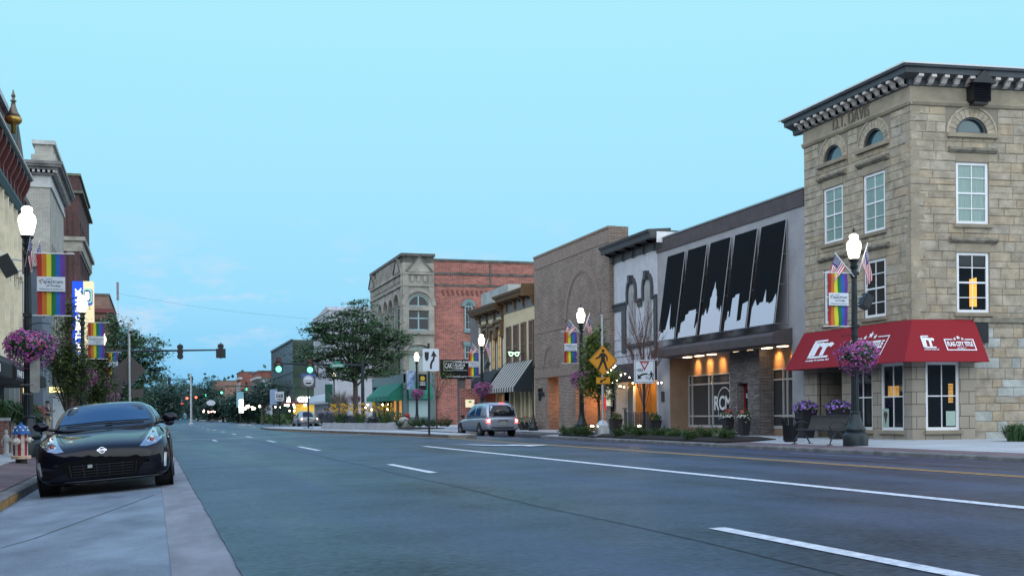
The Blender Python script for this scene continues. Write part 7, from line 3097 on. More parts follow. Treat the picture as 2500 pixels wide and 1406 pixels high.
def wheel(parent, x, y, r=.33, w=.22, spokes=5, side=1):
 m = LB()
 A = Matrix.Rotation(R(90), 3, 'Y')
 m.lathe([(r * .62, -w / 2), (r * .93, -w / 2), (r, -w / 2 + .03), (r, w / 2 - .03), (r * .93, w / 2), (r * .62, w / 2)], (x, y, r), 28, axis=A)
 for k in (-1, 0, 1):
  pass
 t_ = m.build('wheel', M_rubber, parent)
 autosmooth(t_, 30)
 m = LB()
 xo = x + side * (w / 2 - .02)
 m.lathe([(r * .64, -.01), (r * .66, .012), (r * .58, .012), (r * .56, -.04)], (xo, y, r), 24, axis=Matrix.Rotation(R(90) * side, 3, 'Y'))
 for k in range(spokes):
  a = 2 * math.pi * k / spokes + .3
  m.tube([(xo, y, r), (xo, y + r * .6 * math.cos(a), r + r * .6 * math.sin(a))], [.04, .025], 5)
 m.lathe([(r * .15, -.02), (r * .13, .02)], (xo, y, r), 10, axis=Matrix.Rotation(R(90) * side, 3, 'Y'))
 m.build('rim', M_alloy, t_)
 return t_
def section(W, zb, zm, zs, zf, ze, zc):
 return [(0, zb), (W * .55, zb), (W * .9, zb + .01), (W * .985, zb + .10), (W, zm), (W * .985, zs), (W * .88, zf), (W * .62, ze), (W * .3, (ze + zc) / 2 + .008), (0, zc)]
def cabsec(wb, zb, wt, zt):
 return [(0, zb), (wb, zb), (wb * .99, zb + (zt - zb) * .25), ((wb + wt) / 2 * 1.02, zb + (zt - zb) * .6), (wt, zt - (zt - zb) * .16), (wt * .8, zt - .015 * min(1, (zt - zb) * 5)), (0, zt)]
#black sports coupe, facing the camera
M_bp = mat('black_car_paint', (.002, .003, .008), .3, 0, .03, coat=.7)
cp = thing('parked_coupe', 'glossy black sports coupe parked facing the camera beside the left kerb', 'car', (0, 0, 0))
px_, py_ = onZ(262, 1203, -.085)
cp.location = (px_ - .02, py_ - .1, -.085 + .0)
cp.rotation_euler = (0, -math.atan(.17 / 2.3), R(-1.0))
rows = [(.00, section(.60, .20, .36, .47, .53, .56, .585)), (.05, section(.78, .17, .37, .52, .60, .625, .65)), (.20, section(.885, .155, .39, .585, .685, .69, .72)),
  (.50, section(.915, .15, .42, .66, .79, .75, .785)), (.85, section(.92, .15, .45, .71, .865, .80, .84)), (1.25, section(.915, .15, .47, .75, .90, .87, .90)),
  (1.6, section(.905, .15, .49, .78, .90, .91, .93)), (2.4, section(.90, .15, .5, .80, .90, .91, .92)), (3.1, section(.925, .16, .5, .80, .92, .92, .93)),
  (3.8, section(.915, .20, .5, .78, .91, .92, .93)), (4.15, section(.82, .30, .5, .72, .85, .87, .88)), (4.25, section(.6, .34, .5, .68, .78, .8, .8))]
body = loft('body', rows, M_bp, cp)
cab = loft('roof', [(1.22, cabsec(.70, .86, .66, .90)), (1.42, cabsec(.735, .86, .70, .965)), (1.75, cabsec(.755, .86, .655, 1.14)), (2.08, cabsec(.76, .86, .60, 1.285)),
     (2.5, cabsec(.76, .86, .60, 1.315)), (3.0, cabsec(.76, .86, .57, 1.27)), (3.5, cabsec(.76, .86, .56, 1.12)), (3.95, cabsec(.70, .86, .6, .95)), (4.1, cabsec(.6, .84, .5, .88))], M_bp, cp)
TB, TCb = bvh_of(body), bvh_of(cab)
M_ws = mat('tinted_windscreen', (.003, .055, .15), .03, 0, .4, coat=.2)
patch('windscreen', TCb, [(-.66, .985), (0, 1.0), (.66, .985), (.635, 1.05), (.555, 1.22), (.50, 1.247), (0, 1.262), (-.50, 1.247), (-.555, 1.22), (-.635, 1.05)], 'y+', M_ws, cp, thick=0)
for ax in ('x+', 'x-'):
 patch('side_window', TCb, [(1.75, .965), (3.2, .975), (2.95, 1.10), (2.55, 1.19), (2.2, 1.20), (2.0, 1.12)], ax, M_glass, cp, thick=0)
M_hlens = mat('headlight_lens', (.32, .38, .45), .15, .7, 1, coat=1)
for s in (-1, 1):
 hl = patch('headlight', TB, [(s * x, z) for x, z in ((.50, .615), (.60, .605), (.72, .635), (.79, .685), (.845, .735), (.765, .725), (.742, .775), (.725, .835), (.685, .862), (.655, .82), (.58, .71))], 'y+', M_hlens, cp, thick=0)
 h = TB.ray_cast(Vector((s * .665, -3, .69)), Vector((0, 1, 0)))[0]
 m = LB()
 m.lathe([(.058, -.01), (.058, .008), (.040, .009), (.04, .0)], tuple(h + Vector((0, -.012, 0))), 16, axis=Matrix.Rotation(R(90), 3, 'X'))
 m.build('projector', M_chrome, hl)
 m = LB()
 m.ball(tuple(h + Vector((0, -.002, 0))), .033, 12, 8)
 m.build('projector_glass', mat('rosy_reflector', (.30, .06, .05), .1, .3, 1), hl)
 h = TB.ray_cast(Vector((s * .69, -3, .795)), Vector((0, 1, 0)))[0]
 m = LB()
 m.ball(tuple(h), .022, 10, 6)
 m.build('indicator', mat('rosy_reflector', (.30, .06, .05), .1, .3, 1), hl)
 patch('daylight_strip', TB, [(s * x, z) for x, z in ((.80, .31), (.83, .30), (.855, .49), (.82, .50))], 'y+', mat('drl_strip', (.55, .62, .64), .2, .3, coat=1), cp, thick=0)
 for yw in (.80, 3.38):
  m = LB()
  m.lathe([(.365, -.02), (.375, .0), (.02, .006)], (s * .912, yw, .34), 28, axis=Matrix.Rotation(R(90) * s, 3, 'Y'))
  m.build('wheel_arch', M_rubber, cp)
  wheel(cp, s * (.80 if yw > 1 else .78), yw, .33, .25, 5, s)
 # mirror
 m = LB()
 m.ball((s * .93, 1.62, .985), (.115, .06, .07), 14, 10)
 mi = m.build('wing_mirror', M_bp, cp, smooth=True)
 m = LB()
 m.tube([(s * .72, 1.62, .92), (s * .86, 1.62, .95)], [.03, .025], 6)
 m.build('mirror_arm', M_bp, mi)
M_gr = mat('black_grille', (.004, .004, .005), .6, spec=.1)
g = patch('grille', TB, [(-.60, .46), (-.2, .50), (.2, .50), (.60, .46), (.50, .34), (.44, .235), (-.44, .235), (-.50, .34)], 'y+', M_gr, cp, thick=0, off=.014)
m = LB()
for k in range(5):
 z = .255 + k * .038
 pts = [TB.ray_cast(Vector((x, -3, z)), Vector((0, 1, 0)))[0] + Vector((0, -.016, 0)) for x in (-.40, -.2, 0, .2, .40)]
 m.tube(pts, .0045, 4)
for x in (-.42, -.25, -.08, .08, .25, .42):
 m.tube([TB.ray_cast(Vector((x * (1 + (z - .25) * .3), -3, z)), Vector((0, 1, 0)))[0] + Vector((0, -.014, 0)) for z in (.25, .34, .43)], .005, 4)
m.build('grille_bars', mat('grille_bar', (.018, .019, .02), .4), g)
h = TB.ray_cast(Vector((-.17, -3, .40)), Vector((0, 1, 0)))[0]
m = LB()
m.box(h.x - .03, h.x + .03, h.y - .03, h.y - .02, .375, .42)
m.build('tow_eye_cover', M_steel, g)
m = LB()
lip = [TB.ray_cast(Vector((x, -3, .20)), Vector((0, 1, 0)))[0] for x in (-.84, -.7, -.5, -.25, 0, .25, .5, .7, .84)]
m.rings([[(p.x, p.y - .03, .175), (p.x, p.y - .035, .20), (p.x, p.y + .06, .215), (p.x, p.y + .06, .17)] for p in lip])
m.build('front_splitter', M_bp, cp, smooth=True)
h = TB.ray_cast(Vector((0, -3, .60)), Vector((0, 1, 0)))
nn = h[1] if h[1].y < 0 else -h[1]
rt = Vector((1, 0, 0)); up_ = nn.cross(rt) * 1
up_ = rt.cross(nn) * -1 if up_.z < 0 else up_
m = LB()
disc(m, h[0] + nn * .004, rt, up_, .046, 20, .006, r2=.039)
poly3(m, [(-.062, -.014), (.062, -.014), (.062, .014), (-.062, .014)], h[0] + nn * .012, rt, up_, thick=.004)
em = m.build('emblem', M_chrome, cp)
m = LB()
text_into(m, 'NISSAN', h[0] + nn * .018 - rt * .048 - up_ * .007, rt, up_, .096, .014, bold=.02, thick=.002)
m.build('lettering', M_black, em)
m = LB()
for s in (-1, 1):
 pts = []
 for y, x in ((.32, .50), (.5, .56), (.8, .60), (1.15, .66), (1.3, .70)):
  q = TB.ray_cast(Vector((s * x, y, 4)), Vector((0, 0, -1)))[0]
  pts.append(q + Vector((0, 0, .001)))
 m.tube(pts, .004, 4)
m.build('bonnet_seam', M_rubber, cp)
m = LB()
m.tube([(-.55, 1.37, .955), (-.1, 1.35, .975), (.1, 1.36, .97)], .008, 4)
m.tube([(.0, 1.37, .965), (.55, 1.38, .96)], .008, 4)
m.build('wiper', M_rubber, cp)

#cars seen from behind
M_tail = mat('lit_tail_lamp', (.8, .03, .03), .3, emit=((1.0, .10, .09), 3.2))
M_tailw = mat('bright_tail_core', (1, .5, .4), .3, emit=((1.0, .62, .52), 9))
def rear_car(name, label, loc, rz, paint, L, Wd, H, suv, roll=0, plate=True):
 t = thing(name, label, 'car', loc)
 t.rotation_euler = (0, roll, rz)
 w = Wd / 2
 b = .80 if not suv else .98
 zb = .30 if suv else .24
 rows = [(.0, section(w * .80, zb + .08, .55, b * .82, b * .90, b * .93, b * .94)), (.07, section(w * .95, zb, .56, b * .90, b * .97, b, b * 1.0)), (.3, section(w, zb - .04, .58, b * .93, b * .99, b * 1.01, b * 1.02)),
   (1.2, section(w, zb - .06, .6, b * .92, b, b * 1.01, b * 1.02)), (L * .5, section(w, zb - .08, .6, b * .9, b * .98, b, b)), (L * .72, section(w, zb - .08, .58, b * .86, b * .93, b * .97, b * .98)),
   (L * .86, section(w * .98, zb - .06, .55, b * .78, b * .86, b * .9, b * .91)), (L * .96, section(w * .9, zb, .5, b * .68, b * .74, b * .78, b * .79)), (L, section(w * .7, zb + .04, .45, b * .6, b * .64, b * .66, b * .67))]
 bo = loft('body', rows, paint, t)
 if suv:
  cs = [(.06, cabsec(w * .88, b - .08, w * .84, b + .02)), (.14, cabsec(w * .90, b - .08, w * .80, b + .30)), (.34, cabsec(w * .92, b - .08, w * .74, H - .03)), (.6, cabsec(w * .93, b - .08, w * .74, H)),
   (L * .45, cabsec(w * .93, b - .08, w * .75, H)), (L * .58, cabsec(w * .93, b - .08, w * .72, H - .06)), (L * .68, cabsec(w * .9, b - .08, w * .74, b + .25)), (L * .76, cabsec(w * .86, b - .08, w * .8, b))]
 else:
  cs = [(.55, cabsec(w * .80, b - .06, w * .74, b + .03)), (.9, cabsec(w * .86, b - .06, w * .70, b + .26)), (1.35, cabsec(w * .9, b - .06, w * .66, H - .04)), (2.0, cabsec(w * .92, b - .06, w * .67, H)),
   (L * .58, cabsec(w * .92, b - .06, w * .66, H - .05)), (L * .68, cabsec(w * .9, b - .06, w * .70, b + .2)), (L * .75, cabsec(w * .86, b - .06, w * .78, b))]
 ca = loft('roof', cs, paint, t)
 T1, T2 = bvh_of(bo), bvh_of(ca)
 zt = H - (.16 if suv else .10)
 zl = b + (.05 if suv else .07)
 patch('rear_window', T2, [(-w * .76, zl), (w * .76, zl), (w * .73, zl + (zt - zl) * .6), (w * .62, zt), (-w * .62, zt), (-w * .73, zl + (zt - zl) * .6)], 'y+', M_glass, t, thick=0)
 for ax in ('x-', 'x+'):
  for a, c in (((.9, 1.75), (1.85, 2.75), (2.85, L * .66)) if suv else ((1.35, 2.2), (2.28, 3.1))):
   patch('side_window', T2, [(a + (.1 if a < 1.5 else 0), zl), (c, zl), (c - (.35 if c > L * .6 else 0), zt - .02 - (.2 if c > L * .6 else 0)), (a + .12, zt - .01)], ax, M_ws, t, thick=0)
 for s in (-1, 1):
  z0, z1 = (b - .33, b - .02) if suv else (b - .20, b - .04)
  tl = patch('tail_lamp', T1, [(s * w * .70, z0), (s * w * .92, z0 + .03), (s * w * .93, z1 - .03), (s * w * .72, z1)], 'y+', M_tail, t, thick=0)
  if tl:
   h = T1.ray_cast(Vector((s * w * .79, -3, (z0 + z1) / 2)), Vector((0, 1, 0)))[0]
   m = LB()
   m.ball(tuple(h), (.07, .02, .07), 10, 6)
   m.build('bulb', M_tailw, tl)
  for yw in (1.02, L - .95):
   m = LB()
   m.lathe([(.38, -.02), (.39, .0), (.02, .006)], (s * (w - .006), yw, .35), 26, axis=Matrix.Rotation(R(90) * s, 3, 'Y'))
   m.build('wheel_arch', M_rubber, t)
   wheel(t, s * (w - .11), yw, .35 if suv else .33, .23, 6, s)
  m = LB()
  m.ball((s * (w + .10), L * .66, b + .07), (.12, .06, .08), 10, 7)
  m.build('wing_mirror', M_black, t, smooth=True)
 patch('bumper', T1, [(-w * .9, zb + .10), (w * .9, zb + .10), (w * .93, b * .52), (0, b * .50), (-w * .93, b * .52)], 'y+', mat('grey_bumper', (.05, .05, .06), .45), t, thick=0)
 h = T1.ray_cast(Vector((0, -3, b * .70)), Vector((0, 1, 0)))[0]
 m = LB()
 m.box(-.16, .16, h.y - .03, h.y - .015, b * .70 - .08, b * .70 + .08)
 p = m.build('number_plate', mat('pale_plate', (.45, .45, .38), .5), t)
 m = LB()
 text_into(m, 'G7 2N4', (-.12, h.y - .032, b * .70 - .035), (1, 0, 0), (0, 0, 1), .24, .07, bold=.02, thick=.003)
 m.build('lettering', M_trim, p)
 m = LB()
 m.box(-.28, .28, h.y - .05, h.y - .01, b * .70 + .11, b * .70 + .15)
 m.build('boot_handle', M_chrome, t)
 if suv:
  m = LB()
  m.box(-.14, .14, .18, .24, H - .075, H - .03)
  m.build('high_brake_lamp', M_tail, t)
  m = LB()
  for s in (-1, 1):
   m.tube([(s * w * .66, .7, H - .02), (s * w * .67, 1.0, H + .035), (s * w * .67, 2.4, H + .035), (s * w * .66, 2.7, H - .03)], .02, 5)
  m.build('roof_rail', M_black, t)
  m = LB()
  for k in (-.05, .05):
   m.lathe([(.035, 0), (.035, .1)], (-.42 + k, .02, .25), 8, axis=Matrix.Rotation(R(90), 3, 'X'))
  m.build('exhaust', M_chrome, t)
 return t
p = atD(1228, 1066, 60)
suv = rear_car('silver_estate_car', 'silver grey tall estate car with lit brake lights pulled in at the right kerb', (p.x, p.y, gz(p.x) + .01), R(4), mat('silver_blue_paint', (.36, .42, .50), .28, .5, coat=.8), 5.05, 1.90, 1.77, True)
p = atD(756, 1040, 108)
rear_car('silver_saloon', 'small silver saloon with red tail lights beyond the traffic island', (p.x, p.y, gz(p.x) + .10), R(4), mat('pale_silver_paint', (.42, .44, .46), .3, .4, coat=.6), 4.6, 1.80, 1.45, False)
rear_car('dark_parked_saloon', 'dark saloon parked just behind the black coupe', (-.55, 27.5, -.09), R(0), mat('dark_blue_paint', (.012, .015, .025), .2, .2, coat=.8), 4.7, 1.80, 1.42, False, roll=-math.atan(.17 / 2.3))
# ================================================================ VEGETATION
M_bark = mat('tree_bark', (.075, .06, .05), .9, noise=(9, .4), bump=(14, .8))
def leafm(n, c, e=None):
 return mat(n, c, .55, spec=.3, noise=(1.3, .45))
M_lf = [leafm('locust_leaf', (.080, .150, .072)), leafm('hornbeam_leaf', (.085, .125, .040)), leafm('far_tree_leaf', (.050, .10, .075)), leafm('young_leaf', (.15, .22, .05)), leafm('shrub_leaf', (.045, .085, .028))]
def tree(name, label, loc, H, trunkH, crowns, clumps, per, ls, lm, tr=.16, seed=1, flat=.35, group=None, lean=(0, 0), cs=.55, nlimb=9):
 """crowns: ellipsoids (x, y, z, rx, ry, rz) that the leaf clumps fill unevenly"""
 rnd = random.Random(seed)
 t = thing(name, label, 'tree', loc, group=group)
 m = LB()
 top = Vector((lean[0], lean[1], H * .80))
 fork = Vector((lean[0] * .3, lean[1] * .3, trunkH))
 m.tube([(0, 0, -.1), (.02, .01, trunkH * .5), fork], [tr * 1.25, tr, tr * .85], 8)
 vol = [c[3] * c[4] * c[5] for c in crowns]
 cen = []
 for k in range(clumps):
  c = rnd.choices(crowns, vol)[0]
  while True:
   d = Vector((rnd.uniform(-1, 1), rnd.uniform(-1, 1), rnd.uniform(-1, 1)))
   if .25 < d.length < 1:
    break
  cen.append(Vector(c[:3]) + Vector((d.x * c[3], d.y * c[4], d.z * c[5])))
 limbs = []
 for k in range(nlimb):
  q = rnd.choice(cen)
  st = fork if rnd.random() < .5 else Vector((fork.x, fork.y, trunkH * rnd.uniform(.75, 1.0)))
  mid = st.lerp(q, .5) + Vector((rnd.uniform(-.2, .2), rnd.uniform(-.2, .2), (q.z - st.z) * .12))
  m.tube([st, mid, q], [tr * .5, tr * .28, tr * .08], 5)
  limbs += [st.lerp(mid, .6), mid, mid.lerp(q, .5), q]
 m.tube([fork, fork.lerp(top, .5) + Vector((.1, 0, 0)), top], [tr * .7, tr * .4, tr * .1], 6)
 limbs += [fork.lerp(top, f) for f in (.3, .6, .9)]
 for q in cen:
  n_ = min(limbs, key=lambda a: (a - q).length + (2 if a.z > q.z + .3 else 0))
  m.tube([n_, n_.lerp(q, .5) + Vector((0, 0, .05)), q], [tr * .10, tr * .06, tr * .03], 3)
 m.build('trunk', M_bark, t)
 m = LB()
 for q in cen:
  r = cs * rnd.uniform(.55, 1.3)
  for k in range(int(per * rnd.uniform(.5, 1.4))):
   d = Vector((rnd.gauss(0, .5), rnd.gauss(0, .5), rnd.gauss(0, .5) * flat)) * r
   p_ = q + d
   a = Vector((rnd.uniform(-1, 1), rnd.uniform(-1, 1), rnd.uniform(-.6, .4))).normalized()
   b = a.cross(Vector((rnd.uniform(-.5, .5), rnd.uniform(-.5, .5), 1))).normalized()
   s_ = ls * rnd.uniform(.5, 1.3)
   m.face([p_ - a * s_, p_ + b * s_ * .42, p_ + a * s_, p_ - b * s_ * .42])
 m.build('crown', lm, t, normals=False)
 return t
# columnar trees on the left pavement
def pos(px, zc):
 p = atD(px, 1010, zc)
 return p
p = pos(168, 38)
tree('columnar_tree', 'near columnar tree with dark sparse leaves in front of the blue sign', (p.x, p.y, .05), 5.2, .9, [(-.02, 0, 2.5, .62, .6, .95), (.05, 0, 3.6, .40, .4, 1.2), (-.22, 0, 3.0, .42, .4, .7), (.32, 0, 2.2, .42, .5, .7), (.1, 0, 4.6, .16, .16, .6)], 190, 46, .06, M_lf[1], .07, 3, .9, cs=.34, nlimb=14)
p = pos(232, 52)
tree('columnar_tree', 'second columnar tree behind the second rainbow banner', (p.x, p.y, .05), 5.0, 1.0, [(-.2, 0, 2.2, .75, .7, 1.6), (.25, 0, 2.6, .6, .5, 1.5), (0, 0, 4.0, .4, .4, 1.0)], 220, 50, .075, M_lf[1], .07, 5, .9, cs=.40, nlimb=12)
p = pos(292, 104)
tree('honey_locust', 'large feathery tree behind the silver post on the left', (p.x, p.y, .05), 10.6, 3.2, [(-.3, 0, 7.6, 1.9, 2.2, 2.7), (2.0, 0, 6.9, 2.1, 2.0, 1.5), (1.2, 0, 4.3, 1.9, 2.0, 1.4), (2.6, .5, 4.9, 1.5, 1.4, .9), (.2, 0, 2.8, 1.3, 1.3, 1.2), (1.9, 0, 2.4, 1.2, 1.2, .9)], 420, 34, .17, M_lf[0], .2, 8, .35, cs=.75, nlimb=16)
p = pos(868, 109)
tree('honey_locust', 'broad layered locust tree in front of the ornate stone corner building', (p.x, p.y, .05), 12.0, 4.4, [(-.2, 0, 8.6, 2.9, 2.6, 2.1), (.6, 0, 10.6, 1.3, 1.4, 1.1), (-2.8, 0, 6.6, 1.9, 1.8, .75), (-2.6, .5, 8.4, 1.2, 1.3, .8), (2.4, 0, 7.4, 1.9, 1.8, 1.5), (-1.8, 0, 4.9, 1.7, 1.5, .7), (2.0, 0, 5.3, 1.7, 1.6, .8), (0, 0, 6.2, 2.2, 2, 1.0), (2.8, 0, 9.4, .8, .8, .8), (-3.6, 0, 6.2, 1.6, 1.4, .5), (3.0, 0, 8.2, 1.6, 1.4, .9), (-3.2, 0, 9.0, 1.0, 1.0, .5), (.2, 0, 4.9, 2.7, 2, .6)], 820, 30, .145, M_lf[0], .2, 21, .3, cs=.62, nlimb=26)
bpy.data.objects['honey_locust.001'].scale = (1.22, 1.2, 1.02)
p = pos(1462, 53)
tree('street_tree', 'small leafy tree hung with bulbs behind the amber crossing sign', (p.x, p.y, .08), 4.9, 1.6, [(-.1, 0, 3.5, .62, .6, 1.1), (-.35, 0, 2.3, .55, .5, .9), (.35, 0, 2.3, .6, .6, .8), (-.05, 0, 4.4, .35, .35, .6)], 200, 50, .075, M_lf[3], .07, 13, .8, cs=.34, nlimb=10)
p = pos(1066, 88)
tree('sapling', 'thin sparse sapling beside the keep-right sign', (p.x, p.y, .1), 6.2, 2.2, [(.2, 0, 4.2, .9, .8, 1.3), (1.2, 0, 3.9, .8, .5, .6)], 40, 16, .09, M_lf[3], .05, 14, .6, cs=.45, nlimb=8)
p = pos(640, 170)
tree('street_tree', 'rounded green tree below the glass bank building', (p.x, p.y, .0), 7.4, 2.2, [(.5, 0, 4.6, 2.6, 2.4, 1.9), (2.8, 0, 4.9, 1.8, 1.6, 1.5)], 170, 30, .2, M_lf[2], .14, 15, .5, cs=.8)
for k, (px, zc, h, w, lab) in enumerate(((420, 330, 13, 7, 'dark rounded tree at the far left end of the street'), (452, 350, 12, 7.5, 'broad far tree between the two silver poles'), (483, 340, 11, 6, 'far tree right of the silver utility pole'), (508, 300, 11.5, 5, 'tall dark far tree next to the low brick block'),
         (545, 260, 6, 4.5, 'low far tree in front of the low brick block'), (606, 200, 6.0, 3.6, 'far tree in front of the tall square brick block'), (398, 250, 8.5, 5, 'far tree just right of the large left locust'))):
 p = pos(px, zc)
 tree('far_tree', lab, (p.x, p.y, 0), h, h * .25, [(0, 0, h * .55, w * .8, w * .7, h * .42), (w * .4, 0, h * .42, w * .6, w * .5, h * .33), (-w * .5, 0, h * .4, w * .6, w * .5, h * .33)], 190, 44, .30, M_lf[2], .25, 40 + k, .7, group='trees at the far end of the street', cs=1.6)
# leafless upright tree in the bed, lit from below
p = pos(1572, 50)
bt_ = thing('bare_upright_tree', 'leafless upright tree with reddish lit branches behind the yield sign', 'tree', (p.x, p.y, .05))
rnd = random.Random(6)
m = LB()
m.tube([(0, 0, 0), (0, 0, 1.3)], [.06, .05], 6)
def grow(p0, d, L, r, lev):
 p1 = p0 + d * L
 m.tube([p0, p0.lerp(p1, .5) + Vector((rnd.uniform(-.03, .03), rnd.uniform(-.03, .03), 0)), p1], [r, r * .75, r * .5], 4 if lev < 2 else 3)
 if lev >= 4:
  return
 for k in range(4 if lev < 2 else 3):
  f = rnd.uniform(.3, 1)
  n_ = Vector((rnd.uniform(-1, 1), rnd.uniform(-1, 1), 0)).normalized()
  grow(p0.lerp(p1, f), (d + n_ * .22).normalized(), L * rnd.uniform(.55, .75), r * .58, lev + 1)
grow(Vector((0, 0, 1.2)), Vector((0, 0, 1)), 2.6, .045, 0)
for k in range(7):
 a = 2 * math.pi * k / 7
 grow(Vector((0, 0, .9 + .06 * k)), Vector((math.cos(a) * .24, math.sin(a) * .24, 1)).normalized(), 1.7, .026, 1)
m.build('branches', mat('reddish_bark', (.11, .06, .05), .7), bt_)
l = bpy.data.lights.new('uplight', 'SPOT')
l.energy = 130
l.color = (1.0, .48, .30)
l.spot_size = R(75)
lo = bpy.data.objects.new('uplight', l)
COL.objects.link(lo)
lo.location = (p.x - .6, p.y - .7, .25)
lo.rotation_euler = Vector((.6, .7, 1.7)).to_track_quat('-Z', 'Y').to_euler()
for px, zc, lab in ((1561, 48, 'small lit ground floodlight among shrubs below the yield sign'), (1446, 50, 'small lit ground floodlight beside the silver pedestal')):
 q = atD(px, 1042, zc)
 t = thing('ground_floodlight', lab, 'floodlight', (q.x, q.y, q.z))
 m = LB()
 m.ball((0, 0, 0), .085, 10, 6)
 m.build('lamp', M_bulb, t)
 m = LB()
 m.lathe([(.03, -q.z), (.03, -.1), (.09, -.04), (.10, .02)], n=10)
 m.build('housing', M_black, t)
# string of bulbs
q = atD(1470, 940, 52)
bs_ = thing('bulb_string', 'string of small round lit bulbs looped from the tree to the porch', 'string lights', (q.x, q.y, q.z))
pts = [atD(px, py, 52 + k * .25) for k, (px, py) in enumerate(((1502, 893), (1498, 897), (1492, 903), (1484, 909), (1516, 915), (1526, 912), (1506, 928), (1495, 935), (1484, 944), (1483, 940), (1512, 943), (1516, 943), (1524, 945), (1537, 921), (1545, 935), (1606, 935), (1615, 934)))]
for v in pts:
 m = MB()
 m.ball(tuple(v), .032, 8, 5)
 m.build('bulb', M_bulb, bs_)
m = MB()
m.tube(pts[:4], .008, 3)
m.tube([pts[4], pts[5], pts[13], pts[14]], .008, 3)
m.build('cable', M_black, bs_)
# shrubs in the mulch bed
def shrub(loc, r, h, seed):
 rnd = random.Random(seed)
 m = LB()
 for k in range(34):
  a = rnd.uniform(0, 6.28)
  q = rnd.uniform(.1, 1) ** .5
  tip = Vector((r * q * math.cos(a), r * q * math.sin(a), h * rnd.uniform(.55, 1.12) * (1.15 - .5 * q)))
  for j in range(26):
   f = rnd.uniform(.15, 1)
   c = tip * f + Vector((rnd.gauss(0, .05), rnd.gauss(0, .05), rnd.gauss(0, .03)))
   d = (tip.normalized() + Vector((rnd.uniform(-.8, .8), rnd.uniform(-.8, .8), rnd.uniform(-.3, .6)))).normalized()
   b = d.cross(Vector((rnd.uniform(-1, 1), rnd.uniform(-1, 1), .2))).normalized()
   s_ = .045 * rnd.uniform(.6, 1.2)
   m.face([c - d * s_, c + b * s_ * .45, c + d * s_, c - b * s_ * .45])
 o = m.build('shrub', M_lf[4], None, normals=False)
 o.location = loc
 return o
sp = ((1383, 1058, 52.5, .42, .42, 'low round shrub at the far end of the mulch bed'), (1412, 1060, 50.5, .42, .45, 'low shrub by the lamp post foot in the mulch bed'), (1431, 1058, 49.5, .42, .48, 'shrub between the lamp foot and the silver pedestal'),
 (1512, 1063, 47.5, .30, .30, 'small shrub just right of the silver pedestal'), (1536, 1058, 48.5, .55, .62, 'tall dark shrub left of the yield sign post'), (1566, 1066, 46, .46, .46, 'wide shrub at the foot of the yield sign'), (1611, 1064, 45, .42, .46, 'shrub right of the yield sign post'),
 (1644, 1055, 46.5, .42, .40, 'dark shrub in front of the plaque pier'), (1647, 1068, 43.5, .34, .30, 'small pale shrub before the dark one'), (1685, 1072, 41, .42, .40, 'reddish shrub left of the largest bushy one'), (1726, 1066, 41.5, .55, .52, 'large bushy shrub before the office window'), (1770, 1072, 39.5, .45, .45, 'last shrub at the near end of the mulch bed'))
for k, (px, py, zc, r, h, lab) in enumerate(sp):
 p = atD(px, py, zc)
 tag(shrub((p.x, p.y, .06), r, h, k), lab, 'shrub', 'shrubs planted in the right-hand mulch beds')
for k, (px, lab) in enumerate(((976, 'small dark shrub left of the boulder'), (1008, 'shrub right of the red hydrant'), (1026, 'shrub before the teal lamp post foot'), (1043, 'shrub beside the keep-right sign post'), (1058, 'yellowish shrub just right of the keep-right post'), (1078, 'shrub before the red brick side wall'), (1090, 'last shrub before the red brick side wall'))):
 p = atD(px, 1045, 90)
 tag(shrub((p.x, p.y, .10), .72, .85, 60 + k), lab, 'shrub', 'shrubs planted in the right-hand mulch beds')
# ornamental planting of the traffic island
def blades(m, rnd, c, r, h, n, w=.012, arch=.5):
 for k in range(n):
  a = rnd.uniform(0, 6.28)
  d = Vector((math.cos(a), math.sin(a), 0))
  s_ = Vector((-d.y, d.x, 0)) * w
  b0 = Vector(c) + d * rnd.uniform(0, r * .3)
  hh = h * rnd.uniform(.6, 1.1)
  q = r * rnd.uniform(.2, 1)
  p1 = b0 + d * q * .35 + Vector((0, 0, hh * .7))
  p2 = b0 + d * q + Vector((0, 0, hh * (1 - arch * rnd.uniform(.1, .8))))
  m.face([b0 - s_, b0 + s_, p1 + s_, p1 - s_])
  m.face([p1 - s_, p1 + s_, p2])
wall_pts = [atD(782, 1047, 66), atD(838, 1049, 63), atD(895, 1050.5, 60), atD(966, 1052, 57.5), atD(972, 1040, 66), atD(800, 1038, 78)]
m = MB()
P0 = [(v.x, v.y) for v in wall_pts]
cx, cy = sum(x for x, y in P0) / 6, sum(y for x, y in P0) / 6
m.rings([[(x, y, .24) for x, y in P0], [(cx + (x - cx) * .93, cy + (y - cy) * .96, .62) for x, y in P0], [(cx + (x - cx) * .88, cy + (y - cy) * .93, .62) for x, y in P0], [(cx + (x - cx) * .88, cy + (y - cy) * .93, .5) for x, y in P0]])
for k in range(3):
 v, w_ = wall_pts[k], wall_pts[k + 1]
isp = tag(m.build('island_planter', M_conc), 'long sloping pale concrete planter wall on the traffic island', 'planter')
M_yfl, M_lav, M_gra, M_bl = mat('yellow_daylily', (.62, .36, .02), .6), mat('lavender_spike', (.17, .19, .24), .8), mat('dry_grass_plume', (.22, .19, .16), .8), mat('lily_leaf', (.04, .095, .03), .6)
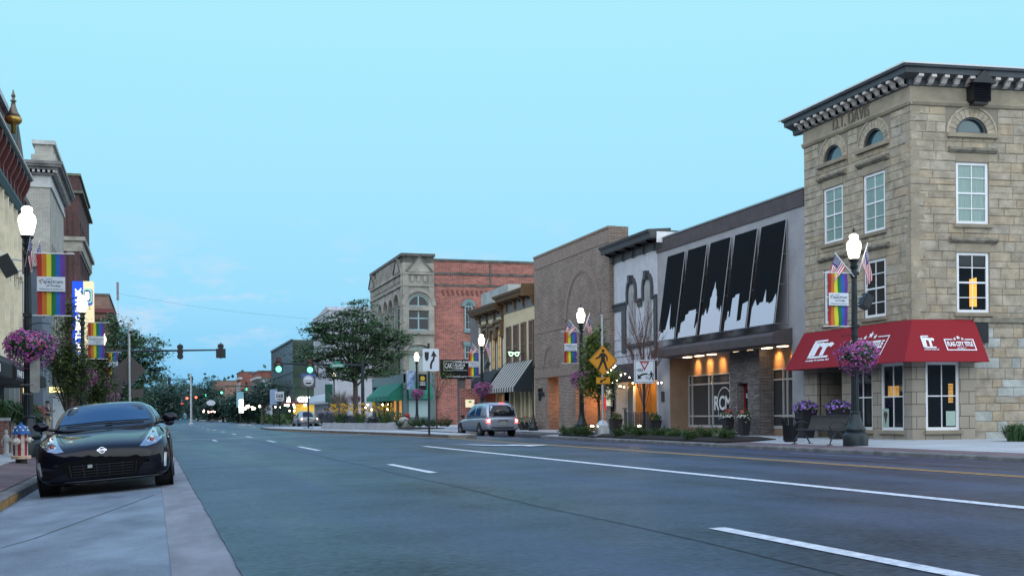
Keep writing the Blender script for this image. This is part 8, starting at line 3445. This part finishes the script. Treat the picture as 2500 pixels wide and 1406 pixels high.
def island_plant(label, px, zc, kind, seed, s=1.0):
 p = atD(px, 1040, zc)
 rnd = random.Random(seed)
 t = thing('border_plant', label, 'plant', (p.x, p.y, .5))
 m = LB()
 if kind == 'lily':
  blades(m, rnd, (0, 0, 0), .75 * s, .85 * s, 190, .016, .8)
  m.build('leaves', M_bl, t, normals=False)
  m = LB()
  for k in range(26):
   c = (rnd.uniform(-.6, .6) * s, rnd.uniform(-.5, .5) * s, rnd.uniform(.75, 1.15) * s)
   m.tube([(c[0] * .4, c[1] * .4, .2), c], .006, 3)
   blossoms_into(m, rnd, c, (.07, .07, .05), 5, .05, (1,))
  b = m.build('flowers', [M_bl, M_yfl], t, normals=False)
 elif kind == 'lavender':
  blades(m, rnd, (0, 0, 0), 1.0 * s, .85 * s, 420, .018, .3)
  m.build('spikes', M_lav, t, normals=False)
  m = LB()
  leaves_into(m, rnd, (0, 0, .2), (.8 * s, .7 * s, .3), 300, .06)
  m.build('leaves', mat('grey_green_leaf', (.06, .09, .07), .7), t, normals=False)
 else:
  blades(m, rnd, (0, 0, 0), .95 * s, 1.9 * s, 420, .014, .15)
  m.build('plumes', M_gra, t, normals=False)
for a in (('blue-grey lavender mound at the left end of the island planter', 797, 69, 'lavender', 1, 1.05), ('tall dry ornamental grass at the back of the island planter', 832, 72, 'grass', 2, 1.15), ('left clump of yellow daylilies in the island planter', 832, 66, 'lily', 3, 1.0),
  ('grey lavender mound between the two left daylily clumps', 858, 66, 'lavender', 4, .75), ('middle clump of yellow daylilies in the island planter', 880, 64, 'lily', 5, 1.0), ('low grey mound between the middle and right daylilies', 910, 62, 'lavender', 6, .5), ('right clump of yellow daylilies in the island planter', 937, 61, 'lily', 7, 1.0)):
 island_plant(*a)
p = atD(968, 1030, 98)
t = thing('border_plant', 'bushy green planting box under the green corner awning', 'plant', (p.x, p.y, .3))
m = LB(); leaves_into(m, random.Random(5), (0, 0, .5), (1.2, .6, .6), 500, .1)
m.build('leaves', M_leafg, t, normals=False)
# daylily clump at the right edge, ferns over the patio rail at the left
p = onZ(2478, 1082, .0)
t = thing('strap_leaf_plant', 'clump of long green strap leaves at the right edge against the stone wall', 'plant', (p[0] + .6, p[1], 0))
m = LB(); rnd = random.Random(77)
for c in ((0, 0, 0), (.7, -.3, 0), (.35, .5, 0), (-.35, .25, 0)):
 blades(m, rnd, c, .8, .72, 210, .016, .95)
m.build('leaves', mat('strap_leaf', (.05, .11, .035), .5, noise=(3, .4)), t, normals=False)
p = atD(12, 1000, 31)
t = thing('patio_fern', 'large arching fern spilling over the patio rail behind the hydrant', 'plant', (p.x - .1, p.y, .9))
m = LB()
for c in ((0, 0, 0), (.45, .6, -.1), (-.5, -.3, .05)):
 blades(m, rnd, c, 1.0, .75, 260, .02, 1.1)
m.build('fronds', M_leafg, t, normals=False)
# patio barrier: brick piers, pale statue
M_pier = brick('patio_brick', (.26, .10, .07), (.19, .08, .06), (.25, .22, .2), .2, .07, .01)
for k, (px, zc) in enumerate(((6, 30), (27, 31.5), (48, 34))):
 p = atD(px, 1050, zc)
 t = thing('patio_pier', ('patio pier at the left frame edge', 'middle patio pier behind the pale statuette', 'patio pier just behind the hydrant cap')[k] + ', brick below a weathered cap', 'pier', (p.x, p.y, .05))
 m = MB()
 m.box(p.x - .14, p.x + .14, p.y - .14, p.y + .14, 0, .92)
 m.build('shaft', M_pier if k != 1 else M_conc, t)
 m = MB()
 m.box(p.x - .18, p.x + .18, p.y - .18, p.y + .18, .92, 1.0)
 m.build('cap', M_conc, t)
p0, p1 = atD(6, 1050, 30), atD(48, 1050, 34)
t = thing('patio_fence', 'low rust-brown panel fence between the patio piers', 'fence', (p0.x, p0.y, .05))
m = MB()
for (a, b), (c, d) in ((((p0.x, p0.y + .16), (p1.x, p1.y - .16))),) if False else (((p0.x, p0.y), (p1.x, p1.y)),):
 m.face([(a + .05, b, .1), (c + .05, d, .1), (c + .05, d, .85), (a + .05, b, .85)])
 m.face([(a - .02, b, .1), (c - .02, d, .1), (c - .02, d, .85), (a - .02, b, .85)])
 m.tube([(a, b, .88), (c, d, .88)], .035, 5)
m.build('panel', mat('rust_panel', (.15, .06, .045), .7, noise=(4, .4)), t)
p = atD(15, 1098, 29.5)
t = thing('garden_statuette', 'small pale stone statuette standing before the patio piers', 'statue', (p.x, p.y, .05))
m = LB()
m.lathe([(.16, 0), (.15, .08), (.10, .12), (.11, .35), (.08, .55), (.13, .72), (.12, .80), (.05, .85), (.075, .92), (.07, 1.0), (.02, 1.04)], n=12)
m.tube([(.10, 0, .76), (.15, -.06, .6), (.05, -.12, .55)], .03, 6)
m.tube([(-.10, 0, .76), (-.16, -.02, .55), (-.12, -.05, .4)], .03, 6)
m.v = [(x * .62, y * .62, z * .62) for x, y, z in m.v]
m.build('figure', M_conc, t, smooth=True)
p = atD(93, 1010, 55)
t = thing('flower_planter', 'tall black planter of red flowers beside the rust downpipe', 'planter', (p.x, p.y, .08))
m = LB()
m.lathe([(.25, 0), (.34, .95), (.30, .95)], n=4)
m.build('pot', M_black, t)
m = LB()
leaves_into(m, rnd, (0, 0, 1.15), (.35, .35, .25), 200, .06)
m.build('foliage', M_leafg, t, normals=False)
m = LB()
blossoms_into(m, rnd, (0, 0, 1.2), (.38, .38, .3), 70, .06)
m.build('blossoms', mat('red_bloom', (.45, .02, .03), .6), t, normals=False)

# ================================================================ PEOPLE
M_skin = mat('skin', (.42, .25, .18), .6)
def person(label, loc, rz, shirt, trousers, hair, s=1.0, arms=None):
 """standing figure facing -y, one skinned body; clothes are close outer shells"""
 t = thing('person', label, 'person', loc, rz)
 hh = 1.75
 A = arms or {}
 J = {'pelvis': (0, 0, .95), 'waist': (0, .0, 1.08), 'chest': (0, -.0, 1.32), 'neck': (0, .01, 1.50), 'chin': (0, -.01, 1.58), 'head': (0, -.01, 1.68)}
 R_ = {'pelvis': .135, 'waist': .125, 'chest': .15, 'neck': .055, 'chin': .075, 'head': .098}
 E_ = [('pelvis', 'waist'), ('waist', 'chest'), ('chest', 'neck'), ('neck', 'chin'), ('chin', 'head')]
 for sd, n in ((-1, 'l'), (1, 'r')):
  arm = A.get(n, ((sd * .24, .02, 1.16), (sd * .25, -.06, .92)))
  for k, (q, r) in {'hip': ((sd * .09, 0, .90), .10), 'knee': ((sd * .10, -.02, .50), .062), 'ankle': ((sd * .11, .02, .09), .042), 'toe': ((sd * .12, -.15, .04), .035),
      'sh': ((sd * .17, 0, 1.42), .062), 'el': (arm[0], .045), 'wr': (arm[1], .028)}.items():
   J[n + k], R_[n + k] = q, r
  w = Vector(arm[1])
  d = (w - Vector(arm[0])).normalized()
  J[n + 'palm'], R_[n + 'palm'] = tuple(w + d * .07), .032
  E_ += [('pelvis', n + 'hip'), (n + 'hip', n + 'knee'), (n + 'knee', n + 'ankle'), (n + 'ankle', n + 'toe'), ('chest', n + 'sh'), (n + 'sh', n + 'el'), (n + 'el', n + 'wr'), (n + 'wr', n + 'palm')]
  sx = Vector((0, 1, 0)) if abs(d.y) < .8 else Vector((1, 0, 0))
  for f in range(4):
   o_ = sx * (f - 1.5) * .019
   J[n + 'f%d' % f], R_[n + 'f%d' % f] = tuple(w + d * (.12 + .006 * (2 - abs(f - 1.5))) + o_), .009
   J[n + 'g%d' % f], R_[n + 'g%d' % f] = tuple(w + d * (.155 + .006 * (2 - abs(f - 1.5))) + o_ + Vector((0, -.015, 0))), .008
   E_ += [(n + 'palm', n + 'f%d' % f), (n + 'f%d' % f, n + 'g%d' % f)]
  J[n + 'th'], R_[n + 'th'] = tuple(w + d * .08 + sx * -.05), .010
  E_.append((n + 'palm', n + 'th'))
 def skin(name, keys, mt, grow=0.0, parent=t):
  ks = [k for k in J if k in keys] if keys else list(J)
  ix = {k: i for i, k in enumerate(ks)}
  me = bpy.data.meshes.new(name)
  me.from_pydata([tuple(Vector(J[k]) * s) for k in ks], [(ix[a], ix[b]) for a, b in E_ if a in ix and b in ix], [])
  me.materials.append(mt)
  o = bpy.data.objects.new(name, me)
  COL.objects.link(o)
  o.parent = parent
  o.modifiers.new('k', 'SKIN').use_smooth_shade = True
  sb = o.modifiers.new('s', 'SUBSURF')
  sb.levels = sb.render_levels = 1
  for k in ks:
   v = me.skin_vertices[0].data[ix[k]]
   r = (R_[k] + grow) * s
   v.radius = (r, r * .8) if k in ('pelvis', 'waist', 'chest') else (r, r)
   v.use_root = k == ks[0]
  return o
 skin('body', None, M_skin)
 skin('trousers', ['pelvis', 'lhip', 'rhip', 'lknee', 'rknee', 'lankle', 'rankle'], trousers, .018)
 skin('shirt', ['waist', 'pelvis', 'chest', 'lsh', 'rsh', 'lel', 'rel'], shirt, .022)
 m = LB()
 m.ball((0, .012 * s, 1.70 * s), (.100 * s, .108 * s, .10 * s), 12, 8)
 m.v = [(x, y, max(z, 1.655 * s) if y < -.03 * s else z) for x, y, z in m.v]
 m.build('hair', hair, t, smooth=True)
 m = LB()
 m.ball((0, -.112 * s, 1.655 * s), (.014 * s, .02 * s, .022 * s), 6, 4)
 for q in (-1, 1):
  m.ball((q * .10 * s, 0, 1.66 * s), (.012 * s, .022 * s, .032 * s), 6, 4)
  m.ball((q * .12 * s, -.08 * s, .035 * s), (.045 * s, .13 * s, .04 * s), 8, 5)
 m.build('nose_and_ears', M_skin, t)
 m = LB()
 for q in (-1, 1):
  m.ball((q * .035 * s, -.098 * s, 1.685 * s), (.013 * s, .008 * s, .007 * s), 6, 4)
  m.ball((q * .12 * s, -.085 * s, .035 * s), (.05 * s, .14 * s, .045 * s), 8, 5)
 m.ball((0, -.102 * s, 1.61 * s), (.025 * s, .006 * s, .005 * s), 6, 4)
 m.build('shoes_and_features', M_black, t)
 return t
M_hairb = mat('dark_hair', (.02, .014, .01), .7)
p = atD(117, 1050, 60)
person('man in a dark navy polo and khaki trousers with forearms raised beside the pale doorway', (p.x, p.y, .08), R(70), mat('navy_cloth', (.012, .018, .04), .8), mat('khaki_cloth', (.36, .29, .20), .8), M_hairb, 1.02,
 {'l': ((-.24, -.02, 1.17), (-.12, -.24, 1.20)), 'r': ((.24, -.02, 1.17), (.10, -.26, 1.28))})
for px, zc, lab, c, rz in ((793, 118, 'woman in a pale blue top facing away by the white ribbed shopfront', (.34, .42, .52), 180), (800, 119, 'second woman in a pale top close behind the first by the ribbed shopfront', (.42, .40, .42), 200)):
 p = atD(px, 1030, zc)
 person(lab, (p.x, p.y, .1), R(rz), mat('cloth_%d' % px, c, .8), mat('grey_cloth', (.12, .12, .14), .8), M_hairb, .96)
p = atD(451, 1020, 190)
person('distant walker in a bright blue outfit at the far left of the street', (p.x, p.y, 0), R(0), mat('bright_blue_cloth', (.05, .30, .45), .8), mat('bright_blue_cloth', (.05, .30, .45), .8), M_hairb, 1.15)
# far street level: strings of lights and low planting that read only as masses
rnd = random.Random(99)
t = thing('far_hedge', 'low green hedge band along the far right pavement', 'hedge', (18.5, 215, 0))
m = MB()
for k in range(2600):
 c = Vector((17.8 + rnd.uniform(-.5, .8), rnd.uniform(160, 300), rnd.uniform(0, 1.3)))
 a = Vector((rnd.uniform(-1, 1), rnd.uniform(-1, 1), rnd.uniform(-1, 1))).normalized() * .35
 b = a.cross(Vector((0, 1, .3))).normalized() * .15
 m.face([c - a, c + b, c + a, c - b])
h = m.build('leaves', M_lf[4], t, normals=False)
h['kind'] = 'stuff'
wood = MB()
for k in range(9000):
 c = Vector((rnd.uniform(-75, 60), rnd.uniform(520, 560), 0))
 c.z = abs(rnd.gauss(0, 1)) * 5 + rnd.uniform(0, 5)
 a = Vector((rnd.uniform(-1, 1), rnd.uniform(-1, 1), rnd.uniform(-1, 1))).normalized() * 1.3
 b = a.cross(Vector((0, 1, .3))).normalized() * .8
 wood.face([c - a, c + b, c + a, c - b])
w_ = wood.build('far_wood', M_lf[2], None, normals=False)
w_['kind'] = 'stuff'
w_['label'] = 'dark far wood closing the end of the street'
w_['category'] = 'wood'
n = 0
for px0, px1, py0, py1, zc, cnt, mm in ((495, 530, 1001, 1006, 200, 8, 'r'), (585, 640, 990, 998, 150, 12, 'w'), (655, 722, 986, 1004, 140, 9, 'far row of warm lights under the glass bank building'), (884, 978, 984, 1000, 110, 7, 'small warm lights under the green corner awnings')):
 q = atD(px0, py0, zc)
 t = thing('light_string', {'r': 'far row of reddish lights below the oval sign', 'w': 'far row of white lights along the right-hand shopfronts'}.get(mm, mm), 'string lights', (q.x, q.y, q.z))
 for k in range(cnt):
  v = atD(rnd.uniform(px0, px1), rnd.uniform(py0, py1), zc)
  m = MB()
  m.ball(tuple(v), .13 if len(mm) < 2 else .09, 7, 5)
  m.build('bulb', M_bulb if mm != 'r' else mat('rosy_bulb', (1, .4, .4), .5, emit=((1, .45, .38), 8)), t)
p = atD(589, 992, 150)
t = thing('lit_window_sign', 'bright white lit panel at the far right shopfronts', 'sign', (p.x, p.y, p.z))
m = MB(); m.box(p.x - .28, p.x + .28, p.y, p.y + .1, p.z - .8, p.z + .9)
m.build('panel', M_sig, t)

# the rest of the street behind the viewer, which darkens reflections and blocks the low sky
for nm, lb, x0, x1, y0, y1, h, mt in (('rear_brick_block', 'plain brick block behind the viewer on the left side', -20, -6.2, -70, 29, 9.5, M_bt), ('rear_stucco_block', 'plain stucco block behind the viewer on the right side', 24, 40, -80, 8, 8.5, M_stuc), ('rear_end_block', 'wide dark block closing the street far behind the viewer', -60, 70, -190, -170, 17, M_bt)):
 t = thing(nm, lb, 'building', ((x0 + x1) / 2, (y0 + y1) / 2, 0))
 m = MB(); m.box(x0, x1, y0, y1, 0, h)
 m.build('wall', mt, t)
 m = MB(); m.box(x0 - .2, x1 + .2, y0 - .2, y1 + .2, h, h + .3)
 m.build('coping', M_osd, t)
